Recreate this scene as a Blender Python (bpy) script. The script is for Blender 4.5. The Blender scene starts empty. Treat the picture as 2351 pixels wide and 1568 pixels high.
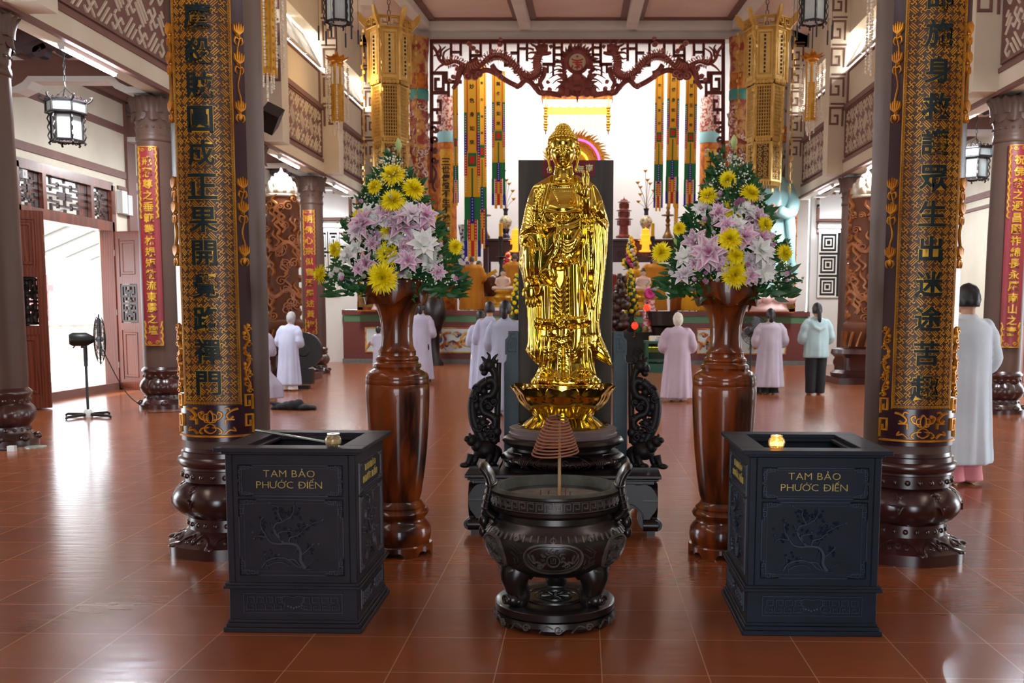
import bpy, bmesh, math, random
import numpy as np
from mathutils import Vector, Matrix
SC = bpy.context.scene
COL = SC.collection
PI = math.pi
rnd = random.Random(7)

# ------------------------------------------------------------------ camera
IW, IH, FPX = 2351, 1568, 2286.0
CX, CY = 1293.0, 952.0
PITCH, YAW, ROLL = math.radians(5.9), math.radians(1.13), math.radians(0.24)
EYE = Vector((0, 0, 1.36))
_f = Vector((-math.sin(YAW)*math.cos(PITCH), math.cos(YAW)*math.cos(PITCH), -math.sin(PITCH)))
_r = Vector((math.cos(YAW), math.sin(YAW), 0)); _u = _r.cross(_f)
CR = math.cos(ROLL)*_r + math.sin(ROLL)*_u
CU = -math.sin(ROLL)*_r + math.cos(ROLL)*_u
CF = _f
cd = bpy.data.cameras.new('camera'); cam = bpy.data.objects.new('camera', cd); COL.objects.link(cam)
cam.matrix_world = Matrix(((CR.x, CU.x, -CF.x, EYE.x), (CR.y, CU.y, -CF.y, EYE.y), (CR.z, CU.z, -CF.z, EYE.z), (0, 0, 0, 1)))
cd.sensor_width = 36; cd.lens = 36*FPX/IW
cd.shift_x = -(CX-IW/2)/IW; cd.shift_y = (CY-IH/2)/IW
cd.clip_start = .05; cd.clip_end = 300
cd.dof.use_dof = True; cd.dof.focus_distance = 5.9; cd.dof.aperture_fstop = 5.0
SC.camera = cam

def at(px, py, Y):
    """photograph pixel -> the point of the room at depth Y"""
    d = (px-CX)/FPX*CR - (py-CY)/FPX*CU + CF
    return EYE + d*(Y/d.y)

# ------------------------------------------------------------------ light
SC.view_settings.view_transform = 'Standard'; SC.view_settings.look = 'None'
SC.view_settings.gamma = 1; SC.view_settings.use_curve_mapping = False
SC.view_settings.exposure = 0.25
wd = bpy.data.worlds.new('sky'); SC.world = wd; wd.use_nodes = True
bg = wd.node_tree.nodes['Background']
bg.inputs[0].default_value = (0.86, 0.93, 1.0, 1); bg.inputs[1].default_value = 4.0

def area(name, loc, tgt, sx, sy, power, color=(1, 1, 1), portal=False):
    l = bpy.data.lights.new(name, 'AREA'); l.shape = 'RECTANGLE'; l.size = sx; l.size_y = sy
    l.energy = power; l.color = color
    o = bpy.data.objects.new(name, l); COL.objects.link(o); o.location = loc
    o.rotation_euler = (Vector(tgt)-Vector(loc)).to_track_quat('-Z', 'Y').to_euler()
    if portal: l.cycles.is_portal = True
    return o
# daylight at the openings the hall has: front entrance behind the camera, side doors, clerestory windows
DAY = (0.88, 0.94, 1.0)
area('entrance_daylight', (0, -4.4, 2.1), (0, 5, 1.6), 3.2, 4.0, 120, DAY)
for s, x in ((-1, -8.35), (1, 8.3)):
    for y, p in ((7.9, 90), (15.5, 18)):
        area('side_door_daylight', (x, y, 1.5), (0, y, 0.6), 2.6, 2.9, p, DAY)
    for y in (4, 7.9, 11.8, 15.75, 19.7, 23.65):
        area('clerestory_daylight', (s*6.9, y, 7.0), (0, y, 6.7), 3.2, 1.5, 480, (1, .96, .92))
sl = bpy.data.lights.new('sun', 'SUN'); sl.energy = 5; sl.angle = .01; so = bpy.data.objects.new('sun', sl); COL.objects.link(so); so.rotation_euler = (math.radians(8), math.radians(-16), 0)
# skylight over the sanctuary behind the carved frieze
area('sanctuary_skylight', (-.2, 29.6, 9.5), (-.2, 30.6, 0), 6.0, 4.0, 560, (1, .99, .97))
# ------------------------------------------------------------------ materials
def lin(c):
    c = c/255.0
    return c/12.92 if c <= .04045 else ((c+.055)/1.055)**2.4
def rgb(r, g, b): return (lin(r), lin(g), lin(b), 1)
def mat(name, c, rough=.5, metal=0, c2=None, vs=6, vmix=1, bump=0, bs=40, coat=0, emit=None, es=0, stretch=(1, 1, 1), alpha=1, trans=0, crough=.08, sss=0, spec=None, noise='noise', ior=None, det=4, ramp=(.35, .65), dist=0):
    m = bpy.data.materials.new(name); m.use_nodes = True
    nt = m.node_tree; N = nt.nodes; L = nt.links; p = N['Principled BSDF']
    p.inputs['Base Color'].default_value = rgb(*c); p.inputs['Roughness'].default_value = rough; p.inputs['Metallic'].default_value = metal
    if coat: p.inputs['Coat Weight'].default_value = coat; p.inputs['Coat Roughness'].default_value = crough
    if trans: p.inputs['Transmission Weight'].default_value = trans
    if spec is not None: p.inputs['Specular IOR Level'].default_value = spec
    if ior: p.inputs['IOR'].default_value = ior
    if alpha < 1: p.inputs['Alpha'].default_value = alpha
    if emit: p.inputs['Emission Color'].default_value = rgb(*emit); p.inputs['Emission Strength'].default_value = es
    tc = N.new('ShaderNodeTexCoord'); mp = N.new('ShaderNodeMapping'); mp.inputs['Scale'].default_value = stretch
    L.new(tc.outputs['Object'], mp.inputs[0])
    if c2:
        if noise == 'wave':
            t = N.new('ShaderNodeTexWave'); t.inputs['Scale'].default_value = vs; t.inputs['Distortion'].default_value = 9; t.inputs['Detail'].default_value = 3; t.inputs['Detail Scale'].default_value = .7
            out = t.outputs['Fac']
        elif noise == 'vor':
            t = N.new('ShaderNodeTexVoronoi'); t.inputs['Scale'].default_value = vs; out = t.outputs['Distance']
        else:
            t = N.new('ShaderNodeTexNoise'); t.inputs['Scale'].default_value = vs; t.inputs['Detail'].default_value = det; t.inputs['Distortion'].default_value = dist; out = t.outputs['Fac']
        L.new(mp.outputs[0], t.inputs['Vector'])
        r = N.new('ShaderNodeValToRGB'); r.color_ramp.elements[0].color = rgb(*c); r.color_ramp.elements[1].color = rgb(*c2)
        r.color_ramp.elements[0].position, r.color_ramp.elements[1].position = ramp
        L.new(out, r.inputs[0]); L.new(r.outputs[0], p.inputs['Base Color'])
    if bump:
        t = N.new('ShaderNodeTexNoise'); t.inputs['Scale'].default_value = bs; t.inputs['Detail'].default_value = 3
        L.new(mp.outputs[0], t.inputs['Vector'])
        b = N.new('ShaderNodeBump'); b.inputs['Strength'].default_value = bump; b.inputs['Distance'].default_value = .01
        L.new(t.outputs['Fac'], b.inputs['Height']); L.new(b.outputs[0], p.inputs['Normal'])
    return m

# ------------------------------------------------------------------ scene graph
def tag(o, label=None, cat=None, group=None, kind=None):
    if label: o['label'] = label
    if cat: o['category'] = cat
    if group: o['group'] = group
    if kind: o['kind'] = kind
    return o
def thing(name, label, cat, loc=(0, 0, 0), rz=0, group=None):
    o = bpy.data.objects.new(name, None); COL.objects.link(o); o.location = loc; o.rotation_euler = (0, 0, rz)
    return tag(o, label, cat, group, 'thing')
def copy_tree(o, parent=None):
    c = o.copy(); COL.objects.link(c)
    if parent is not None: c.parent = parent
    for ch in [x for x in o.children]: copy_tree(ch, c)
    return c

# ------------------------------------------------------------------ mesh building
class MB:
    def __init__(s): s.v = []; s.f = []; s.m = []; s.mi = 0; s.col = None
    def add(s, vs, fs):
        n = len(s.v); s.v.extend([tuple(p) for p in vs]); s.f.extend([tuple(i+n for i in f) for f in fs]); s.m.extend([s.mi]*len(fs))
        return s
    def merge(s, o, mi=0):
        n = len(s.v); s.v.extend(o.v); s.f.extend([tuple(i+n for i in f) for f in o.f]); s.m.extend([mi]*len(o.f)); return s
    def box(s, c, d, rz=0, M=None, tp=1.0):
        x, y, z = d[0]/2, d[1]/2, d[2]/2
        P = [Vector((a*x*(tp if e > 0 else 1), b*y*(tp if e > 0 else 1), e*z)) for e in (-1, 1) for b in (-1, 1) for a in (-1, 1)]
        R = M if M is not None else Matrix.Rotation(rz, 3, 'Z')
        P = [Vector(c)+R @ p for p in P]
        return s.add(P, [(0, 2, 3, 1), (4, 5, 7, 6), (0, 1, 5, 4), (2, 6, 7, 3), (0, 4, 6, 2), (1, 3, 7, 5)])
    def b2(s, x0, x1, y0, y1, z0, z1): return s.box(((x0+x1)/2, (y0+y1)/2, (z0+z1)/2), (x1-x0, y1-y0, z1-z0))
    def loft(s, rings, cap=True, closed=True):
        n = len(rings[0]); base = len(s.v); vs = [p for r in rings for p in r]; fs = []
        for i in range(len(rings)-1):
            for j in range(n if closed else n-1):
                a = i*n+j; b = i*n+(j+1) % n
                fs.append((a, b, b+n, a+n))
        if cap and closed:
            fs.append(tuple(range(n-1, -1, -1))); fs.append(tuple((len(rings)-1)*n+j for j in range(n)))
        return s.add(vs, fs)
    def lathe(s, prof, seg=32, c=(0, 0, 0), rf=None, cap=True):
        rings = []
        for k, (r, z) in enumerate(prof):
            ring = []
            for j in range(seg):
                a = 2*PI*j/seg; rr, zz = (r, z) if rf is None else rf(r, z, a, k)
                ring.append((c[0]+rr*math.cos(a), c[1]+rr*math.sin(a), c[2]+zz))
            rings.append(ring)
        return s.loft(rings, cap)
    def tube(s, pts, r, seg=8, cap=True, closed=False, flat=1.0):
        pts = [Vector(p) for p in pts]; n = len(pts); rings = []
        if n < 2: return s
        rs = r if isinstance(r, (list, tuple)) else [r]*n
        up = None
        for i in range(n):
            if closed: t = pts[(i+1) % n]-pts[i-1]
            else: t = pts[min(i+1, n-1)]-pts[max(i-1, 0)]
            if t.length < 1e-9: t = Vector((0, 0, 1))
            t.normalize()
            if up is None:
                up = Vector((0, 0, 1)) if abs(t.z) < .9 else Vector((0, -1, 0))
            a = (up-t*up.dot(t))
            if a.length < 1e-6: a = t.orthogonal()
            a.normalize(); up = a; b = t.cross(a)
            rings.append([pts[i]+rs[i]*(math.cos(2*PI*j/seg)*a*flat+math.sin(2*PI*j/seg)*b) for j in range(seg)])
        if closed: rings.append(rings[0]); cap = False
        return s.loft(rings, cap)
    def ell(s, c, r, seg=12, rg=8, M=None):
        R = M if M is not None else Matrix.Identity(3); c = Vector(c)
        if not isinstance(r, (list, tuple)): r = (r, r, r)
        vs = [c+R @ Vector((0, 0, -r[2]))]; fs = []
        for i in range(1, rg):
            a = -PI/2+PI*i/rg
            for j in range(seg):
                b = 2*PI*j/seg; vs.append(c+R @ Vector((r[0]*math.cos(a)*math.cos(b), r[1]*math.cos(a)*math.sin(b), r[2]*math.sin(a))))
        vs.append(c+R @ Vector((0, 0, r[2])))
        for j in range(seg):
            fs.append((0, 1+(j+1) % seg, 1+j)); l = len(vs)-1; q = 1+(rg-2)*seg; fs.append((l, q+j, q+(j+1) % seg))
            for i in range(rg-2):
                a = 1+i*seg+j; b = 1+i*seg+(j+1) % seg; fs.append((a, b, b+seg, a+seg))
        return s.add(vs, fs)
    def prism(s, poly, h0, h1, fm):
        """polygon in (u,v) extruded between heights h0 and h1 by the map fm(u,v,h)"""
        n = len(poly); vs = [fm(u, v, h0) for u, v in poly]+[fm(u, v, h1) for u, v in poly]
        fs = [tuple(range(n-1, -1, -1)), tuple(range(n, 2*n))]+[(i, (i+1) % n, (i+1) % n+n, i+n) for i in range(n)]
        return s.add(vs, fs)
    def stroke(s, fm, pts, w, h, closed=False, h0=0.0, top=.55):
        """raised bar with sloping sides that follows pts in (u,v) on the surface fm"""
        n = len(pts)
        if n < 2: return s
        ws = w if isinstance(w, (list, tuple)) else [w]*n
        vs = []
        for i in range(n):
            if closed: a, b = pts[i-1], pts[(i+1) % n]
            else: a, b = pts[max(i-1, 0)], pts[min(i+1, n-1)]
            p = pts[i]
            def nrm(q, r):
                dx, dy = r[0]-q[0], r[1]-q[1]; l = math.hypot(dx, dy) or 1e-9
                return (-dy/l, dx/l)
            if (i == 0 or i == n-1) and not closed: nn = nrm(a, b); k = 1
            else:
                n1 = nrm(a, p); n2 = nrm(p, b); nx, ny = n1[0]+n2[0], n1[1]+n2[1]; l = math.hypot(nx, ny) or 1e-9
                nn = (nx/l, ny/l); k = min(1/max(.3, nn[0]*n1[0]+nn[1]*n1[1]), 2)
            q = ws[i]/2*k
            for o, hh in ((-q, h0), (-q*top, h), (q*top, h), (q, h0)):
                vs.append(fm(p[0]+nn[0]*o, p[1]+nn[1]*o, hh))
        fs = []
        for i in range(n if closed else n-1):
            for j in range(3):
                a = i*4+j; b = ((i+1) % n)*4+j; fs.append((a, a+1, b+1, b))
        if not closed: fs += [(0, 3, 2, 1), ((n-1)*4, (n-1)*4+1, (n-1)*4+2, (n-1)*4+3)]
        return s.add(vs, fs)
    def dome(s, fm, u, v, ru, rv, h, seg=10, rg=3, h0=0.0):
        vs = [fm(u, v, h0+h)]; fs = []
        for i in range(1, rg+1):
            t = i/rg; hh = h*math.sqrt(max(0, 1-t*t))
            for j in range(seg): a = 2*PI*j/seg; vs.append(fm(u+ru*t*math.cos(a), v+rv*t*math.sin(a), h0+hh))
        for j in range(seg):
            fs.append((0, 1+j, 1+(j+1) % seg))
            for i in range(rg-1):
                a = 1+i*seg+j; b = 1+i*seg+(j+1) % seg; fs.append((a, a+seg, b+seg, b))
        return s.add(vs, fs)
    def build(s, name, m=None, parent=None, smooth=None, loc=None, mods=(), flip=False):
        me = bpy.data.meshes.new(name); me.from_pydata(s.v, [], s.f)
        if m is not None:
            for x in (m if isinstance(m, (list, tuple)) else [m]): me.materials.append(x)
            if any(s.m): me.polygons.foreach_set('material_index', s.m)
        if s.col is not None:
            ca = me.color_attributes.new('Col', 'FLOAT_COLOR', 'POINT')
            ca.data.foreach_set('color', [x for c in s.col for x in c])
        o = bpy.data.objects.new(name, me); COL.objects.link(o)
        bm = bmesh.new(); bm.from_mesh(me); bmesh.ops.recalc_face_normals(bm, faces=bm.faces); bm.to_mesh(me); bm.free()
        if smooth is not None:
            me.polygons.foreach_set('use_smooth', [True]*len(me.polygons))
            if smooth < 180: me.set_sharp_from_angle(angle=math.radians(smooth))
        if parent is not None: o.parent = parent
        if loc is not None: o.location = loc
        return o
def structure(o): o['kind'] = 'structure'; return o
def plane_map(o, U, V, N):
    o, U, V, N = Vector(o), Vector(U), Vector(V), Vector(N)
    return lambda u, v, h: o+U*u+V*v+N*h
def cyl_map(c, R, a0=0.0, sgn=1):
    """u runs round the cylinder from its front (-Y), v is height"""
    return lambda u, v, h: Vector((c[0]+(R+h)*math.sin(u/R+a0), c[1]-(R+h)*math.cos(u/R+a0), c[2]+v))
def front(x, y, z): return plane_map((x, y, z), (1, 0, 0), (0, 0, 1), (0, -1, 0))
def smooth_pts(P, n=6, closed=False):
    P = [Vector(p) for p in P]; out = []; m = len(P)
    for i in range(m if closed else m-1):
        g = (lambda k: P[k % m]) if closed else (lambda k: P[min(max(k, 0), m-1)])
        a, b, c, d = g(i-1), g(i), g(i+1), g(i+2)
        for j in range(n):
            t = j/n; out.append(.5*((2*b)+(c-a)*t+(2*a-5*b+4*c-d)*t*t+(3*b-a-3*c+d)*t**3))
    if not closed: out.append(P[-1])
    return out
def sp2(P, n=6, closed=False): return [(p.x, p.y) for p in smooth_pts([(a, b, 0) for a, b in P], n, closed)]
def spiral(cx, cy, r, turns=1.5, a0=0, d=1, n=10, r1=.12):
    k = int(n*turns)+1
    return [(cx+r*(1-(1-r1)*i/k)*math.cos(a0+d*2*PI*turns*i/k), cy+r*(1-(1-r1)*i/k)*math.sin(a0+d*2*PI*turns*i/k)) for i in range(k+1)]
def circ(cx, cy, rx, ry=None, n=24): return [(cx+rx*math.cos(2*PI*i/n), cy+(ry or rx)*math.sin(2*PI*i/n)) for i in range(n)]
def rect(x0, y0, x1, y1): return [(x0, y0), (x1, y0), (x1, y1), (x0, y1)]
def tx(P, ox=0, oy=0, s=1, sx=1, rot=0):
    c, q = math.cos(rot), math.sin(rot)
    return [(ox+s*(sx*x*c-y*q), oy+s*(sx*x*q+y*c)) for x, y in P]
def clip(a, b, W, H):
    t0, t1 = 0, 1; dx, dy = b[0]-a[0], b[1]-a[1]
    for p, q in ((-dx, a[0]), (dx, W-a[0]), (-dy, a[1]), (dy, H-a[1])):
        if abs(p) < 1e-12:
            if q < 0: return None
        else:
            r = q/p
            if p < 0: t0 = max(t0, r)
            else: t1 = min(t1, r)
    if t1-t0 < 1e-6: return None
    return (a[0]+t0*dx, a[1]+t0*dy), (a[0]+t1*dx, a[1]+t1*dy)
def fret_segments(W, H, unit, rot=PI/4, n=3):
    """diagonal fret: bundles of n bars in a basket weave joined by hooked crosses; clipped to W x H"""
    L = n+3; segs = []; R = int((W+H)/(unit*L))+3
    cr, sr = math.cos(rot), math.sin(rot)
    def put(x0, y0, x1, y1):
        a = ((x0*cr-y0*sr)*unit+W/2, (x0*sr+y0*cr)*unit+H/2); b = ((x1*cr-y1*sr)*unit+W/2, (x1*sr+y1*cr)*unit+H/2)
        q = clip(a, b, W, H)
        if q: segs.append(q)
    for i in range(-R, R):
        for j in range(-R, R):
            x, y = i*L, j*L
            mx, my = ((x+L/2)*cr-(y+L/2)*sr)*unit+W/2, ((x+L/2)*sr+(y+L/2)*cr)*unit+H/2
            if not (-L*unit < mx < W+L*unit and -L*unit < my < H+L*unit): continue
            if (i+j) % 2 == 0:
                for k in range(n): put(x+.9, y+2+k, x+L-.9, y+2+k)
            else:
                for k in range(n): put(x+2+k, y+.9, x+2+k, y+L-.9)
            g = 1 if (i+j) % 2 == 0 else -1
            for dx, dy in ((1, 0), (0, 1), (-1, 0), (0, -1)):
                put(x, y, x+dx*1.6, y+dy*1.6)
                put(x+dx*1.6, y+dy*1.6, x+dx*1.6-g*dy*1.1, y+dy*1.6+g*dx*1.1)
    return segs
def keyfret(u0, u1, v, s):
    """running greek key between u0 and u1, height s"""
    out = []; n = max(1, int(round((u1-u0)/(s*1.25)))); p = (u1-u0)/n
    for i in range(n):
        a = u0+i*p
        out.append([(a+.12*p, v), (a+.12*p, v+s), (a+.82*p, v+s), (a+.82*p, v+.32*s), (a+.42*p, v+.32*s), (a+.42*p, v+.62*s)])
    return out
_gl = {}
def glyphs(txt, extrude=.06, bold=.012):
    """flat letters of a line of writing as (verts, faces, width), size 1"""
    k = (txt, extrude, bold)
    if k in _gl: return _gl[k]
    cu = bpy.data.curves.new('writing', 'FONT'); cu.body = txt; cu.size = 1; cu.extrude = extrude; cu.offset = bold; cu.resolution_u = 3; cu.align_x = 'LEFT'
    ob = bpy.data.objects.new('writing', cu); COL.objects.link(ob)
    dg = bpy.context.evaluated_depsgraph_get(); me = bpy.data.meshes.new_from_object(ob.evaluated_get(dg))
    bm = bmesh.new(); bm.from_mesh(me)
    xa = min(v.co.x for v in bm.verts); xb = max(v.co.x for v in bm.verts)
    if len(txt) == 1:
        for i in range(1, 7):
            bmesh.ops.bisect_plane(bm, geom=bm.verts[:]+bm.edges[:]+bm.faces[:], plane_co=(xa+(xb-xa)*i/7, 0, 0), plane_no=(1, 0, 0))
    bm.verts.index_update(); vs = [tuple(v.co) for v in bm.verts]; fs = [tuple(v.index for v in f.verts) for f in bm.faces]; bm.free()
    bpy.data.objects.remove(ob); bpy.data.curves.remove(cu); bpy.data.meshes.remove(me)
    xs = [v[0] for v in vs]; ys = [v[1] for v in vs]
    _gl[k] = (vs, fs, (min(xs), max(xs), min(ys), max(ys)))
    return _gl[k]
def write(mb, fm, txt, u, v, size, h, extrude=.06, bold=.012, w=None):
    """letters centred at (u,v); size is their height; h the relief"""
    vs, fs, (x0, x1, y0, y1) = glyphs(txt, extrude, bold)
    sy = size/(y1-y0); sx = sy if w is None else w/(x1-x0)
    mb.add([fm(u+(x-(x0+x1)/2)*sx, v+(y-(y0+y1)/2)*sy, h*(.5+z/extrude/2)) for x, y, z in vs], fs)

def viet(mb, fm, txt, u, v, s, h, marks, bold=0):
    """a line of capitals set letter by letter, with the Vietnamese accents added as little bars"""
    wd = []
    for c in txt:
        if c == ' ': wd.append(.45*s); continue
        x0, x1, y0, y1 = glyphs(c, .06, -.0)[2]; wd.append((x1-x0)/(y1-y0)*s*1.12)
    gap = .2*s; x = u-(sum(wd)+gap*(len(txt)-1))/2; b = .08*s
    for i, c in enumerate(txt):
        w = wd[i]; xc = x+w/2
        if c != ' ': write(mb, fm, c, xc, v, s, h, .06, bold, w=w)
        for m in marks.get(i, '').split():
            P = {'hook': [(-.1, .66), (-.02, .74), (.08, .7), (.06, .62), (0, .58)], 'acute': [(-.04, .6), (.12, .78)], 'grave': [(.18, .98), (.3, .82)], 'hat': [(-.2, .6), (0, .76), (.2, .6)], 'dot': [(0, .6), (0, .7)], 'bar': None, 'horn': None}[m]
            if m == 'bar': P = [(-w/2/s-.12, 0), (-.02, 0)]
            if m == 'horn': P = [(w/2/s-.1, .42), (w/2/s+.08, .5), (w/2/s+.12, .64)]
            mb.stroke(fm, [(xc+a*s, v+q*s) for a, q in P], b, h, top=.9)
        x += w+gap
# ------------------------------------------------------------------ materials of the room
def tile_material():
    m = bpy.data.materials.new('terracotta_tiles'); m.use_nodes = True
    nt = m.node_tree; N = nt.nodes; L = nt.links; p = N['Principled BSDF']
    tc = N.new('ShaderNodeTexCoord'); mp = N.new('ShaderNodeMapping')
    mp.inputs['Location'].default_value = (.725/.4015, -3.636/.4085, 0); mp.inputs['Scale'].default_value = (1/.4015, 1/.4085, 1)
    L.new(tc.outputs['Object'], mp.inputs[0])
    b = N.new('ShaderNodeTexBrick'); b.offset = 0; b.squash = 1
    b.inputs['Scale'].default_value = 1; b.inputs['Brick Width'].default_value = 1; b.inputs['Row Height'].default_value = 1
    b.inputs['Mortar Size'].default_value = .0055; b.inputs['Mortar Smooth'].default_value = .1; b.inputs['Bias'].default_value = 0
    b.inputs['Color1'].default_value = rgb(130, 69, 38); b.inputs['Color2'].default_value = rgb(142, 78, 44); b.inputs['Mortar'].default_value = rgb(176, 132, 100)
    L.new(mp.outputs[0], b.inputs['Vector'])
    n = N.new('ShaderNodeTexNoise'); n.inputs['Scale'].default_value = 5; n.inputs['Detail'].default_value = 6; L.new(tc.outputs['Object'], n.inputs['Vector'])
    mx = N.new('ShaderNodeMix'); mx.data_type = 'RGBA'; mx.blend_type = 'MULTIPLY'; mx.inputs[0].default_value = .3
    L.new(b.outputs['Color'], mx.inputs[6]); L.new(n.outputs['Color'], mx.inputs[7])
    hs = N.new('ShaderNodeHueSaturation'); hs.inputs['Value'].default_value = 1.15; hs.inputs['Saturation'].default_value = 1.0; L.new(mx.outputs[2], hs.inputs['Color']); L.new(hs.outputs[0], p.inputs['Base Color'])
    r = N.new('ShaderNodeMapRange'); r.inputs[3].default_value = .14; r.inputs[4].default_value = .24; L.new(n.outputs['Fac'], r.inputs[0]); L.new(r.outputs[0], p.inputs['Roughness'])
    n2 = N.new('ShaderNodeTexNoise'); n2.inputs['Scale'].default_value = 6; n2.inputs['Detail'].default_value = 1
    m2 = N.new('ShaderNodeMapping'); m2.inputs['Scale'].default_value = (.7, 3.2, 1); L.new(tc.outputs['Object'], m2.inputs[0]); L.new(m2.outputs[0], n2.inputs['Vector'])
    mul = N.new('ShaderNodeMath'); mul.operation = 'MULTIPLY_ADD'; mul.inputs[1].default_value = -.12; L.new(b.outputs['Fac'], mul.inputs[0]); L.new(n2.outputs['Fac'], mul.inputs[2])
    bp = N.new('ShaderNodeBump'); bp.inputs['Strength'].default_value = .05; bp.inputs['Distance'].default_value = .02; L.new(mul.outputs[0], bp.inputs['Height']); L.new(bp.outputs[0], p.inputs['Normal'])
    return m
M = {}
M['tiles'] = tile_material()
M['cream'] = mat('cream_plaster', (216, 208, 188), .7, c2=(228, 221, 203), vs=1.2, bump=.05, bs=30)
M['white'] = mat('white_plaster', (226, 224, 220), .7, c2=(214, 210, 206), vs=1.0)
M['pink'] = mat('dusty_pink_plaster', (238, 220, 212), .8, c2=(228, 206, 200), vs=.8)
M['brown'] = mat('mauve_brown_paint', (128, 92, 84), .6, c2=(118, 83, 76), vs=2)
M['shaft'] = mat('taupe_brown_paint', (90, 66, 56), .45, c2=(82, 60, 52), vs=2, spec=.35)
M['maroon'] = mat('dark_maroon_paint', (62, 26, 24), .28, c2=(48, 22, 20), vs=5, coat=.5, crough=.2)
M['door'] = mat('varnished_red_wood', (118, 52, 26), .35, c2=(92, 38, 18), vs=3, noise='wave', stretch=(3, 3, .35), coat=.3, crough=.2)
M['darkwood'] = mat('dark_brown_wood', (60, 32, 22), .4, c2=(44, 24, 18), vs=4, coat=.2)
M['glass'] = mat('frosted_glass', (98, 88, 74), .8, trans=.35)
M['lightgrey'] = mat('light_grey_plastic', (210, 212, 210), .4)
M['tube'] = mat('lit_tube', (255, 255, 255), .4, emit=(238, 246, 255), es=140)
M['black'] = mat('black_metal', (18, 17, 18), .45)
M['granite'] = mat('red_granite', (118, 62, 58), .35, c2=(96, 50, 48), vs=60)
M['green'] = mat('green_granite', (92, 132, 96), .35, c2=(74, 112, 82), vs=60)
M['grey'] = mat('grey_cement', (112, 114, 112), .7, c2=(98, 100, 98), vs=8)
M['pave'] = mat('pale_paving', (205, 200, 196), .8, c2=(190, 186, 182), vs=4)

XL, XR = -5.87, 5.74            # column lines
WL, WR = -8.0, 7.9              # outer walls
YC = [9.9, 13.8, 17.7, 21.7]    # column centres along the hall
YE = 26.3                       # face of the altar end

# ------------------------------------------------------------------ shell
fl = MB(); fl.b2(-8.4, 8.3, -4.4, 27.0, -.2, 0); structure(fl.build('floor', M['tiles']))
g = MB(); g.b2(-30, -8.4, -20, 45, -.25, -.04); g.b2(8.3, 30, -20, 45, -.25, -.04); g.b2(-30, 30, -30, -4.4, -.25, -.04)
structure(g.build('outside_paving', M['pave']))
def wall_with_holes(name, X, sgn, holes, y0, y1, z1, m, th=.25):
    """wall in the plane x=X running along y; holes are (y0,y1,z0,z1)"""
    mb = MB(); ys = sorted(set([y0, y1]+[a for h in holes for a in h[:2]]))
    for a, b in zip(ys, ys[1:]):
        hs = [h for h in holes if h[0] <= a+1e-6 and h[1] >= b-1e-6]
        z = 0
        for h in sorted(hs, key=lambda q: q[2]):
            if h[2] > z: mb.b2(min(X, X+sgn*th), max(X, X+sgn*th), a, b, z, h[2])
            z = h[3]
        mb.b2(min(X, X+sgn*th), max(X, X+sgn*th), a, b, z, z1)
    return structure(mb.build(name, m))
DOORS_L = [(6.4, 9.3), (14.1, 17.0)]; DOORS_R = [(6.4, 9.3), (14.1, 17.0)]
wall_with_holes('wall_left', WL, -1, [(a, b, 0, 3.42) for a, b in DOORS_L], -4.4, 27, 5.2, M['cream'])
wall_with_holes('wall_right', WR, 1, [(a, b, 0, 3.42) for a, b in DOORS_R], -4.4, 27, 5.2, M['cream'])
fw = MB()
for a, b in ((-8, -1.7), (1.6, 7.9)): fw.b2(a, b, -4.65, -4.4, 0, 4.4)
fw.b2(-8, 7.9, -4.65, -4.4, 4.4, 9.2); structure(fw.build('wall_front', M['darkwood']))
# end walls of the aisles and the wall above the altar opening
bk = MB()
for a, b, z in ((WL, -6.4, 0), (-6.4, -5.9, 1.39), (5.94, WR, 0)): bk.b2(a, b, YE+.2, YE+.45, z, 5.2)
structure(bk.build('wall_back', M['white']))
up = MB(); up.b2(-5.9, 5.85, YE+.15, YE+.5, 8.32, 9.2)
up.b2(-5.9, -5.0, YE+.15, YE+.5, 1.4, 8.4); up.b2(4.85, 5.85, YE+.15, YE+.5, 1.4, 8.4); structure(up.build('wall_back_upper', M['white']))
# brown line frames on aisle end walls and on outer walls
def wall_strips():
    mb = MB()
    for s in (-1, 1):
        X = WL if s < 0 else WR; x0, x1 = (X, X+.03) if s < 0 else (X-.03, X)
        for z, w in ((4.45, .12), (3.68, .12), (4.95, .10)): mb.b2(x0, x1, -4.3, 26.3, z-w/2, z+w/2)
        mb.b2(x0, x1, -4.3, 26.3, 0, .12)
        for y in YC: mb.b2(x0-.02, x1+.02, y-.16, y+.16, 0, 5.1)
        mb.b2(x0, x1, 9.5, 13.6, 3.42, 3.5); 
        for a, b in ((-4.3, 6.2), (9.5, 13.9), (17.2, 26.3)):
            mb.b2(x0, x1, a, b, 3.42, 3.48)
    return mb
structure(wall_strips().build('trim_aisle_walls', M['brown']))
def end_frames():
    mb = MB(); y = YE+.2
    for s in (-1, 1):
        a, b = (-7.9, -6.15) if s < 0 else (6.1, 7.8)
        fm = front(0, y, 0); w = .09
        mb.stroke(fm, [(a, 3.75), (a, 4.75), (b-.5*(1 if s < 0 else 0)+0, 4.75)] if s < 0 else [(b, 3.75), (b, 4.75), (a+.5, 4.75)], w, .02)
        if s < 0: P = [(a, 3.75), (b, 3.75), (b, 4.45), (b-.4, 4.45), (b-.4, 4.75)]
        else: P = [(b, 3.75), (a, 3.75), (a, 4.45), (a+.4, 4.45), (a+.4, 4.75)]
        mb.stroke(fm, P, w, .02)
        mb.stroke(fm, [(a, 3.42), (b, 3.42)], w*.7, .02); mb.stroke(fm, [(b if s < 0 else a, 3.42), (b if s < 0 else a, 3.75)], w*.7, .02)
    return mb
structure(end_frames().build('trim_aisle_ends', M['brown']))

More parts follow.
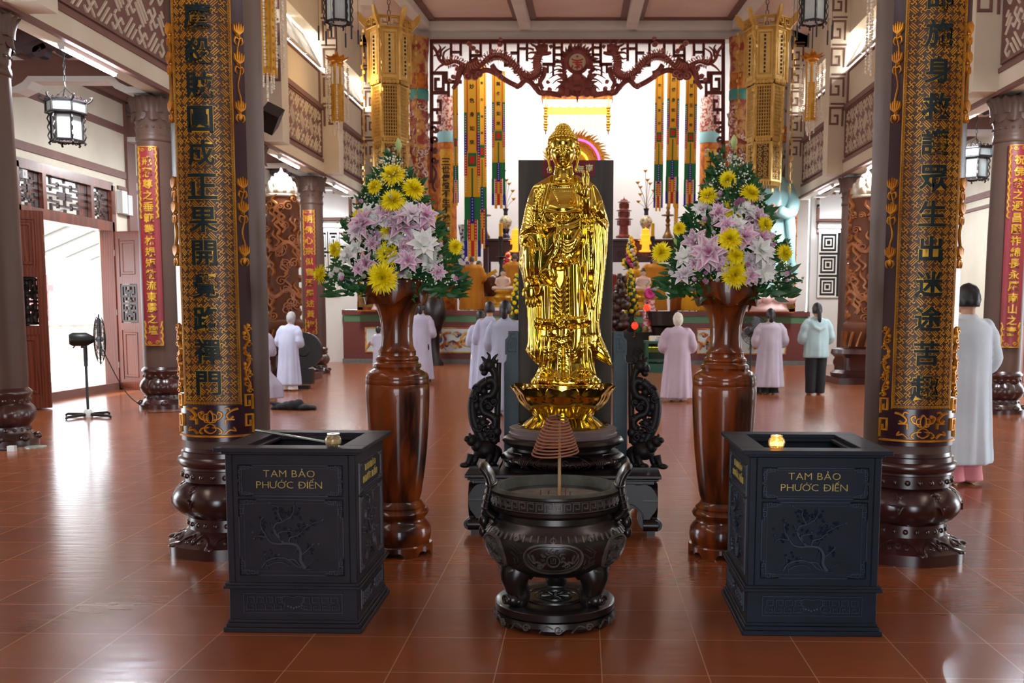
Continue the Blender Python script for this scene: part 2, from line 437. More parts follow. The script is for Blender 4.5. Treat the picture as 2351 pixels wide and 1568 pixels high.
# ------------------------------------------------------------------ clerestory on both sides of the nave
NX = {-1: -5.55, 1: 5.45}       # inner faces
def clerestory(s):
    side = 'left' if s < 0 else 'right'; X = NX[s]; o = lambda d: X+s*d    # d outwards
    def slab(mb, d0, d1, y0, y1, z0, z1):
        a, b = sorted((o(d0), o(d1))); mb.b2(a, b, y0, y1, z0, z1)
    yb = [2.0, 5.95]+YC+[25.75]
    w = MB(); slab(w, 0, .35, -4.4, 26.4, 4.27, 4.52); slab(w, .05, .3, -4.4, 26.4, 4.52, 6.42); slab(w, .05, .3, -4.4, 26.4, 7.15, 9.2)
    structure(w.build('wall_%s_upper' % side, M['cream']))
    pl = MB()
    for y in yb: slab(pl, -.34, .3, y-.2, y+.2, 4.27, 9.0); slab(pl, -.34, .3, y-.2, y+.2, 7.9, 9.0)
    structure(pl.build('trim_pilasters_%s' % side, M['cream']))
    br = MB()
    slab(br, -.02, .05, -4.4, 26.3, 4.23, 4.28); slab(br, -.02, .05, -4.4, 26.3, 4.5, 4.56)
    for a, b in zip([-4.3]+yb, yb):
        y0, y1 = a+.2, b-.2
        if y1 < 5: continue
        fmv = lambda u, v, h, y0=y0: Vector((o(.05-h), y0+u, 4.6+v))
        slab(br, .03, .06, y0, y1, 4.58, 5.6)
        br.stroke(fmv, rect(.03, .03, y1-y0-.03, .97), .06, .05, closed=True)
        slab(br, -.03, .06, y0, y1, 5.58, 5.68)
        # frame of the plain band and the window band
        br.stroke(fmv, rect(.04, 1.1, y1-y0-.04, 1.78), .07, .03, closed=True)
    structure(br.build('trim_clerestory_%s' % side, M['brown']))
    for a, b in zip([-4.3]+yb, yb):
        y0, y1 = a+.2, b-.2
        if y1 < 9: continue
        p = tag(MB(), ) if False else MB()
        fmv = lambda u, v, h: Vector((o(.03-h), y0+.09+u, 4.66+v))
        for q in fret_segments(y1-y0-.18, .86, .078): p.stroke(fmv, q, .03, .02)
        structure(p.build('trim_fretwork_%s' % side, M['cream']))
        # three tilted window sashes
        n = 3; wdt = (y1-y0-.2)/n
        for k in range(n):
            f = MB(); g = MB(); yc0 = y0+.1+k*wdt+.02; yc1 = yc0+wdt-.04
            an = math.radians(28)
            def pt(y, t, d, z0=6.43): return Vector((o(.18-d+math.sin(an)*(t-.4)), y, z0+t*math.cos(an)))
            fm = lambda u, v, h: pt(yc0+u, v, h)
            f.stroke(fm, rect(.03, .03, yc1-yc0-.03, .78), .07, .04, closed=True, h0=-.02, top=.9)
            r = f.build('window_sash', M['lightgrey']); structure(r); r.name = 'window_%d' % (len([x for x in COL.objects if x.name.startswith('window_')])+1)
            g.add([fm(0.0, 0.0, 0), fm(yc1-yc0, 0.0, 0), fm(yc1-yc0, .81, 0), fm(0.0, .81, 0)], [(0, 1, 2, 3)])
            r2 = g.build('pane', M['glass'], r)
    # key-fret ornament on the pilaster faces that look down the hall
    kf = MB()
    for y in yb:
        x0 = o(-.3) if s < 0 else o(.26)
        fm = plane_map((o(-.03) , y-.2, 4.9), (-s, 0, 0), (0, 0, 1), (0, -1, 0))
        for v, flip in ((.35, 1), (.95, 1), (1.55, 1), (2.1, 1), (2.65, 1)):
            kf.stroke(fm, tx([(0, 0), (0, .38), (.26, .38), (.26, .05), (.1, .05), (.1, .22), (.18, .22)], .02, v, 1), .045, .015)
            kf.stroke(fm, [(-.02, v+.46), (.28, v+.46)], .04, .015)
    structure(kf.build('trim_pilaster_fret_%s' % side, M['brown']))
for s in (-1, 1): clerestory(s)

# ------------------------------------------------------------------ nave ceiling: coffers that drop towards the viewer
cl = MB()
zc = lambda y: 8.78-.083*(26.5-y)
def csl(mb, x0, x1, y0, y1, d0, d1):
    P = [(x, y, zc(y)+d) for d in (d0, d1) for y in (y0, y1) for x in (x0, x1)]
    mb.add(P, [(0, 1, 3, 2), (4, 6, 7, 5), (0, 4, 5, 1), (2, 3, 7, 6), (0, 2, 6, 4), (1, 5, 7, 3)])
csl(cl, -4.3, 4.2, -4.6, 26.6, 0, .1)
for s, a, b in ((-1, -4.25, -6.0), (1, 4.15, 5.9)):
    cl.add([(a, -4.6, zc(-4.6)), (a, 26.6, zc(26.6)), (b, 26.6, 8.1), (b, -4.6, 8.1-.9), (a, -4.6, zc(-4.6)+.1), (a, 26.6, zc(26.6)+.1), (b, 26.6, 8.2), (b, -4.6, 7.3)],
           [(0, 1, 2, 3), (4, 7, 6, 5), (0, 3, 7, 4), (1, 5, 6, 2), (0, 4, 5, 1), (3, 2, 6, 7)])
structure(cl.build('ceiling', M['pink']))
rb = MB(); bb = MB()
for x in (-4.1, -1.52, 1.18, 3.85): csl(rb, x-.13, x+.13, -4.4, 26.4, -.26, .02)
for y in (26.28, 21.0, 15.5): csl(rb, -4.2, 4.1, y-.16, y+.12, -.26, .02)
for x0, x1 in ((-3.97, -1.65), (-1.39, 1.05), (1.31, 3.72)):
    for y0, y1 in ((21.12, 26.12), (15.62, 20.84), (3, 15.34)):
        csl(bb, x0, x1, y0, y0+.16, -.05, .01); csl(bb, x0, x1, y1-.16, y1, -.05, .01); csl(bb, x0, x0+.16, y0, y1, -.05, .01); csl(bb, x1-.16, x1, y0, y1, -.05, .01)
structure(rb.build('trim_ceiling_ribs', M['white'])); structure(bb.build('trim_coffers', M['brown']))
# stepped white brackets where the ceiling meets the pilasters
sb = MB()
for s in (-1, 1):
    for y in YC[2:]+[25.75]:
        x = NX[s]-s*.34
        for k in range(3): sb.b2(min(x-s*.25*k, x-s*.25*(k+1)), max(x-s*.25*k, x-s*.25*(k+1)), y-.16, y+.16, 7.45+.14*k, 8.4)
structure(sb.build('trim_ceiling_brackets', M['white']))

# ------------------------------------------------------------------ side aisles: sloped ceilings, cross beams, open scroll gables
def aisle(s):
    side = 'left' if s < 0 else 'right'; A = NX[s]+s*.3; B = (WL if s < 0 else WR)
    c = MB(); P = [(A, -4.4, 6.1), (A, 26.5, 6.1), (B, 26.5, 5.0), (B, -4.4, 5.0)]
    c.add(P+[(x, y, z+.1) for x, y, z in P], [(0, 1, 2, 3), (4, 7, 6, 5), (0, 4, 5, 1), (1, 5, 6, 2), (2, 6, 7, 3), (3, 7, 4, 0)])
    structure(c.build('ceiling_aisle_%s' % side, M['pink']))
    b = MB(); wb = MB(); sc = MB()
    for y in [5.95]+YC+[25.75]:
        x0, x1 = sorted((A+s*.0, B)); L = x1-x0
        fm = plane_map((x0, y-.12, 4.25), (1, 0, 0), (0, 0, 1), (0, -1, 0))
        b.prism([(0, .1), (0, .45), (L, .45), (L, .1), (L-.3, .1), (L-.42, .16), (L-.5, .24), (.5, .24), (.42, .16), (.3, .1)], -.24, 0, fm)
        wb.prism([(0, .02), (0, .1), (.3, .1), (.42, .16), (.5, .24), (L-.5, .24), (L-.42, .16), (L-.3, .1), (L, .1), (L, .02), (L-.34, .02), (L-.48, .08), (L-.56, .17), (.56, .17), (.48, .08), (.34, .02)], -.26, .02, fm)
        # scrolls
        xs = lambda t: (L-t) if s < 0 else t
        up = [(xs(.0), .45), (xs(.0), 1.4), (xs(L), .62)]
        sc.stroke(fm, [(xs(.05), 1.32), (xs(L-.05), .58)], .14, .02, h0=-.2, top=1)
        for cx, cy, r, d in ((.3, .72, .2, 1), (.75, .66, .18, -1), (1.15, .62, .13, 1), (1.5, .58, .1, -1)):
            P = tx(spiral(0, 0, r, 1.1, PI/2, d), xs(cx), cy, 1, 1)
            sc.stroke(fm, P, .07, .02, h0=-.14, top=1)
        sc.stroke(fm, sp2([(xs(.3), .9), (xs(.5), 1.0), (xs(.75), .84), (xs(1.0), .84), (xs(1.15), .72), (xs(1.7), .55)], 5), .08, .02, h0=-.14, top=1)
    structure(b.build('trim_cross_beams_%s' % side, M['brown'])); structure(wb.build('trim_cross_beam_edge_%s' % side, M['white'])); structure(sc.build('trim_gable_scrolls_%s' % side, mat('slate_violet_paint_'+side, (104, 92, 98), .6)))
    rf = MB()
    for t in (.25, .6, .93):
        x = A+(B-A)*t; z = 6.1-1.1*t
        rf.b2(x-.07, x+.07, -4.4, 26.3, z-.14, z+.02)
    for y in YC: rf.b2(min(A, B), max(A, B), y-.1, y+.1, 5.0, 5.12)
    structure(rf.build('trim_aisle_rafters_%s' % side, M['brown']))
for s in (-1, 1): aisle(s)

# fluorescent battens under the nave beams
def batten(x, y, label):
    t = thing('fluorescent_light', label, 'light', (x, y, 4.235), 0, 'fluorescent lights along the beams')
    h = MB(); h.box((0, 0, .008), (.07, 1.28, .05)); h.box((0, .62, -.02), (.05, .03, .05)); h.box((0, -.62, -.02), (.05, .03, .05)); h.build('housing', M['lightgrey'], t)
    b = MB(); b.tube([(0, -.6, -.035), (0, .6, -.035)], .017, 10); b.build('tube', M['tube'], t, 60)
    l = bpy.data.lights.new('tube_light', 'AREA'); l.shape = 'RECTANGLE'; l.size = 1.2; l.size_y = .05; l.energy = 105; l.color = (.93, .97, 1); lo = bpy.data.objects.new('tube_light', l); COL.objects.link(lo); lo.parent = t; lo.location = (0, 0, -.06); lo.rotation_euler = (0, 0, PI/2); l.spread = PI
    return t
for s, xx in ((-1, NX[-1]-.17), (1, NX[1]+.17)):
    for i, y in enumerate((11.75, 19.6, 23.7, 15.8)):
        side = 'left' if s < 0 else 'right'
        batten(xx, y, 'lit white tube light under the %s-hand beam, %s' % (side, ('closest to the front', 'third towards the altar', 'closest to the altar', 'second from the front')[i]))

# electrical fittings
def small(name, label, cat, boxes, m):
    mb = MB()
    for c, d in boxes: mb.box(c, d)
    return tag(mb.build(name, m), label, cat)
small('light_switch', 'white switch plate on the left wall above the open door leaves', 'switch', [((WL+.02, 14.3, 3.28), (.04, .12, .12)), ((WL+.045, 14.3, 3.28), (.01, .03, .05))], M['lightgrey'])
small('junction_box', 'pale grey fuse box on the wall right of the left doorway', 'fuse box', [((WL+.06, 17.25, 3.2), (.1, .2, .38)), ((WL+.06, 17.46, 3.17), (.1, .16, .34))], M['lightgrey'])
small('wall_socket', 'small white socket plate on the white wall right of the altar', 'socket', [((6.32, YE+.19, 1.95), (.1, .02, .13)), ((6.32, YE+.17, 1.95), (.05, .02, .06))], M['lightgrey'])
def camera_dome(x, y, z, label):
    t = thing('security_camera', label, 'camera', (x, y, z))
    a = MB(); a.tube([(0, 0, .05), (0, 0, -.12)], .07, 14); a.box((0, .06, .02), (.06, .14, .05)); a.build('body', M['lightgrey'], t, 40)
    b = MB(); b.ell((0, -.05, -.1), .045, 10, 8); b.build('lens', M['black'], t, 180)
camera_dome(6.02, YE-.1, 4.2, 'white security camera with black lens high right of the altar')
camera_dome(-6.02, YE-.1, 4.38, 'white security camera with black lens high left of the altar')
# ------------------------------------------------------------------ materials
M['fretgold'] = mat('gilt_fret_paint', (214, 152, 44), .38, metal=.3, c2=(178, 112, 26), vs=5)
M['fretback'] = mat('brown_lacquer_ground', (74, 40, 18), .45, c2=(60, 30, 14), vs=4)
M['aubergine'] = mat('aubergine_lacquer', (52, 20, 34), .25, c2=(44, 16, 26), vs=3, coat=.6, crough=.15)
M['teal'] = mat('dark_teal_lacquer', (8, 28, 32), .45, spec=.3)
M['giltorange'] = mat('orange_gilt', (222, 150, 40), .36, metal=.35, c2=(176, 104, 22), vs=14)
M['redboard'] = mat('red_lacquer_board', (136, 28, 40), .4, c2=(120, 24, 36), vs=2, coat=.2, crough=.3)
M['goldtext'] = mat('gold_leaf', (214, 168, 60), .35, metal=.5, c2=(190, 138, 40), vs=20)

# ------------------------------------------------------------------ big carved columns in front
def big_column(cx, cy, label, chars, char_z, dz):
    t = thing('column', label, 'column', (cx, cy, 0), 0)
    sh = MB(); sh.lathe([(.232, .5), (.236, .8), (.245, 3.2), (.245, 7.0)], 48); sh.build('shaft', M['shaft'], t, 60)
    # lotus base
    b = MB()
    def lob(r, z, a, k): return (r*(1+.0*k), z)
    n = 8
    def rf(r, z, a, k):
        if 8 <= k <= 16:
            q = abs(math.cos(n*a/2+PI/16)); return (r*(.93+.09*q**.6), z)
        if k <= 1: return (r*(1+.012*math.cos(n*a)), z)
        return (r, z)
    prof = [(.335, 0), (.335, .062), (.315, .072), (.285, .09), (.255, .115), (.225, .135), (.222, .2), (.228, .205)]
    prof += [(.225+.085*math.sin(PI*i/8)**.75, .207+.2*i/8) for i in range(9)]
    prof += [(.245, .41), (.245, .475), (.252, .48), (.25, .492), (.262, .5), (.272, .52), (.268, .54), (.252, .55), (.25, .575), (.24, .58), (.236, .6)]
    b.lathe(prof, 96, rf=rf)
    s = MB()
    for k in range(24):
        a = 2*PI*k/24
        for r, z in ((.222, .168), (.246, .443)):
            fm = cyl_map((0, 0, z), r); s.dome(fm, a*r, 0, .016, .016, .014, 10, 3)
    for k in range(8):                       # scrolls over the lobes and petals on the foot
        a = 2*PI*(k+.5)/8
        fm = lambda u, v, h, a=a: (lambda R: Vector(((R+h)*math.sin(a+u/.3), -(R+h)*math.cos(a+u/.3), .33+v)))(.298-max(0, v+.01)*.75)
        for q in (-1, 1):
            s.stroke(fm, tx(spiral(0, 0, .026, 1.2, 0, 1, 12), .032*q, .035, 1, q), .012, .012)
            s.stroke(fm, sp2([(.0, -.05), (.02*q, -.01), (.058*q, .0), (.075*q, .035)], 5), .012, .012)
        s.dome(fm, 0, .04, .018, .014, .014)
        fm2 = lambda u, v, h, a=a: (lambda R: Vector(((R+h)*math.sin(a+u/.3), -(R+h)*math.cos(a+u/.3), .07+v)))(.315-v*1.35)
        s.stroke(fm2, sp2([(-.1, .005), (-.085, .035), (-.03, .05), (0, .015), (.03, .05), (.085, .035), (.1, .005)], 4), .012, .012)
        s.dome(fm2, .0, .03, .02, .014, .02)
        for q in (-.045, .045): s.dome(fm2, q, .022, .016, .012, .014)
    for k in range(8):
        a = 2*PI*k/8; fm2 = lambda u, v, h, a=a: (lambda R: Vector(((R+h)*math.sin(a+u/.3), -(R+h)*math.cos(a+u/.3), .07+v)))(.318-v*1.2)
        s.dome(fm2, 0, 0, .03, .016, .04)
    b.merge(s); b.build('base', M['maroon'], t, 50)
    # curved couplet board that wraps the front of the column
    R, z0, z1 = .252, .645, 4.6; A = math.radians(54)
    bd = MB(); fm = cyl_map((0, 0, 0), R); k = 20
    rin = lambda a, z, r: Vector((r*math.sin(a), -r*math.cos(a), z))
    rings = []
    for i in range(k+1):
        a = -A+2*A*i/k; rings.append([rin(a, z0, R-.016), rin(a, z0, R), rin(a, z1, R), rin(a, z1, R-.016)])
    bd.loft(rings); brd = thing('couplet_board', None, None); brd.parent = t; del brd['kind']
    ga = math.radians(38); gw = ga*R
    pn = MB(); rings = []
    for i in range(k+1):
        a = -ga+2*ga*i/k; rings.append([rin(a, .845, R), rin(a, .845, R+.003), rin(a, z1, R+.003), rin(a, z1, R)])
    pn.loft(rings); pn.build('fret_ground', M['fretback'], brd, 40)
    fr = MB(); W = 2*gw-.036; H = 3.6; fz = .87
    fmf = lambda u, v, h: fm(u-W/2, fz+v, h+.003)
    for q in fret_segments(W, H, .0098, PI/4, 3):
        n_ = max(1, int(math.hypot(q[1][0]-q[0][0], q[1][1]-q[0][1])/.04))
        fr.stroke(fmf, [(q[0][0]+(q[1][0]-q[0][0])*i/n_, q[0][1]+(q[1][1]-q[0][1])*i/n_) for i in range(n_+1)], .0062, .0042, top=.6)
    for u in (-gw+.003, gw-.003): fr.stroke(lambda a, b, h: fm(a, b, h), [(u, .845), (u, 4.5)], .005, .008)
    kk = keyfret(.85, 4.5, 0, .013)
    for q in kk:
        for sg in (-1, 1): fr.stroke(lambda a, b, h, sg=sg: fm(sg*(gw-.02+b*1.0), a, h+.003), q, .0035, .005)
    for q in keyfret(-gw+.02, gw-.02, 0, .014): fr.stroke(lambda a, b, h: fm(a, .85+b, h+.003), q, .0035, .005)
    fr.build('gilt_fretwork', M['fretgold'], brd, 40)
    cz = MB(); gl_ = MB()
    for i, ch in enumerate(chars):
        z = char_z+i*dz
        write(gl_, lambda u, v, h: fm(u, v, h+.004), ch, .0, z, .138, .010, bold=.034)
        write(cz, lambda u, v, h: fm(u, v, h+.006), ch, .0, z, .134, .014, bold=.02)
    gl_.build('lettering_edge', M['goldtext'], brd, 40); cz.build('lettering', M['teal'], brd, 40)
    # gilt carving: lotus band at the foot, side vines
    o = MB()
    o.stroke(lambda a, b, h: fm(a, b, h), [(-A*R+.01+i*(2*A*R-.02)/20, .675) for i in range(21)], .014, .012)
    f0 = lambda u, v, h: fm(u, .755+v, h)
    for sg in (-1, 1):
        o.stroke(f0, sp2([(0, .062), (.012*sg, .045), (.016*sg, .02), (.01*sg, 0), (0, -.005)], 5), .008, .012)
        o.stroke(f0, sp2([(.012*sg, .045), (.035*sg, .035), (.03*sg, .005), (.012*sg, -.004)], 5), .008, .012)
        o.stroke(f0, sp2([(.02*sg, .01), (.05*sg, .02), (.062*sg, .045), (.045*sg, .055), (.042*sg, .042)], 5), .012, .014)
        o.stroke(f0, sp2([(0, -.01), (.022*sg, -.02), (.03*sg, -.045), (.01*sg, -.06), (0, -.062)], 5), .009, .012)
        o.stroke(f0, sp2([(.01*sg, -.03), (.045*sg, -.035), (.06*sg, -.055), (.044*sg, -.065)], 5), .01, .012)
        o.stroke(f0, sp2([(.145*sg, .07), (.11*sg, .06), (.085*sg, .035), (.1*sg, .015), (.12*sg, .03)], 5), .014, .014)
        o.stroke(f0, sp2([(.105*sg, .055), (.095*sg, .075), (.075*sg, .07)], 5), .01, .012)
        o.stroke(f0, [(.075*sg, -.005), (.11*sg, -.005), (.11*sg, .018), (.075*sg, .018)] if False else [(.125*sg, .012), (.08*sg, .012), (.08*sg, -.015)], .011, .012)
        o.stroke(f0, sp2([(.12*sg, -.03), (.13*sg, -.05), (.1*sg, -.045), (.075*sg, -.066)], 5), .011, .012)
        u = sg*(A*R-.034)
        # square scroll ends on the lower corners, then vines up the side borders
        fv = lambda a, b, h, u=u, sg=sg: fm(u+sg*a, b, h)
        o.stroke(fv, [(.024, .69), (.024, .79), (-.016, .79), (-.016, .73), (.008, .73), (.008, .76)], .010, .012)
        o.stroke(fv, [(.024, .82), (.024, .90), (-.016, .90), (-.016, .84), (.006, .84), (.006, .87)], .010, .012)
        def vine(za, zb, amp=.012):
            n2 = int((zb-za)/.012); P = [(amp*math.sin((z_-za)*48), z_) for z_ in [za+(zb-za)*i/n2 for i in range(n2+1)]]
            o.stroke(fv, P, .011, .014)
            z_ = za; s2 = 1
            while z_ < zb:
                o.stroke(fv, tx(spiral(0, 0, .017, 1.0, 0, s2, 8), s2*.008, z_, 1), .008, .016); z_ += .042; s2 = -s2
                o.dome(fv, -s2*.012, z_-.02, .010, .014, .018, 7, 2)
        vine(.92, 1.28)
        for za, zb in ((1.66, 2.02), (2.42, 2.82), (3.2, 3.6), (4.0, 4.4)):
            n2 = 16; o.stroke(fv, [(.008*math.sin(i*.9), za+(zb-za)*i/n2) for i in range(n2+1)], .006, .010)
            for q in (zb, (za+zb)/2+.05, za):      # lotus buds on the stem
                for w in (-1, -.5, 0, .5, 1):
                    o.stroke(fv, sp2([(0, q-.006), (.02*w, q+.012), (.024*w, q+.034), (.02*w+.006*w, q+.056-.012*abs(w))], 3), [.006, .009, .011, .012, .012, .011, .009, .006, .004, .002], .016)
                o.dome(fv, 0, q-.004, .012, .012, .016, 8, 2)
                for w in (-1, 1): o.stroke(fv, sp2([(0, q-.03), (.016*w, q-.022), (.022*w, q-.045), (.012*w, q-.06)], 3), [.004, .007, .009, .01, .009, .008, .006, .004, .003, .002], .012)
            o.ell(fv(0, za-.03, .004), (.012, .010, .022), 8, 6)
    bd.merge(o, 1); bd.build('lacquer_board', [M['aubergine'], M['giltorange']], brd, 50)
    return t
LC = '門禪路覺開果正成圓賊殺魔'
RC = '趣苦途迷出生眾護救身施師'
big_column(-2.025, 5.60, 'large column left of the statue, gilt fret board reading 魔殺賊圓成正果開覺路禪門', LC, at(487, 880, 5.34).z, .1745)
big_column(1.825, 5.60, 'large column right of the statue, gilt fret board reading 施身救護眾生出迷途苦趣', RC, at(2118, 890, 5.34).z, .183)

# ------------------------------------------------------------------ lotus columns along the aisles
def side_column(x, y, label):
    q1 = lambda P: [(.25+(r-.31)*.5, z*.85 if z < .9 else z) for r, z in P]; q2 = lambda P: [(.235+(r-.29)*.5, z) for r, z in P]
    t = thing('column', label, 'column', (x, y, 0), 0)
    s = MB(); s.lathe([(.245, .5), (.252, .7), (.248, 2.4), (.232, 3.72)], 40); s.build('shaft', M['shaft'], t, 60)
    b = MB()
    def rf(r, z, a, k):
        if 8 <= k <= 16: return (r*(.93+.09*abs(math.cos(4*a))**.6), z)
        return (r, z)
    prof = [(.46, 0), (.46, .07), (.43, .08), (.4, .1), (.35, .13), (.32, .15), (.31, .22), (.32, .225)]
    prof += [(.32+.12*math.sin(PI*i/8)**.75, .23+.26*i/8) for i in range(9)]
    prof += [(.33, .5), (.33, .57), (.345, .58), (.37, .6), (.375, .63), (.35, .65), (.31, .67), (.29, .7)]
    b.lathe(q1(prof), 64, rf=rf)
    for k in range(20):
        a = 2*PI*k/20
        for r, z in ((.248, .157), (.258, .455)): b.dome(cyl_map((0, 0, z), r), a*r, 0, .022, .022, .018, 8, 2)
    for k in range(8):
        a = 2*PI*(k+.5)/8; b.ell((.305*math.cos(a), .305*math.sin(a), .08), (.05, .05, .04), 8, 5)
    b.build('base', M['maroon'], t, 50)
    c = MB()
    c.lathe(q2([(.275, 3.62), (.305, 3.63), (.315, 3.66), (.305, 3.7), (.29, 3.72), (.29, 3.74), (.3, 3.76), (.3, 3.86), (.315, 3.88), (.33, 3.93), (.335, 3.96), (.34, 4.02), (.36, 4.05), (.35, 4.08), (.33, 4.12), (.33, 4.215)]), 40)
    for k in range(18):
        a = 2*PI*k/18; c.dome(cyl_map((0, 0, 3.81), .24), a*.24, 0, .022, .02, .018, 8, 2)
    def ring(n, r0, r1, z0, z1, off, wd):
        for k in range(n):
            a = 2*PI*(k+off)/n; vs = []; P = []
            for i in range(6):
                v = i/5; w = wd*math.sqrt(max(0, 1-v**2.5)); r = r0+(r1-r0)*v*v
                for j in (-1, -.5, 0, .5, 1): P.append(Vector(((r+.03*(1-abs(j)))*math.sin(a+j*w), -(r+.03*(1-abs(j)))*math.cos(a+j*w), z0+(z1-z0)*v)))
            c.add(P, [(i*5+j, i*5+j+1, i*5+j+6, i*5+j+5) for i in range(5) for j in range(4)])
    ring(9, .255, .275, 4.0, 3.88, .5, .36); ring(9, .26, .32, 4.0, 4.215, 0, .36); ring(9, .26, .31, 4.0, 4.21, .5, .36)
    c.build('capital', M['shaft'], t, 50)
    return t
C_LAB = {}
for i, y in enumerate(YC):
    nm = ('nearest to the viewer', 'beside the standing fan', 'third back, hidden behind the large front column', 'last before the altar')[i]
    side_column(XL, y, 'brown lotus column on the left aisle, %s' % nm)
    nm = ('nearest to the viewer', 'behind the person in pale blue robe', 'third back, hidden behind the large front column', 'last before the altar')[i]
    side_column(XR, y, 'brown lotus column on the right aisle, %s' % nm)

# red couplet boards hung on those columns
def couplet(x, y, z0, z1, chars, label, w=.27, h0=.122):
    t = thing('couplet_board', label, 'sign', (x, y-.29, z0), 0)
    H = z1-z0; A = w/2/.32
    fm = cyl_map((0, .29, 0), .266); b = MB(); rings = []
    for i in range(13):
        u = -w/2+w*i/12; rings.append([fm(u, 0, -.012), fm(u, 0, .012), fm(u, H, .012), fm(u, H, -.012)])
    b.loft(rings)
    f2 = lambda u, v, h: fm(u, v, .012+h)
    g = MB(); n = len(chars); top = H-.2; st = (H-.42)/(n-1)
    for i, ch in enumerate(chars): write(g, f2, ch, 0, top-i*st, h0*1.05, .01, bold=.025)
    g.build('lettering', M['goldtext'], t, 40)
    e = MB(); a = w/2-.022
    for v0 in (.012, H-.012): e.stroke(f2, [(-w/2+.01+i*(w-.02)/8, v0) for i in range(9)], .014, .012)
    for sg in (-1, 1):
        for v0, v1 in ((.02, .34), (H-.95, H-.02)):
            n2 = int((v1-v0)/.025); e.stroke(f2, [(sg*(a+.008*math.sin(i*1.7)), v0+(v1-v0)*i/n2) for i in range(n2+1)], .024, .012)
            for i in range(0, n2, 3): e.stroke(f2, tx(spiral(0, 0, .018, 1, 0, sg, 7), sg*(a-.012), v0+(v1-v0)*i/n2), .009, .014)
        for v0 in (.05, H-.05): e.stroke(f2, tx(spiral(0, 0, .03, 1.3, 0, sg, 8), sg*.05, v0), .012, .012)
    b.merge(e, 1); b.build('panel', [M['redboard'], M['goldtext']], t, 45)
    return t
couplet(XL, 13.8, .87, 3.55, '戒釋尊之垂範叢林規矩教流東震之壇', 'long red couplet board with gold characters on the left column by the fan')
couplet(XL, 21.7, .85, 3.5, '明佛心宗似曹溪繼述黃梅', 'red couplet board with eleven gold characters on the far left column', h0=.15)
couplet(XR, 13.8, .9, 3.58, '祝佛教之遐昌國祚綿長永歷南山之壽', 'long red couplet board with gold characters at the right edge, behind pale robe')
couplet(XR, 21.7, .86, 3.55, '證真諦理如調御身臨舍衛', 'red couplet board with eleven gold characters on the far right column', h0=.15)
M['box'] = mat('black_brown_lacquer', (40, 35, 43), .5, c2=(33, 29, 37), vs=8, spec=.22)
M['boxbluecast'] = mat('black_lacquer_blue_light', (26, 33, 46), .5, c2=(21, 28, 40), vs=8, spec=.22)  # same lacquer as the left box, bluish cast of the light put into its colour
M['letter'] = mat('brass_lettering', (196, 172, 92), .4, metal=.4)
M['vasewood'] = mat('glossy_rosewood', (34, 10, 3), .35, c2=(122, 52, 8), vs=1.7, dist=3.0, stretch=(1.8, 1.8, .6), spec=.25, coat=.6, crough=.035, ramp=(.38, .62), det=6)
M['dark'] = mat('dark_interior', (14, 12, 12), .8)
M['candleglass'] = mat('cut_glass', (250, 236, 200), .05, trans=.9, ior=1.45)
M['flame'] = mat('candle_glow', (255, 190, 90), .5, emit=(255, 186, 84), es=9)
M['alu'] = mat('dull_metal_strip', (146, 156, 146), .35, metal=.4)

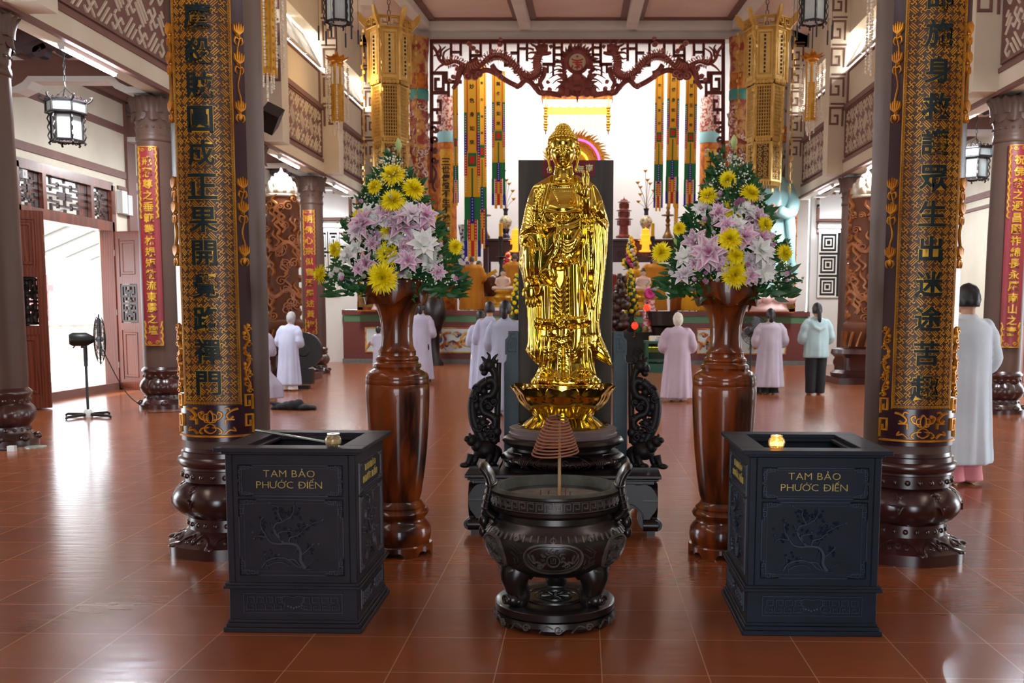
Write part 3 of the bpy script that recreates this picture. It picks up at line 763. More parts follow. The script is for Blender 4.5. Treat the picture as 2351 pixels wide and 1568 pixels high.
def corner_fret(mb, fm, x, y, sx, sy, s, w=.005, h=.006):
    """square-scroll ornament that sits in a panel corner"""
    for P in ([(0, 0), (3.6, 0)], [(0, 0), (0, 3.6)], [(0.2, 1), (1, 1), (1, .2)], [(1, 1), (1, 1.9), (.2, 1.9), (.2, 1.35), (.6, 1.35)], [(1, 1), (1.9, 1), (1.9, .2), (1.35, .2), (1.35, .6)],
              [(1.9, .9), (2.9, .9), (2.9, .3), (2.3, .3), (2.3, .6)], [(.9, 1.9), (.9, 2.9), (.3, 2.9), (.3, 2.3), (.6, 2.3)], [(2.9, .5), (3.6, .5), (3.6, .2)], [(.5, 2.9), (.5, 3.6), (.2, 3.6)]):
        mb.stroke(fm, [(x+sx*a*s, y+sy*b*s) for a, b in P], w, h)
def plum_tree(mb, fm, ox, oy, s, r):
    """flowering plum branch in relief: trunk, twigs, blossoms, rock and grass; unit square"""
    def br(P, w0, w1, h=.01):
        Q = sp2(P, 5); n = len(Q); mb.stroke(fm, [(ox+a*s, oy+b*s) for a, b in Q], [(w0+(w1-w0)*i/(n-1))*s for i in range(n)], h)
    br([(.72, .02), (.66, .12), (.66, .25), (.6, .34), (.48, .36), (.4, .36)], .07, .045, .014)
    br([(.46, .36), (.36, .35), (.26, .37), (.2, .44), (.16, .52)], .045, .02)
    br([(.44, .36), (.36, .44), (.3, .55), (.33, .63), (.42, .66), (.52, .72)], .045, .02)
    br([(.5, .37), (.52, .44), (.62, .47), (.7, .54)], .035, .015)
    br([(.33, .52), (.28, .6), (.26, .66)], .02, .01); br([(.4, .4), (.36, .5), (.5, .53), (.56, .5)], .03, .01)
    br([(.66, .2), (.74, .26), (.82, .34)], .03, .015); br([(.42, .66), (.36, .78), (.36, .86), (.24, .9)], .025, .01); br([(.52, .7), (.58, .82), (.58, .92)], .02, .01)
    br([(.7, .56), (.84, .64), (.96, .68)], .02, .008); br([(.16, .5), (.12, .62), (.14, .7)], .02, .01); br([(.2, .44), (.08, .46), (.0, .44)], .02, .008)
    br([(.2, .0), (.18, .1), (.16, .18)], .02, .01); br([(.62, .3), (.58, .22)], .02, .005); br([(.6, .36), (.62, .42)], .02, .004)
    for k in range(5): br([(.74, .02), (.78+.04*k, .08+.02*k), (.84+.06*k, .16-.012*k)], .012, .003, .007)
    br([(.12, .02), (.2, .12), (.34, .16), (.48, .14), (.58, .06), (.66, .02)], .03, .02); br([(.2, .04), (.3, .09), (.42, .09), (.5, .04)], .02, .012); br([(.5, .14), (.58, .13), (.62, .08), (.7, .01), (.8, .0)], .03, .012)
    spots = [(.36, .86), (.24, .91), (.58, .92), (.14, .7), (.96, .68), (.0, .5), (.02, .42), (.82, .34), (.9, .34), (.16, .2), (.36, .2), (.68, .64), (.76, .62), (.5, .55)]
    for x, y in spots: mb.dome(fm, ox+x*s, oy+y*s, .022*s, .022*s, .012, 8, 2)
    for cx, cy, n, sp in ((.4, .78, 20, .09), (.58, .8, 16, .07), (.16, .6, 12, .08), (.7, .58, 18, .09), (.84, .64, 9, .07), (.78, .3, 10, .07), (.48, .53, 10, .08), (.12, .48, 8, .06), (.24, .18, 8, .07)):
        for k in range(n):
            x, y = cx+r.gauss(0, sp*.6), cy+r.gauss(0, sp*.6); q = .017*s
            for m in range(5):
                a = 2*PI*m/5+k; mb.dome(fm, ox+x*s+q*.8*math.cos(a), oy+y*s+q*.8*math.sin(a), q*.62, q*.62, .008, 6, 1)
            mb.dome(fm, ox+x*s, oy+y*s, q*.4, q*.4, .012, 5, 1)

def donation_box(cx, cy, W, D, label, m, m2):
    t = thing('donation_box', label, 'donation box', (cx, cy, 0))
    H = .79; bw, bd = W-.04, D-.05
    b = MB()
    b.box((0, 0, .010), (W, D, .02)); b.box((0, 0, .028), (W-.018, D-.018, .018)); b.box((0, 0, .044), (W-.03, D-.03, .014))
    b.box((0, 0, .115), (bw, bd, .15), tp=.995)
    b.box((0, 0, .195), (W-.005, D-.005, .014)); b.box((0, 0, .207), (W-.016, D-.016, .012))
    th = .03                                                # hollow upper body
    for sx in (-1, 1): b.box((sx*(bw/2-th/2), 0, .485), (th, bd, .55))
    for sy in (-1, 1): b.box((0, sy*(bd/2-th/2), .485), (bw-2*th, th, .55))
    b.box((0, 0, .5), (bw-2*th, bd-2*th, .02))
    o = b.build('body', m, t); o.modifiers.new('b', 'BEVEL').width = .003
    k = MB(); fw = .105
    for z, w, hh in ((.768, W-.02, .014), (.783, W+.03, .018)):
        d = D+(w-W)
        for sy in (-1, 1): k.box((0, sy*(d/2-fw/2), z), (w, fw, hh))
        for sx in (-1, 1): k.box((sx*(w/2-fw/2), 0, z), (fw, d-2*fw, hh))
    o = k.build('top_frame', m, t); o.modifiers.new('b', 'BEVEL').width = .002
    r = random.Random(3); allrel = MB()
    for face in range(4):
        an = face*PI/2; c, s_ = math.cos(an), math.sin(an); fwid = bw if face % 2 == 0 else bd; off = (bd if face % 2 == 0 else bw)/2
        N = (s_, -c, 0); U = (c, s_, 0)
        fm = plane_map((N[0]*off, N[1]*off, 0), U, (0, 0, 1), N)
        a = fwid/2-.055; rel = MB()
        for q, (z0, z1) in enumerate(((.585, .715), (.245, .57))):
            rel.stroke(fm, rect(-a, z0, a, z1), .006, .006, closed=True); rel.stroke(fm, rect(-a+.022, z0+.016, a-.022, z1-.016) if q else rect(-a+.014, z0+.01, a-.014, z1-.01), .003, .004, closed=True)
            for sx in (-1, 1):
                corner_fret(rel, fm, sx*a, z1, -sx, -1, .021 if q else .017); corner_fret(rel, fm, sx*a, z0, -sx, 1, .021 if q else .017)
        plum_tree(rel, fm, -.165, .272, .31, r)
        rel.stroke(fm, rect(-a+.01, .082, a-.01, .165), .005, .005, closed=True)
        for sx in (-1, 1):
            for x in (.06, .1, .14, .18, .22):
                if x < a-.02:
                    rel.stroke(fm, [(sx*(x+.012), .12), (sx*(x+.012), .15), (sx*(x-.016), .15), (sx*(x-.016), .128), (sx*x, .128)], .005, .007)
                    rel.stroke(fm, [(sx*(x+.018), .122), (sx*(x+.018), .096), (sx*(x-.012), .096), (sx*(x-.012), .112), (sx*x+.002, .112)], .005, .007)
            rel.stroke(fm, [(sx*q[0], q[1]) for q in sp2([(.0, .15), (.03, .155), (.05, .145), (.045, .13), (.035, .12), (.04, .1), (.06, .098)], 4)], .005, .008)
        for x in range(-3, 4): rel.dome(fm, x*.012, .1+.004*abs(x), .006, .006, .006, 6, 1)
        allrel.merge(rel)
        le = MB(); f3 = lambda u, v, h: fm(u, v, h)
        viet(le, f3, 'TAM BAO', -.005, .680, .028, .004, {5: 'hook'}, -.018); viet(le, f3, 'PHUOC DIEN', -.005, .632, .028, .004, {2: 'horn', 3: 'horn acute', 6: 'bar', 7: 'dot', 8: 'hat grave'}, -.018)
        le.build('lettering', M['letter'], t)
    allrel.build('relief_panels', m2, t, 50)
    return t
donation_box(-1.225, 4.39, .59, .62, 'dark donation box left of the incense burner, carved plum tree and brass letters', M['box'], mat('lacquer_relief_highlight', (58, 54, 64), .42, spec=.4))  # relief lighter than the box: edge highlights painted into its colour
donation_box(.975, 4.43, .59, .64, 'dark donation box right of the incense burner, with lit candle glass', M['boxbluecast'], mat('lacquer_relief_blue_highlight', (42, 52, 68), .42, spec=.4))  # relief again carries painted edge highlights, here with the bluish cast

def candle_glass(x, y, z, label, lit):
    t = thing('candle_holder', label, 'candle', (x, y, z))
    g = MB()
    def rf(r, zz, a, k): return (r*(1+.05*math.cos(8*a+(PI if k % 2 else 0))) if 1 <= k <= 5 else r, zz)
    g.lathe([(.018, 0), (.026, .004), (.033, .014), (.035, .026), (.032, .038), (.025, .046), (.025, .055), (.022, .055), (.022, .046), (.028, .036), (.03, .026), (.028, .014), (.02, .008)], 32, rf=rf)
    g.build('glass', M['candleglass'], t, 30)
    w = MB(); w.lathe([(.019, .009), (.026, .014), (.027, .024), (.0, .024)], 16); w.build('wax', M['flame'] if lit else mat('pale_wax', (214, 196, 150), .5), t, 50)
    if lit:
        f = MB(); f.lathe([(.0, .024), (.004, .03), (.003, .038), (0, .046)], 8); f.build('flame_tip', M['flame'], t, 60)
        l = bpy.data.lights.new('candle_flame', 'POINT'); l.energy = .25; l.color = (1, .62, .25); l.shadow_soft_size = .01
        lo = bpy.data.objects.new('candle_flame', l); COL.objects.link(lo); lo.parent = t; lo.location = (0, 0, .06)
    return t
p = at(765, 1016, 4.13); candle_glass(p.x, 4.13, .7925, 'small cut glass candle jar on the rim of the left donation box', False)
p = at(1783, 1018, 4.17); candle_glass(p.x, 4.17, .7925, 'lit cut glass candle jar on the rim of the right donation box', True)
bar = MB(); bar.tube([(-1.545, 4.66, .797), (-1.06, 4.2, .797)], .011, 6, flat=.45)
tag(bar.build('metal_strip', M['alu']), 'thin pale metal strip lying across the left donation box opening', 'strip')

# ------------------------------------------------------------------ tall turned vases
def vase(x, y, label):
    t = thing('vase', label, 'vase', (x, y, 0))
    b = MB()
    b.lathe([(.0, .3), (.118, .3), (.122, .318), (.13, .34), (.145, .45), (.16, .58), (.17, .72), (.1765, .85), (.178, .92), (.1765, .955), (.174, .958), (.1765, .962), (.1755, .985), (.174, .988), (.175, .992), (.17, 1.012), (.155, 1.03), (.135, 1.04), (.128, 1.045), (.134, 1.055), (.13, 1.07), (.12, 1.076), (.116, 1.085), (.12, 1.095), (.115, 1.108), (.105, 1.115), (.103, 1.13), (.106, 1.138), (.098, 1.148), (.09, 1.17), (.085, 1.22), (.087, 1.28), (.095, 1.33), (.112, 1.38), (.14, 1.42), (.13, 1.44), (.1, 1.46), (.08, 1.4)], 64)
    b.build('body', M['vasewood'], t, 40)
    # turned-down lip with six scallops
    l = MB(); n = 72; rings = []
    for i in range(n):
        a = 2*PI*i/n; q = .5+.5*math.cos(5*(a+PI/2))           # scallop at the front
        z0 = 1.445-.055*q**1.3; r0 = .168-.012*q
        rings.append([(r*math.cos(a), r*math.sin(a), z) for r, z in ((.13, 1.4+.0*q), (r0, z0+.004), (r0+.012, z0), (r0+.016, z0+.012), (.184, 1.47), (.182, 1.525), (.172, 1.535), (.16, 1.52), (.14, 1.44))])
    rings.append(rings[0]); l.loft(rings, cap=False); l.build('lip', M['vasewood'], t, 35)
    f = MB()
    f.lathe([(.0, .02), (.15, .045), (.163, .06), (.178, .085), (.182, .115), (.178, .15), (.163, .175), (.15, .185), (.146, .2), (.15, .21), (.164, .222), (.168, .238), (.16, .252), (.147, .26), (.15, .27), (.138, .28), (.128, .29), (.122, .302), (.0, .302)], 64); f.build('pedestal', M['vasewood'], t, 40)
    g = MB(); n = 96; rings = []
    for i in range(n):
        a = 2*PI*i/n; w = abs(((a/(2*PI)*6) % 1)-.5)*2               # bracket-cut foot
        z0 = 0 if w > .55 else (.02 if w > .4 else (.03 if w > .12 else .022))
        rings.append([(r*math.cos(a), r*math.sin(a), z) for r, z in ((.165, z0), (.187, z0), (.187, .055), (.182, .062), (.165, .066))])
    rings.append(rings[0]); g.loft(rings, cap=False); g.build('foot', M['vasewood'], t, 35)
    return t
VL = (-1.035, 5.53); VR = (.79, 5.56)
vase(VL[0], VL[1], 'tall glossy wooden vase left of the golden statue'); vase(VR[0], VR[1], 'tall glossy wooden vase right of the golden statue')
M['gold'] = mat('polished_gold', (228, 196, 84), .14, metal=1.0, c2=(222, 188, 74), vs=6)
M['ebony'] = mat('black_brown_polished_wood', (30, 18, 17), .36, c2=(22, 13, 13), vs=6, spec=.3, coat=.2, crough=.18)
M['ebonym'] = mat('dull_black_carving', (30, 24, 25), .5, c2=(22, 18, 19), vs=8, spec=.3)
M['plinth'] = mat('mauve_grey_stone', (126, 108, 104), .55, c2=(112, 94, 92), vs=9)
M['bluegrey'] = mat('slate_blue_paint', (58, 78, 90), .5, c2=(44, 62, 74), vs=7)
M['boardwood'] = mat('weathered_brown_board', (72, 62, 50), .6, c2=(46, 40, 34), vs=4, stretch=(4, 4, .3))
SY = 6.35; SK = .00277; SKZ = .002695; SX0 = at(1293, 885, SY).x; SZ0 = at(1293, 880, SY).z

def statue():
    t = thing('buddha_statue', 'tall golden standing robed statue with raised hand, on a golden lotus', 'statue', (SX0, SY, SZ0))
    # ---- body sculpted as a closed relief: front and back share one outline
    L = [(1262, 396), (1250, 403), (1223, 419), (1211, 445), (1204, 473), (1199, 498), (1193, 521), (1190, 543), (1192, 560), (1190, 597), (1189, 606), (1195, 622), (1200, 645), (1203, 665), (1207, 693), (1210, 743), (1209, 784), (1204, 803), (1215, 819), (1227, 834), (1236, 838), (1234, 844), (1226, 859), (1217, 871), (1216, 880)]
    R_ = [(1324, 396), (1338, 403), (1363, 416), (1374, 434), (1383, 456), (1391, 484), (1397, 508), (1395, 530), (1395, 545), (1391, 597), (1385, 655), (1381, 701), (1377, 735), (1381, 766), (1391, 789), (1402, 814), (1407, 835), (1404, 840), (1377, 828), (1367, 822), (1367, 836), (1371, 859), (1382, 871), (1383, 880)]
    poly = np.array(L+R_[::-1], float)
    x0, x1, y0, y1 = 1184, 1412, 392, 881; st = 1.25
    xs = np.arange(x0, x1, st); ys = np.arange(y0, y1, st); X, Y = np.meshgrid(xs, ys)
    def inside(P):
        P = np.array(P, float); r = np.zeros(X.shape, bool)
        for (ax, ay), (bx, by) in zip(P, np.roll(P, -1, 0)):
            if ay == by: continue
            c = ((ay > Y) != (by > Y)) & (X < (bx-ax)*(Y-ay)/(by-ay)+ax); r ^= c
        return r
    def dist(P, closed=False):
        P = np.array(P, float); d = np.full(X.shape, 1e9); Q = np.roll(P, -1, 0)
        for i in range(len(P) if closed else len(P)-1):
            a, b = P[i], Q[i]; e = b-a; l = (e**2).sum() or 1e-9
            tt = np.clip(((X-a[0])*e[0]+(Y-a[1])*e[1])/l, 0, 1)
            d = np.minimum(d, np.hypot(X-a[0]-tt*e[0], Y-a[1]-tt*e[1]))
        return d
    ins = inside(poly); D = np.zeros(X.shape)
    hwc = np.interp(ys, [396, 420, 470, 520, 600, 700, 780, 830, 850, 880], [26, 46, 56, 60, 62, 54, 50, 48, 52, 62])
    lx = np.interp(ys, [p[1] for p in L], [p[0] for p in L]); Rc = [p for p in R_ if p[1] <= 740]+[(1375, 766), (1373, 790), (1369, 815), (1367, 836), (1371, 859), (1382, 871), (1383, 881)]
    rx = np.interp(ys, [p[1] for p in Rc], [p[0] for p in Rc])
    sm_ = lambda v: np.convolve(np.pad(v, 6, mode='edge'), np.ones(13)/13, 'valid')
    lx, rx = np.minimum(sm_(lx), lx+3)-1, np.maximum(sm_(rx), rx-3)+1
    c_, h_ = ((lx+rx)/2)[:, None], ((rx-lx)/2)[:, None]
    edge = np.clip(dist(poly, True)/9, 0, 1); soft = np.sqrt(1-(1-edge)**2)
    D = hwc[:, None]*np.sqrt(np.clip(1-((X-c_)/h_)**2, 0, 1))**.9
    D = np.maximum(D, 14*np.clip(dist(poly, True)/9, 0, 1)**.5)
    F = np.zeros(X.shape)
    def layer(P, tk, e=3.0):
        m = inside(P); F[m] += (tk*np.sqrt(1-(1-np.clip(dist(P, True)/e, 0, 1))**2))[m]
    def ridge(P, w, amp, sm=True):
        if sm and len(P) > 2: P = sp2(P, 5)
        d = dist(P); F[:] += amp*np.exp(-(d/w)**2)
    def crease(P, w, amp): ridge(P, w, -amp)
    rr = np.random.RandomState(5)
    def pattern(P, w, amp):
        """embossed floral hem: little bumps inside a band"""
        Q = sp2(P, 6); d = dist(Q); m = d < w
        F[:] += np.where(m, 2.4, 0)+np.where(m, amp*np.sin(X*1.35+1.3*np.sin(Y*.7))*np.sin(Y*1.3+1.1*np.sin(X*.8)), 0)
        F[:] += 1.6*np.exp(-((d-w)/1.2)**2)
    # chest, necklace, collar
    layer([(1266, 400), (1318, 400), (1322, 440), (1328, 490), (1254, 490), (1262, 440)], -3, 4)
    for yy in np.arange(424, 472, 4.4):
        hw = 27*(1-(yy-424)/70)
        for xx in np.arange(1293-hw, 1293+hw+.1, 4.4): F += 2.6*np.exp(-(((X-xx-(2.2 if int(yy*5) % 2 else 0))**2+(Y-yy)**2)/2.4))
    for q in np.linspace(-1, 1, 15): F += 3*np.exp(-(((X-1293-24*q)**2+(Y-(424-6*q*q+2))**2)/4))
    pattern([(1258, 402), (1247, 425), (1238, 450), (1233, 478)], 5, 1.3)
    ridge([(1264, 402), (1256, 440), (1248, 475), (1240, 500)], 3.5, 5); ridge([(1322, 402), (1332, 440), (1336, 480)], 4, 5)
    F += 9*np.exp(-(((X-1290)/30)**2+((Y-478)/16)**2))
    ridge([(1252, 484), (1270, 487), (1291, 491), (1312, 487), (1328, 484)], 2.6, 7)
    for k in range(6):
        a = -1+2*k/5.0
        ridge([(1291+34*a, 492), (1291+26*a, 500+4*(1-abs(a))), (1291+10*a, 508)], 2.0, 4)
    for k, y in enumerate((498, 504)): ridge([(1268, 492), (1280, y+4), (1292, y+7), (1304, y+4), (1316, 492)], 2.0, 3.5)
    # shoulder drapery and left sleeve
    for k in range(6):
        ridge([(1206-2*k*.4, 462+9*k), (1218, 474+9*k), (1230, 470+8*k), (1240, 452+8*k)], 2.2, 4.2)
    ridge([(1230, 440), (1225, 480), (1222, 515)], 4, 5)
    pattern([(1192, 532), (1206, 522), (1222, 516), (1238, 520)], 4.5, 1.2)
    crease([(1192, 538), (1208, 530), (1225, 527), (1236, 530)], 2.4, 7)
    for k in range(3): ridge([(1194, 545+6*k), (1206, 540+5*k), (1220, 545+6*k), (1228, 558+9*k)], 2.3, 4.5)
    layer([(1200, 562), (1212, 548), (1222, 560), (1226, 600), (1226, 640), (1204, 640), (1200, 610)], 17, 12)      # forearm
    crease([(1203, 562), (1210, 549), (1217, 550), (1222, 562)], 2.5, 9)
    ridge([(1190, 602), (1199, 585), (1206, 562)], 2.5, 5); pattern([(1193, 590), (1197, 570), (1202, 556)], 3.2, 1)
    for k in range(5): ridge([(1228+3.2*k, 570), (1226+3.2*k, 605), (1227+3.5*k, 636)], 1.5, 4.2, False)
    ridge([(1233, 636), (1242, 650), (1240, 668), (1231, 672)], 4, 8)
    # swags across the hips
    for k in range(7):
        ridge([(1233+1.5*k, 512+8*k), (1246+1*k, 538+6.5*k), (1258, 545+5*k), (1272, 528+5*k), (1280, 512+4*k)], 2.4, 5)
    pattern([(1246, 500), (1252, 515), (1262, 524)], 4, 1.2)
    ridge([(1258, 522), (1270, 518), (1280, 508), (1292, 502)], 5, 8)
    layer([(1279, 503), (1294, 503), (1291, 560), (1289, 578), (1276, 590), (1262, 594), (1272, 565), (1277, 530)], 9, 3)
    pattern([(1284, 512), (1281, 545), (1278, 572), (1268, 588)], 4.2, 1.3)
    F += 11*np.exp(-(((X-1303)/16)**2+((Y-540)/20)**2))
    for k in range(3): ridge([(1294, 512+5*k), (1310, 514+5*k), (1328, 506+5*k)], 1.8, 3)
    for k in range(4): ridge([(1291, 550+7*k), (1303, 556+7*k), (1318, 548+6*k), (1330, 528+5*k)], 2.2, 5)
    pattern([(1297, 592), (1312, 582), (1323, 566), (1332, 545)], 5, 1.3)
    crease([(1300, 600), (1316, 592), (1330, 570), (1337, 545)], 2.5, 8)
    layer([(1280, 585), (1294, 583), (1298, 604), (1290, 611), (1277, 610)], 9, 3); pattern([(1284, 597), (1293, 596)], 5, 1.2)
    crease([(1276, 612), (1288, 614), (1300, 606)], 2.2, 8)
    # hanging corner of the outer cloth
    layer([(1262, 592), (1278, 588), (1275, 612), (1279, 630), (1272, 648), (1262, 640), (1246, 630), (1240, 624), (1255, 605)], 8, 3)
    pattern([(1247, 622), (1258, 620), (1266, 628)], 4, 1.2); ridge([(1268, 596), (1264, 615), (1270, 640)], 2.4, 5); crease([(1240, 630), (1250, 630), (1262, 643), (1272, 652)], 2.4, 9)
    # legs and skirt
    ridge([(1250, 655), (1250, 700), (1252, 733)], 12, 12); ridge([(1317, 605), (1318, 660), (1320, 728)], 11, 13)
    for x in (1262, 1270): ridge([(x, 650), (x+1, 690), (x+2, 735)], 1.8, 5, False)
    for x in (1300, 1304, 1331): ridge([(x, 610), (x, 660), (x+2, 722)], 1.8, 4.5, False)
    for k in range(8): ridge([(1272, 640+12*k), (1279, 656+12*k), (1287, 663+12*k), (1295, 654+12*k), (1302, 636+12*k)], 2.4, 5)
    layer([(1233, 726), (1252, 730), (1271, 730), (1272, 745), (1252, 745), (1233, 740)], 9, 3); pattern([(1236, 733), (1252, 737), (1269, 738)], 5, 1.3)
    layer([(1303, 724), (1322, 724), (1344, 722), (1345, 738), (1322, 743), (1303, 742)], 9, 3); pattern([(1306, 732), (1322, 733), (1341, 730)], 5, 1.3)
    for P in ([(1233, 746), (1252, 749), (1272, 748)], [(1302, 745), (1322, 746), (1346, 742)]): crease(P, 2.4, 9)
    layer([(1275, 720), (1302, 720), (1312, 758), (1302, 768), (1289, 772), (1276, 768), (1266, 758)], 7, 4)
    ridge([(1288, 720), (1289, 745), (1289, 765)], 4, 6); ridge([(1266, 760), (1278, 768), (1290, 770), (1302, 768), (1314, 756)], 2.4, 5)
    layer([(1272, 770), (1308, 770), (1304, 784), (1290, 792), (1277, 786)], 7, 4); ridge([(1272, 776), (1280, 788), (1290, 791), (1300, 787), (1308, 776)], 2.2, 5); pattern([(1282, 777), (1290, 781), (1299, 777)], 4, 1.2)
    ridge([(1258, 752), (1258, 775), (1263, 795)], 9, 9); ridge([(1321, 748), (1320, 775), (1318, 797)], 10, 11)
    for k in range(3): ridge([(1308, 796+7*k), (1316, 806+8*k), (1326, 801+8*k), (1336, 785+8*k)], 2.6, 5)
    for k in range(3): ridge([(1254, 796+8*k), (1262, 803+8*k), (1272, 800+8*k), (1278, 790+8*k)], 2.6, 5)
    layer([(1280, 792), (1308, 792), (1311, 850), (1310, 866), (1296, 866), (1295, 872), (1276, 870), (1279, 840)], 8, 3)
    pattern([(1286, 797), (1285, 830), (1284, 866)], 5, 1.3); pattern([(1301, 797), (1302, 830), (1304, 858)], 5, 1.3); crease([(1294, 795), (1295, 830), (1296, 868)], 1.6, 6)
    for x, dx in ((1244, -22), (1252, -16), (1338, 8), (1346, 16), (1355, 22), (1264, -8)): ridge([(x, 770), (x+dx*.1, 815), (x+dx*.5, 850), (x+dx, 876)], 2.6, 6)
    for cx in (1252, 1338):                       # feet under the hem
        F += 16*np.exp(-(((X-cx)/20)**2+((Y-866)/8)**2))
        for q in range(5): F += 4*np.exp(-(((X-cx+12-6*q)/2.4)**2+((Y-870)/4.5)**2))
        ridge([(cx-24, 862), (cx-6, 846), (cx+12, 848), (cx+27, 862)], 2.4, 6)
    # left wing of the outer robe
    for x in (1213, 1219, 1227, 1236): ridge([(x, 700), (x+1, 760), (x+3, 828)], 2.2, 5, False)
    pattern([(1209, 800), (1216, 812), (1226, 822)], 5, 1.2); crease([(1240, 690), (1239, 760), (1236, 830)], 3, 8)
    # right arm, sleeve and cape
    layer([(1338, 430), (1352, 428), (1352, 470), (1348, 500), (1336, 506), (1330, 480), (1333, 450)], 16, 10)      # raised forearm
    ridge([(1358, 425), (1366, 455), (1372, 480)], 8, 7); ridge([(1345, 410), (1366, 428), (1378, 455), (1388, 490)], 3, 5)
    layer([(1372, 462), (1380, 458), (1388, 478), (1396, 508), (1386, 500), (1374, 488), (1368, 475)], 9, 5)
    for k in range(4): ridge([(1344+5*k, 470+4*k), (1356+6*k, 482+5*k), (1364+8*k, 498+7*k)], 2.3, 5)
    ridge([(1336, 506), (1348, 512), (1352, 530)], 4, 7)
    for x, a in ((1345, 6), (1362, 5), (1369, 5), (1376, 5), (1383, 5), (1389, 4)):
        ridge([(x-4, 500), (x, 540), (x+2, 600), (x-2, 660), (x-6, 710), (x-4, 760)], 2.3, a)
    pattern([(1356, 515), (1353, 545), (1352, 580), (1353, 612)], 4.6, 1.4); ridge([(1361, 505), (1360, 560), (1359, 615), (1362, 660)], 1.8, 5); ridge([(1345, 520), (1342, 570), (1346, 620), (1354, 668), (1360, 700)], 3, 8)
    ridge([(1337, 510), (1336, 560), (1336, 620), (1342, 680), (1350, 730)], 4.5, 9)
    crease([(1357, 625), (1352, 650), (1358, 668)], 4, 8)
    pattern([(1364, 786), (1376, 798), (1390, 810), (1400, 826)], 6, 1.4); crease([(1356, 790), (1366, 806), (1382, 818), (1398, 834)], 3, 9)
    ridge([(1372, 735), (1374, 765), (1384, 792), (1398, 815)], 3, 6)
    D = D+F*soft; D[~ins] = 0; D = np.maximum(D, 0)
    for _ in range(2):
        K = np.pad(D, 1, mode='edge'); D = (K[1:-1, 1:-1]*4+K[:-2, 1:-1]+K[2:, 1:-1]+K[1:-1, :-2]+K[1:-1, 2:])/8
    B = np.where(ins, np.minimum(hwc[:, None], 60)*.75*soft**.7, 0)
    idx = -np.ones(X.shape, int); bdx = -np.ones(X.shape, int); vs = []
    cell = ins[:-1, :-1] & ins[1:, :-1] & ins[:-1, 1:] & ins[1:, 1:]
    used = np.zeros(X.shape, bool); used[:-1, :-1] |= cell; used[1:, :-1] |= cell; used[:-1, 1:] |= cell; used[1:, 1:] |= cell
    cnt = np.zeros(X.shape, int); cnt[:-1, :-1] += cell; cnt[1:, :-1] += cell; cnt[:-1, 1:] += cell; cnt[1:, 1:] += cell
    bord = used & (cnt < 4)
    for i, j in zip(*np.where(used)):
        px, pz = (X[i, j]-1293)*SK, (880-Y[i, j])*SKZ
        idx[i, j] = len(vs); vs.append((px, 0 if bord[i, j] else -D[i, j]*SK, pz))
        if bord[i, j]: bdx[i, j] = idx[i, j]
        else: bdx[i, j] = len(vs); vs.append((px, B[i, j]*SK, pz))
    fs = []
    for i, j in zip(*np.where(cell)):
        fs.append((idx[i, j], idx[i+1, j], idx[i+1, j+1], idx[i, j+1])); fs.append((bdx[i, j], bdx[i, j+1], bdx[i+1, j+1], bdx[i+1, j]))
    mb = MB(); mb.add(vs, fs); o = mb.build('robed_body', M['gold'], t, 180)
    sm = o.modifiers.new('s', 'SMOOTH'); sm.factor = .5; sm.iterations = 2
    # ---- head
    P = lambda x, y: ((x-1293)*SK, (880-y)*SKZ)
    hd = MB(); cx, cz = P(1291, 349); cy = -.055
    n1, n2 = 96, 80; vs = []
    def head_y(x, z):          # features, px units from the face centre
        g = lambda a, b, sa, sb, k: k*math.exp(-((x-a)/sa)**2-((z-b)/sb)**2)
        d = 0
        for s in (-1, 1):
            d += g(s*11, 13-.0, 9, 2.6, 2.2)               # brow
            d += g(s*13, 5, 6.0, 3.2, 2.6)                 # eyelid
            d -= g(s*12.5, .8, 7.5, 1.0, 1.6)              # lower lid line
            d -= g(s*5.5, 6, 2.5, 6, 2.0)
            d += g(s*15, -10, 8, 8, 2.0)                   # cheek
            d += g(s*3.6, -9.5, 2.6, 2.4, 2.2)             # nostril
            d -= g(s*9.8, -17, 1.8, 2, 1.4)
        d += g(0, 2, 2.6, 9, 3.0)+g(0, -7.5, 3.2, 3.5, 5.2)  # nose
        d += g(0, -16.4, 7, 1.6, 3.0)+g(0, -20.6, 6, 1.8, 3.0)-g(0, -18.5, 8.5, .8, 2.4)   # lips
        d -= g(0, -25, 7, 1.8, 1.4); d += g(0, -31, 8, 4, 3.4)
        d += g(0, 18, 2.2, 2.2, 1.6)                       # urna
        return d
    for i in range(n2+1):
        la = -PI/2+PI*i/n2
        for j in range(n1):
            lo = 2*PI*j/n1
            zz = math.sin(la); w = math.cos(la)
            taper = 1 if zz > -.1 else 1-.22*(-zz-.1)**1.2
            ux, uz = 28.5*math.copysign(abs(w)**.85, w)*math.cos(lo)*taper, 36.5*zz
            uy = 32*w*math.sin(lo)
            if uy < 0:
                k = min(1, -uy/12); uy -= head_y(ux, uz)*k*1.15
            vs.append((cx+ux*SK, cy+uy*SK, cz+uz*SK))
    hd.add(vs, [(i*n1+j, i*n1+(j+1) % n1, (i+1)*n1+(j+1) % n1, (i+1)*n1+j) for i in range(n2) for j in range(n1)])
    nz = [(P(0, y)[1], r) for y, r in ((370, 20), (383, 20.5), (387, 22.5), (390, 21), (394, 24), (397, 22.5), (401, 26), (404, 25), (410, 29), (416, 31))]
    hd.lathe([(r*SK, z) for z, r in nz], 40, (cx+.004, -.028, 0), lambda r, z, a, k: (r*(1 if math.sin(a) > 0 else 1), z))
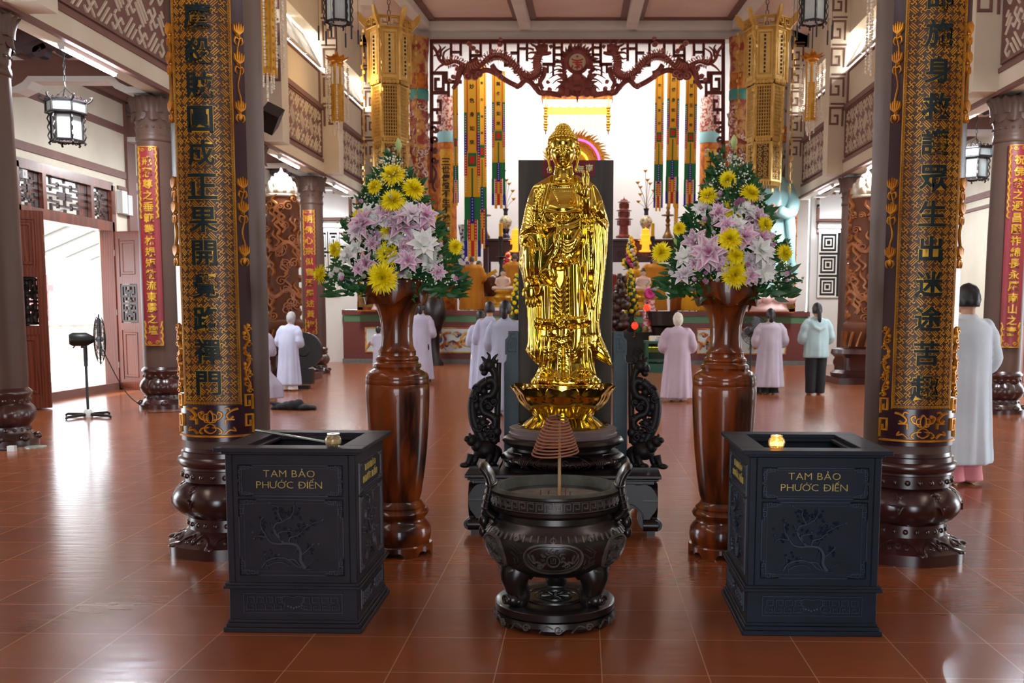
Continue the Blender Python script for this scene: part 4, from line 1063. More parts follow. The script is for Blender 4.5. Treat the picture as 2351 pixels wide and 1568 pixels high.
    for s in (-1, 1):                                   # long ears
        ex = cx+s*31*SK
        hd.tube(smooth_pts([(ex, -.03, cz+10*SK), (ex+s*5*SK, -.025, cz+13*SK), (ex+s*6.5*SK, -.015, cz+4*SK), (ex+s*3*SK, -.025, cz-10*SK), (ex-s*1*SK, -.035, cz-26*SK), (ex-s*3*SK, -.04, cz-35*SK)], 5), [.006]*6+[.0075]*10+[.008]*10, 8)
        hd.ell((ex+s*1*SK, -.022, cz-4*SK), (.010, .014, .035), 10, 8); hd.ell((ex-s*3*SK, -.038, cz-34*SK), (.009, .009, .02), 10, 8)
    ho = hd.build('head', M['gold'], t, 180)
    cl = MB()                                           # snail curls over the dome and crown bump
    def onE(ox, oy, oz, rx, ry, rz, la, lo): return (cx+(ox+rx*math.cos(la)*math.cos(lo))*SK, cy+(oy+ry*math.cos(la)*math.sin(lo))*SK, cz+(oz+rz*math.sin(la))*SK)
    cl.ell((cx, cy+2*SK, cz+20*SK), (32*SK, 34*SK, 30*SK), 28, 16); cl.ell((cx, cy+2*SK, cz+46*SK), (17*SK, 18*SK, 17*SK), 20, 12)
    for i in range(12):
        la = math.radians(-42+11.5*i); nn = max(4, int(32*math.cos(la)))
        for k in range(nn):
            lo = 2*PI*(k+.5*(i % 2))/nn; y = math.cos(la)*math.sin(lo); z = 20+30*math.sin(la)
            if y < -.25 and z < 30: continue
            if y < .1 and z < 8: continue
            cl.ell(onE(0, 2, 20, 32.5, 34.5, 30.5, la, lo), 3.1*SK, 8, 6)
    for k in range(13): lo = math.radians(195+150*k/12); cl.ell((cx+31.5*SK*math.cos(lo), cy+34.5*SK*math.sin(lo), cz+(29+3*math.sin(PI*k/12))*SK), 3.4*SK, 8, 6)
    for i in range(7):
        la = math.radians(-5+14.5*i); nn = max(3, int(18*math.cos(la)))
        for k in range(nn): cl.ell(onE(0, 2, 46, 17.3, 18.3, 17.3, la, 2*PI*(k+.5*(i % 2))/nn), 2.7*SK, 8, 6)
    cl.build('hair_curls', M['gold'], t, 180)
    # ---- hands
    h1 = MB(); hx, hz = P(1221, 655); hy = -.125          # lowered, palm out
    h1.tube([(hx-.004, hy+.01, hz+.06), (hx-.002, hy+.002, hz+.02), (hx, hy, hz)], [.024, .024, .026], 12)
    h1.ell((hx, hy-.002, hz-.03), (.036, .017, .05), 14, 10)
    for k, (dx, ln, r) in enumerate(((-.027, .058, .0085), (-.0095, .07, .0092), (.009, .074, .0095), (.0265, .066, .009))):
        h1.tube(smooth_pts([(hx+dx*.85, hy-.004, hz-.055), (hx+dx, hy-.010, hz-.055-ln*.5), (hx+dx*1.03, hy-.003, hz-.055-ln)], 4), [r]*6+[r*.9, r*.8, r*.55], 8)
    h1.tube(smooth_pts([(hx-.028, hy-.006, hz-.005), (hx-.046, hy-.018, hz-.028), (hx-.046, hy-.022, hz-.06)], 4), [.012, .0115, .011, .0105, .01, .009, .009, .008, .006], 8)
    h1.build('lowered_hand', M['gold'], t, 180)
    h2 = MB(); hx, hz = P(1341, 446); hy = -.215          # raised, thumb and forefinger touching
    h2.tube([(hx+.012, hy+.05, hz-.11), (hx+.006, hy+.02, hz-.05), (hx, hy, hz-.02)], [.034, .027, .024], 12)
    h2.ell((hx-.004, hy, hz+.012), (.024, .026, .044), 14, 10)
    for k, (dx, dy, ln, ln2, r) in enumerate(((.016, .012, .075, .0, .0085), (.006, .002, .094, .004, .009), (-.007, -.008, .09, -.006, .009))):
        h2.tube(smooth_pts([(hx+dx*.8, hy+dy, hz+.04), (hx+dx+ln2, hy+dy-.006, hz+.045+ln*.5), (hx+dx*1.1+ln2*.5, hy+dy-.002, hz+.045+ln)], 4), [r]*6+[r*.9, r*.8, r*.5], 8)
    h2.tube(smooth_pts([(hx-.014, hy-.014, hz+.042), (hx-.03, hy-.03, hz+.062), (hx-.044, hy-.034, hz+.048), (hx-.048, hy-.034, hz+.03)], 4), [.009]*9+[.0085, .008, .007, .005], 8)
    h2.tube(smooth_pts([(hx-.012, hy-.014, hz-.012), (hx-.036, hy-.026, hz-.006), (hx-.05, hy-.034, hz+.012), (hx-.049, hy-.035, hz+.027)], 4), [.012]*7+[.0105, .01, .0095, .009, .008, .006], 8)
    h2.build('raised_hand', M['gold'], t, 180)
    # ---- lotus seat
    lb = MB()
    def petal(a0, wa, prof, cusp, n=24, m=16, tk=.006):
        """prof: v -> (r,z); the outline narrows towards the tip and the tip dips in the middle"""
        vs = []
        for s_ in (0, 1):
            for i in range(m+1):
                v = i/m
                for j in range(n+1):
                    u = -1+2*j/n
                    vv = v*(1-.30*abs(u)**5-cusp*.055*math.exp(-(u/.1)**2))
                    r, z = prof(vv); r -= tk*s_; w = wa*(.80+.2*math.sin(min(1, v*1.6)*PI/2))
                    r += .022*(1-u*u)*math.sin(PI*min(1, v*1.1))-.012*u*u
                    a = a0+u*w; vs.append((r*math.sin(a), -r*math.cos(a), z))
        N = (m+1)*(n+1); fs = []
        for i in range(m):
            for j in range(n):
                a = i*(n+1)+j; fs.append((a, a+1, a+n+2, a+n+1)); fs.append((a+N, a+N+n+1, a+N+n+2, a+N+1))
        for j in range(n): a = m*(n+1)+j; fs.append((a, a+1, a+1+N, a+N)); fs.append((j, j+N, j+1+N, j+1))
        for i in range(m):
            a = i*(n+1); fs.append((a, a+n+1, a+n+1+N, a+N)); a += n; fs.append((a, a+N, a+n+1+N, a+n+1))
        lb.add(vs, fs)
    z0 = (880-978)*SKZ
    up = lambda v: (.185+.115*math.sin(v*PI/2)**1.1+.045*max(0, v-.72)/.28, (880-958)*SKZ+.195*v)
    dn = lambda v: (.19+.11*v, (880-955)*SKZ-.07*math.sin(v*PI*.62)+.012*max(0, v-.8)*5)
    for k in range(8): petal(2*PI*k/8, .40, up, 1)
    for k in range(8): petal(2*PI*(k+.5)/8, .36, lambda v: (up(v)[0]-.012, up(v)[1]+.008), 0)
    for k in range(8): petal(2*PI*(k+.5)/8, .36, dn, 1)
    for k in range(8): petal(2*PI*k/8, .33, lambda v: (dn(v)[0]-.01, dn(v)[1]-.012), 0)
    lb.lathe([(.0, z0), (.2, z0), (.215, z0+.03), (.19, z0+.06), (.2, z0+.12), (.245, z0+.2), (.25, (880-906)*SKZ), (.242, 0), (.235, .004), (0, .004)], 48)
    for k in range(10):
        a = 2*PI*(k+.5)/10; fm = cyl_map((0, 0, (880-902)*SKZ), .247)
        P_ = sp2([(-.07, 0), (-.045, .03), (0, .058), (.045, .03), (.07, 0)], 5); lb.stroke(lambda u, v, h: fm(u+a*.247, v, h), P_, .006, .006); lb.dome(lambda u, v, h: fm(u+a*.247, v, h), 0, .012, .05, .036, .018, 14, 5)
    lb.build('lotus_seat', M['gold'], t, 40)
    return t
statue()

# ------------------------------------------------------------------ plinth slab, round stool, altar table with carved sides
sp = MB(); z0 = at(1293, 1012, SY-.3).z
sp.lathe([(.30, .0), (.345, .0), (.35, .018), (.34, .025), (.345, .05), (.335, .056), (.0, .056)], 64, rf=lambda r, z, a, k: (r*(1-.02*abs(math.sin(4*a))), z))
PZ = SZ0+(880-978)*SKZ-.068
tag(sp.build('statue_plinth', M['plinth'], None, 40, (SX0, SY, PZ)), 'mauve grey lobed stone slab under the golden lotus', 'plinth')
TZ = .375; TX = -.118
def stool():
    t = thing('round_stand', 'dark carved round wooden stand under the golden statue', 'stand', (SX0, SY, TZ)); H = PZ-TZ
    b = MB(); b.lathe([(0, H), (.35, H), (.378, H-.012), (.39, H-.03), (.38, H-.045), (.355, H-.05), (.35, H-.062), (.33, H-.07), (.33, H-.085), (.36, H-.1), (.31, H-.1), (0, H-.09)], 64); b.build('top', M['ebony'], t, 40)
    a = MB(); n = 96; rings = []
    for i in range(n):
        an = 2*PI*i/n; w = abs(((an/(2*PI)*5+.25) % 1)-.5)*2
        zb = .05 if w < .6 else (.05-.05*((w-.6)/.4)**.7); zb = max(0, zb) if w < .85 else 0
        bulge = lambda z: .345+.055*math.sin(PI*min(1, max(0, (z-.02)/(H-.12))))
        zz = [zb+(H-.1-zb)*q/8 for q in range(9)]
        rings.append([(bulge(z)*math.cos(an), bulge(z)*math.sin(an), z) for z in zz]+[((bulge(z)-.03)*math.cos(an), (bulge(z)-.03)*math.sin(an), z) for z in zz[::-1]])
    rings.append(rings[0]); a.loft(rings, cap=False)
    fm = lambda u, v, h: (lambda R: Vector(((R+h)*math.sin(u/.39), -(R+h)*math.cos(u/.39), v)))(.345+.055*math.sin(PI*min(1, max(0, (v-.02)/(H-.12)))))
    cz = (H-.1)*.55; a.mi = 1
    for s in (-1, 1):
        a.stroke(fm, sp2([(0, cz+.055), (s*.1, cz+.05), (s*.15, cz+.03), (s*.175, cz), (s*.14, cz-.03), (s*.08, cz-.045), (0, cz-.05)], 5), .008, .008)
        for q in range(4): a.stroke(fm, tx(spiral(0, 0, .022, 1.3, 0, s, 8), s*(.02+.04*q), cz+.012*math.cos(q*2)), .008, .010)
        for q in range(6): a.stroke(fm, sp2([(s*.25, cz-.04), (s*(.25+.012*(q-2.5)), cz), (s*(.25+.02*(q-2.5)), cz+.045)], 4), .007, .008)
        a.stroke(fm, rect(s*.36-.05, cz-.04, s*.36+.05, cz+.05), .007, .008, closed=True); a.stroke(fm, tx(spiral(0, 0, .035, 1.6, 0, 1, 8), s*.36, cz), .008, .01)
    a.build('apron', [M['ebony'], mat('lightened_relief', (62, 44, 42), .35, spec=.5)], t, 45)  # relief painted lighter than the dark wood so the carving catches light
    r = MB(); r.lathe([(.30, 0), (.37, 0), (.375, .012), (.36, .02), (.30, .02)], 64, cap=False); r.build('foot_ring', M['ebony'], t, 40)
stool()
def table():
    W, D = 1.20, 1.06
    t = thing('low_table', 'low dark wooden table with scroll feet carrying the golden statue', 'table', (TX, 6.5, 0))
    b = MB(); b.box((0, 0, TZ-.012), (W, D, .024)); b.box((0, 0, TZ-.032), (W-.03, D-.03, .016)); b.box((0, 0, TZ-.052), (W-.09, D-.09, .03)); o = b.build('top', M['ebony'], t); o.modifiers.new('b', 'BEVEL').width = .005
    for sx in (-1, 1):
        for sy in (-1, 1):
            l = MB(); prof = [(0, .315), (.03, .3), (.075, .25), (.08, .2), (.05, .13), (.005, .09), (.01, .05), (.06, .035), (.095, .05), (.085, .09), (.06, .092), (.04, .105), (.06, .15)]
            out = [(-.05, .31), (.01, .31), (.05, .27), (.07, .22), (.06, .16), (.025, .11), (.03, .095), (.07, .1), (.098, .07), (.085, .035), (.04, .022), (-.005, .03), (-.045, .07), (-.05, .12), (-.045, .16), (-.085, .165), (-.11, .145), (-.13, .17), (-.13, .24), (-.13, .31)]
            out = sp2(out, 4, True)
            fm = plane_map((sx*(W/2-.09), sy*(D/2-.02), 0), (sx, 0, 0), (0, 0, 1), (0, sy, 0)); l.prism(out, -.09, 0, fm)
            l.stroke(fm, tx(spiral(0, 0, .034, 1.6, PI/2, -1, 12), .055, .062), .012, .012); l.stroke(fm, sp2([(-.12, .17), (-.09, .19), (-.03, .14), (-.02, .1)], 5), .01, .008)
            fm2 = plane_map((sx*(W/2-.02), sy*(D/2-.09), 0), (0, sy, 0), (0, 0, 1), (sx, 0, 0)); l.prism(out, -.09, 0, fm2)
            l.box((sx*(W/2-.06), sy*(D/2-.06), .012), (.05, .05, .024))
            o = l.build('leg', M['ebony'], t, 40); q = o.modifiers.new('b', 'BEVEL'); q.width = .012; q.segments = 3
    for sy in (-1, 1):
        a = MB(); fm = plane_map((0, sy*(D/2-.03), 0), (1, 0, 0), (0, 0, 1), (0, sy, 0))
        P = [(-.4, .31), (.4, .31), (.4, .24)]+[(.4-.8*i/24, .235+.022*math.cos(i*PI/2)-.01*math.sin(i*1.1)) for i in range(25)]; a.prism(P, -.04, 0, fm)
        for k in range(-5, 6): a.stroke(fm, tx(spiral(0, 0, .026, 1.4, 0, 1 if k > 0 else -1, 8), k*.07, .27), .008, .008)
        a.build('apron', M['ebony'], t, 40)
    for sx in (-1, 1):
        a = MB(); a.box((sx*(W/2-.05), 0, .275), (.04, D-.3, .08)); a.build('side_apron', M['ebony'], t)
    return t
table()
def dragon_side(s):
    """openwork dragon-in-clouds arm that rises from a crouching lion"""
    side = 'left' if s < 0 else 'right'
    t = thing('dragon_carving', 'dark openwork carving of dragon and clouds %s of the golden statue' % side, 'carving', (TX+s*.50, 6.35, TZ))
    c = MB(); e = lambda P: [Vector((s*x, y, z)) for x, y, z in P]
    sk = lambda px, py: ((px-1467)*SK*1.0, (1088-py)*SK)          # traced from the right-hand arm
    def tb(P, r0, r1=None, y=0, n=5, seg=10):
        Q = smooth_pts(e([(*[sk(*p)[0]], y+(p[2] if len(p) > 2 else 0), sk(p[0], p[1])[1]) for p in P]), n); k = len(Q); r1 = r0 if r1 is None else r1
        c.tube(Q, [1.3*(r0+(r1-r0)*i/(k-1)) for i in range(k)], seg)
    def blob(px, py, r, ry=.03, y=0, rz=None):
        x, z = sk(px, py); c.ell((s*x, y, z), (1.2*r, 1.1*ry, 1.2*(rz or r)), 10, 8)
    tb([(1445, 1035), (1442, 960), (1440, 880), (1438, 850)], .018, .012, .02)                 # inner edge
    tb([(1470, 1045), (1482, 1018), (1496, 985), (1500, 945), (1492, 918), (1480, 902), (1466, 892)], .026, .022)   # outer body loop
    tb([(1466, 892), (1452, 890), (1446, 905), (1455, 925), (1470, 930), (1480, 945), (1474, 965), (1458, 972), (1447, 985), (1452, 1005), (1468, 1012)], .02, .018)
    tb([(1446, 900), (1448, 875), (1456, 862), (1466, 858)], .017, .022)                        # neck
    blob(1462, 856, .036, .034); blob(1474, 862, .024, .026); blob(1472, 872, .02, .022)         # head, snout, jaw
    for P in ([(1456, 852), (1448, 838), (1440, 830)], [(1462, 846), (1460, 834), (1466, 826)], [(1452, 848), (1447, 845), (1444, 850), (1440, 842)], [(1468, 848), (1474, 840), (1478, 836)]): tb(P, .012, .003)
    for px, py, r in ((1487, 910, .03), (1474, 916, .024), (1494, 930, .024), (1462, 905, .02), (1450, 940, .024), (1462, 950, .03), (1484, 965, .02), (1452, 1000, .024), (1484, 1000, .026), (1466, 1030, .03), (1450, 1030, .026), (1488, 985, .022), (1458, 1015, .026), (1477, 1030, .03)): blob(px, py, r, .026)
    for px, py, r in ((1492, 950, .03), (1476, 990, .028), (1446, 980, .024), (1444, 1010, .028), (1490, 1000, .024), (1470, 1018, .028), (1496, 970, .022), (1452, 975, .02), (1480, 935, .024), (1468, 940, .02)): blob(px, py, r, .022)
    for px, py, d in ((1487, 910, 1), (1494, 930, -1), (1462, 950, 1), (1450, 940, -1), (1466, 1002, 1), (1484, 1000, -1), (1455, 1020, 1)):
        x, z = sk(px, py); Q = [Vector((s*x+s*a, -.03, z+b)) for a, b in spiral(0, 0, .03, 1.4, 0, d, 9)]; c.tube(Q, .0075, 6)
    for px, py in ((1470, 975), (1478, 978), (1462, 985)): tb([(px, py), (px+6, py+8), (px+4, py+18)], .012, .004)
    c.build('cloud_dragon', M['ebonym'], t, 180)
    l = MB()
    def bl(px, py, r, y=-.05):
        x, z = sk(px, py); l.ell((s*x, y, z), r, 10, 8)
    bl(1470, 1050, (.075, .075, .06)); bl(1486, 1038, (.042, .05, .045), -.08); bl(1498, 1026, (.036, .042, .038), -.1); bl(1508, 1022, (.02, .028, .02), -.115); bl(1452, 1058, (.06, .06, .05), .0)
    for px, y in ((1506, -.12), (1494, -.06), (1462, -.1), (1448, -.04)):
        x, z = sk(px, 1075); l.tube([(s*(x-.02), y, z+.05), (s*(x-.005), y, z+.0), (s*(x+.01), y-.01, z-.02)], [.024, .02, .022], 8); l.ell((s*(x+.018), y-.015, .018), (.034, .024, .018), 8, 6)
    for px, py in ((1490, 1016), (1502, 1014)): bl(px, py, (.01, .01, .016), -.1)
    l.build('lion', M['ebonym'], t, 180)
    b = MB(); b.box((0, -.02, .008), (.19, .3, .016)); b.build('base_block', M['ebony'], t)
for s in (-1, 1): dragon_side(s)
def back_post(s):
    side = 'left' if s < 0 else 'right'; x = at(1177 if s < 0 else 1422, 800, 6.82).x
    t = thing('throne_post', 'slate blue flat post with stepped fret top, %s of the brown board' % side, 'post', (x, 6.82, TZ))
    b = MB(); top = at(1177, 760, 6.82).z-TZ; fm = plane_map((0, -.02, 0), (s, 0, 0), (0, 0, 1), (0, -1, 0))
    b.prism([(-.04, 0), (.06, 0), (.06, top-.22), (.045, top-.2), (.038, top-.14), (-.04, top-.14)], -.05, 0, fm); o = b.build('shaft', M['bluegrey'], t); o.modifiers.new('b', 'BEVEL').width = .004
    h = MB(); h.prism([(-.04, top-.16), (.05, top-.16), (.05, top-.06), (.028, top-.035), (.028, top), (-.04, top)], -.055, .004, fm)
    h.stroke(fm, [(-.02, top-.02), (.014, top-.02), (.014, top-.045), (.034, top-.068), (.034, top-.14), (-.02, top-.14), (-.02, top-.05), (.0, top-.05), (.0, top-.115), (.016, top-.115), (.016, top-.08)], .009, .012, h0=.003)
    h.build('fret_head', M['bluegrey'], t, 40)
for s in (-1, 1): back_post(s)
a = at(1190, 367, 6.9); b_ = at(1409, 367, 6.9)
bp = thing('backboard', 'tall plain brown board standing behind the golden statue', 'board', ((a.x+b_.x)/2, 6.92, TZ))
m = MB(); m.box((0, 0, (a.z-TZ)/2), (b_.x-a.x, .03, a.z-TZ)); o = m.build('board', M['boardwood'], bp); o.modifiers.new('b', 'BEVEL').width = .003
m = MB(); f0 = at(1245, 367, 6.88); f1 = at(1366, 404, 6.88)
xm = (a.x+b_.x)/2; m.box(((f0.x+f1.x)/2-xm, -.019, (f0.z+f1.z)/2-TZ), (f1.x-f0.x, .006, f0.z-f1.z)); pl = m.build('red_plaque', mat('crimson_cloth', (120, 28, 44), .7), bp)
m = MB()
for ch, px, py, w in (('南', 1353, 385, 17), ('無', 1333, 387, 17), ('佛', 1262, 389, 15)):
    q = at(px, py, 6.88); write(m, plane_map((0, -.023, 0), (1, 0, 0), (0, 0, 1), (0, -1, 0)), ch, q.x-xm, q.z-TZ, w*6.9/2286, .003, bold=.02)
m.build('lettering', mat('pale_yellow_lettering', (232, 224, 160), .5), pl)
M['bronze'] = mat('black_bronze', (40, 31, 29), .33, metal=.35, c2=(30, 25, 25), vs=7, coat=.3, crough=.2)
M['worn_highlight'] = mat('worn_highlit_bronze_relief', (104, 94, 88), .4, metal=.3, c2=(72, 64, 60), vs=20, spec=.5)  # wear and painted highlights together: relief lighter than the bronze for contrast
M['verdigris'] = mat('worn_grey_green_bronze', (84, 86, 76), .65, c2=(58, 56, 50), vs=14, metal=.2)
M['ash'] = mat('incense_ash', (122, 118, 108), .95, c2=(98, 92, 82), vs=20, bump=.3, bs=60)
M['incense'] = mat('brown_incense', (150, 92, 66), .85)
M['stick'] = mat('bamboo_stick', (176, 142, 96), .7)
CXC, CYC = -.118, 4.335
def censer_base():
    t = thing('censer_stand', 'low round black carved stand under the incense burner', 'stand', (CXC, CYC, 0))
    b = MB(); b.lathe([(0, .045), (.22, .045), (.255, .05), (.266, .06), (.266, .088), (.258, .095), (.2, .098), (.12, .098), (.118, .102), (.1, .102), (.098, .098), (0, .098)], 72)
    fm = plane_map((0, 0, .098), (1, 0, 0), (0, 1, 0), (0, 0, 1)); b.stroke(fm, circ(0, 0, .14, .14, 36), .008, .006, closed=True); b.stroke(fm, circ(0, 0, .075, .075, 30), .008, .006, closed=True)
    for k in range(12): b.stroke(fm, [(.02*math.cos(k*PI/6), .02*math.sin(k*PI/6)), (.06*math.cos(k*PI/6), .06*math.sin(k*PI/6))], .01, .006)
    b.build('top', M['bronze'], t, 40)
    s = MB(); n = 120; rings = []
    for i in range(n):
        a = 2*PI*i/n; w = ((a/(2*PI)*6+.5) % 1); q = abs(w-.5)*2
        z0 = 0 if q > .62 else (.018 if q > .3 else .006)
        rings.append([(r*math.cos(a), r*math.sin(a), z) for r, z in ((.225, z0), (.256, z0), (.268, .02+z0*.5), (.262, .05), (.24, .052))])
    rings.append(rings[0]); s.loft(rings, cap=False)
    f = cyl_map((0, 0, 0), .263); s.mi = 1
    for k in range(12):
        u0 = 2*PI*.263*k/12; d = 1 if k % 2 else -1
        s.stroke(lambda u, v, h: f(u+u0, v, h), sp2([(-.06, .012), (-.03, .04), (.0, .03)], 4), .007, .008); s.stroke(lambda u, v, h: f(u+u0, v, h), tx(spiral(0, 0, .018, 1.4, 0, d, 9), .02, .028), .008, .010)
    s.build('scalloped_foot', [M['bronze'], M['worn_highlight']], t, 40)
censer_base()
def censer():
    t = thing('incense_burner', 'large black incense burner on three legs with flaring handles', 'incense burner', (CXC, CYC, .098))
    z = lambda py: at(1273, py, CYC-.29).z-.098
    prof = [(0, .125), (.12, .125), (.2, .135), (.25, .165), (.285, .205), (.305, .25), (.312, .285), (.305, .315), (.292, .332), (.278, .342), (.27, .36), (.258, .372), (.256, .395), (.262, .402), (.275, .405), (.284, .412), (.286, .425), (.282, .428), (.282, .478), (.286, .482), (.286, .492), (.272, .5), (.262, .498), (.258, .47), (.255, .44), (0, .44)]
    b0 = MB(); b0.lathe(prof, 96); b = MB()
    rp = [(r, zz) for r, zz in prof if r > .1][:9]
    def fm(u, v, h):
        for (ra, za), (rb, zb) in zip(prof[1:], prof[2:]):
            if za <= v <= zb and zb > za: R = ra+(rb-ra)*(v-za)/(zb-za); break
        else: R = .3
        a = u/.31; return Vector(((R+h)*math.sin(a), -(R+h)*math.cos(a), v))
    for k in range(6):
        a0 = 2*PI*k/6; g = lambda u, v, h, a0=a0: fm(u+a0*.31, v, h)
        w, hh, zc = (.125, .068, .24) if k % 2 == 0 else (.085, .07, .245)
        b.stroke(g, [(w*math.copysign(abs(math.cos(q))**.75, math.cos(q)), zc+hh*math.copysign(abs(math.sin(q))**.9, math.sin(q))) for q in [2*PI*i/40 for i in range(40)]], .011, .012, closed=True)
        b.stroke(g, [((w-.014)*math.copysign(abs(math.cos(q))**.75, math.cos(q)), zc+(hh-.013)*math.sin(q)) for q in [2*PI*i/40 for i in range(40)]], .005, .006, closed=True)
        if k % 2 == 0:
            b.stroke(g, circ(0, zc-.005, .027, .027, 24), .008, .010, closed=True)
            b.stroke(g, [(-.01, zc+.008), (-.01, zc-.016), (.01, zc-.016), (.01, zc+.006), (0, zc+.006), (0, zc-.008)], .005, .007)
            for i in range(9):
                q = math.radians(-20+220*i/8); r1 = .062 if i % 2 == 0 else .05
                b.stroke(g, sp2([(.034*math.cos(q), zc+.03*math.sin(q)), (.045*math.cos(q+.2), zc+.04*math.sin(q+.2)), (r1*math.cos(q), zc-.002+.055*math.sin(q)*.95)], 4), [.012]*3+[.010]*3+[.008, .006, .002], .012)
            for s in (-1, 1):
                b.stroke(g, sp2([(s*.04, zc-.03), (s*.07, zc-.012), (s*.085, zc-.018), (s*.1, zc+.005), (s*.105, zc+.025)], 4), .009, .010); b.stroke(g, tx(spiral(0, 0, .014, 1.2, 0, s, 8), s*.06, zc-.03), .007, .01); b.stroke(g, sp2([(s*.085, zc-.018), (s*.082, zc+.0), (s*.09, zc+.02)], 4), .008, .010)
        else:
            rr_ = random.Random(k)
            for i in range(16):
                x, y = rr_.uniform(-.055, .055), rr_.uniform(-.045, .045); b.stroke(g, tx(spiral(0, 0, .017, 1.2, rr_.uniform(0, 6), 1, 7), x, zc+y), .007, .011)
        # fret strips between the panels
        for sg in (-1, 1):
            c0 = a0*0+.1625
            for (p, q) in (((-.028, .30), (.028, .262)), ((-.028, .287), (.01, .262)), ((-.03, .262), (0, .24)), ((0, .24), (.02, .24)), ((0, .24), (0, .215)), ((.03, .225), (-.02, .19)), ((.03, .21), (-.005, .186)), ((-.02, .235), (-.02, .21)), ((.02, .265), (.02, .245))):
                b.stroke(lambda u, v, h: g(u+c0, v, h), [(p[0]*sg if False else p[0], p[1]), (q[0], q[1])], .006, .006)
    for k in range(60):                                   # reeded collar above the panels
        u = 2*PI*.31*k/60; fmc = lambda a, v, h: fm(a+u, v, h)
        b.stroke(fmc, [(0, .312), (0, .336)], .010, .008)
        if k % 5 == 0: b.stroke(fmc, circ(0, .322, .011, .009, 10), .006, .011, closed=True)
    for q in keyfret(0, 2*PI*.31, .436, .034):
        b.stroke(fm, [(p[0]*1.0, p[1]) for p in q], .006, .006)
    for z_ in (.431, .476): b.stroke(fm, [(2*PI*.31*i/72, z_) for i in range(73)], .004, .006)
    b0.merge(b, 1); b0.build('bowl', [M['bronze'], M['worn_highlight']], t, 40)
    r = MB(); r.lathe([(.25, .44), (.256, .47), (.26, .4985), (.271, .5005), (.2845, .4935), (.288, .4935), (.272, .505), (.258, .503), (.245, .46)], 72, cap=False); r.build('worn_rim', M['verdigris'], t, 40)
    a = MB(); a.lathe([(.256, .445), (.2, .455), (.1, .452), (0, .458)], 48, cap=False); a.build('ash', M['ash'], t, 180)
    for k in range(3):
        an = math.radians(-142+104*k) if k < 2 else math.radians(90)
        l = MB(); d = Vector((math.cos(an), math.sin(an), 0)); P = lambda r, zz: d*r+Vector((0, 0, zz))
        l.tube(smooth_pts([P(.185, .17), P(.215, .13), P(.21, .085), P(.195, .05), P(.205, .025), P(.222, .02)], 4), [.076, .076, .075, .072, .068, .064, .06, .056, .053, .051, .05, .05, .05, .051, .052, .052, .052, .052, .05, .046, .04][:21], 14)
        l.ell(P(.226, .028), (.042, .042, .03), 12, 8); l.ell(P(.2, .022), (.05, .05, .022), 12, 8)
        f = plane_map(P(.268, .028), (-d.y, d.x, 0), (0, 0, 1), d); l.stroke(lambda u, v, h: f(u, v, h-.01), spiral(0, 0, .026, 1.6, 0, 1, 10), .010, .012)
        f = plane_map(P(.262, .12), (-d.y, d.x, 0), (0, 0, 1), d)
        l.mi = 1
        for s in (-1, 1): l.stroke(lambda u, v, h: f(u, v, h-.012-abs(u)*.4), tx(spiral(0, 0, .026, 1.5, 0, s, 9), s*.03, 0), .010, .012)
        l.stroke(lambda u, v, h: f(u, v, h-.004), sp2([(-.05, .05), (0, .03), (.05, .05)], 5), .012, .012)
        l.build('leg', [M['bronze'], M['worn_highlight']], t, 180)
    for s in (-1, 1):
        h = MB(); P = [(s*.262, 0, .36), (s*.30, 0, .4), (s*.292, 0, .45), (s*.282, 0, .5), (s*.292, 0, .545), (s*.318, 0, .582), (s*.338, 0, .588)]
        Q = smooth_pts(P, 5); n = len(Q); rings = []
        for i, p in enumerate(Q):
            w = .065+.02*math.sin(PI*i/(n-1)); w *= 1 if i < n-4 else (n-i)/5+.15; k = .022 if i < n-3 else .012
            T = (Q[min(i+1, n-1)]-Q[max(i-1, 0)]).normalized(); Nn = Vector((-T.z, 0, T.x))*s
            rings.append([p+Nn*(k*math.cos(a))+Vector((0, w*math.sin(a), 0)) for a in [2*PI*j/14 for j in range(14)]])
        h.loft(rings)
        for v in (6, 9, 12, 16): h.tube([rings[v][j]*1.0 for j in range(14)], .0055, 6, closed=True)
        h.ell((s*.3, -.0, .375), (.03, .05, .026), 10, 8); h.ell((s*.315, -.02, .345), (.024, .03, .03), 10, 8); h.ell((s*.318, -.03, .3), (.02, .026, .026), 10, 8)
        h.build('handle', M['bronze'], t, 180)
    return t
censer()
# coil of incense hung on its pole, and the burnt stubs in the ash
q0 = at(1283, 1145, CYC); q1 = at(1285, 968, CYC)
ic = thing('incense_coil', 'hanging brown cone-shaped incense coil in front of the lotus', 'incense coil', (q1.x, CYC, .55))
pole2 = MB(); pole2.tube([(0, 0, -.0), (0, 0, q1.z-.55)], [.0078, .006], 8); pole2.build('stick', M['stick'], ic, 60)
top = at(1279, 957, CYC); bot = at(1274, 1040, CYC); cm = MB(); P = []; N = 12*28
for i in range(N+1):
    f = i/N; a = 2*PI*12*f+1.0; r = .042+.062*f**.9
    cx = top.x+(bot.x-top.x)*f; cz = top.z-.003-.0+(bot.z-top.z)*f
    x, y = r*math.cos(a), r*math.sin(a)
    P.append((cx+x-q1.x, y, cz+.10*x*(f)+.10*y*.2-.55+.006*math.sin(a)))
cm.tube(P, .0042, 6); cm.build('coil', M['incense'], ic, 60)
hk = MB(); hk.tube(smooth_pts([(top.x-q1.x, -.02, top.z-.55), (top.x-q1.x, -.0, top.z-.54), (0, 0, q1.z-.552)], 5), .0016, 6); hk.tube([(top.x-q1.x-.045, 0, top.z-.553), (top.x-q1.x+.045, 0, top.z-.553)], .002, 6); hk.build('wire_hook', M['black'], ic)
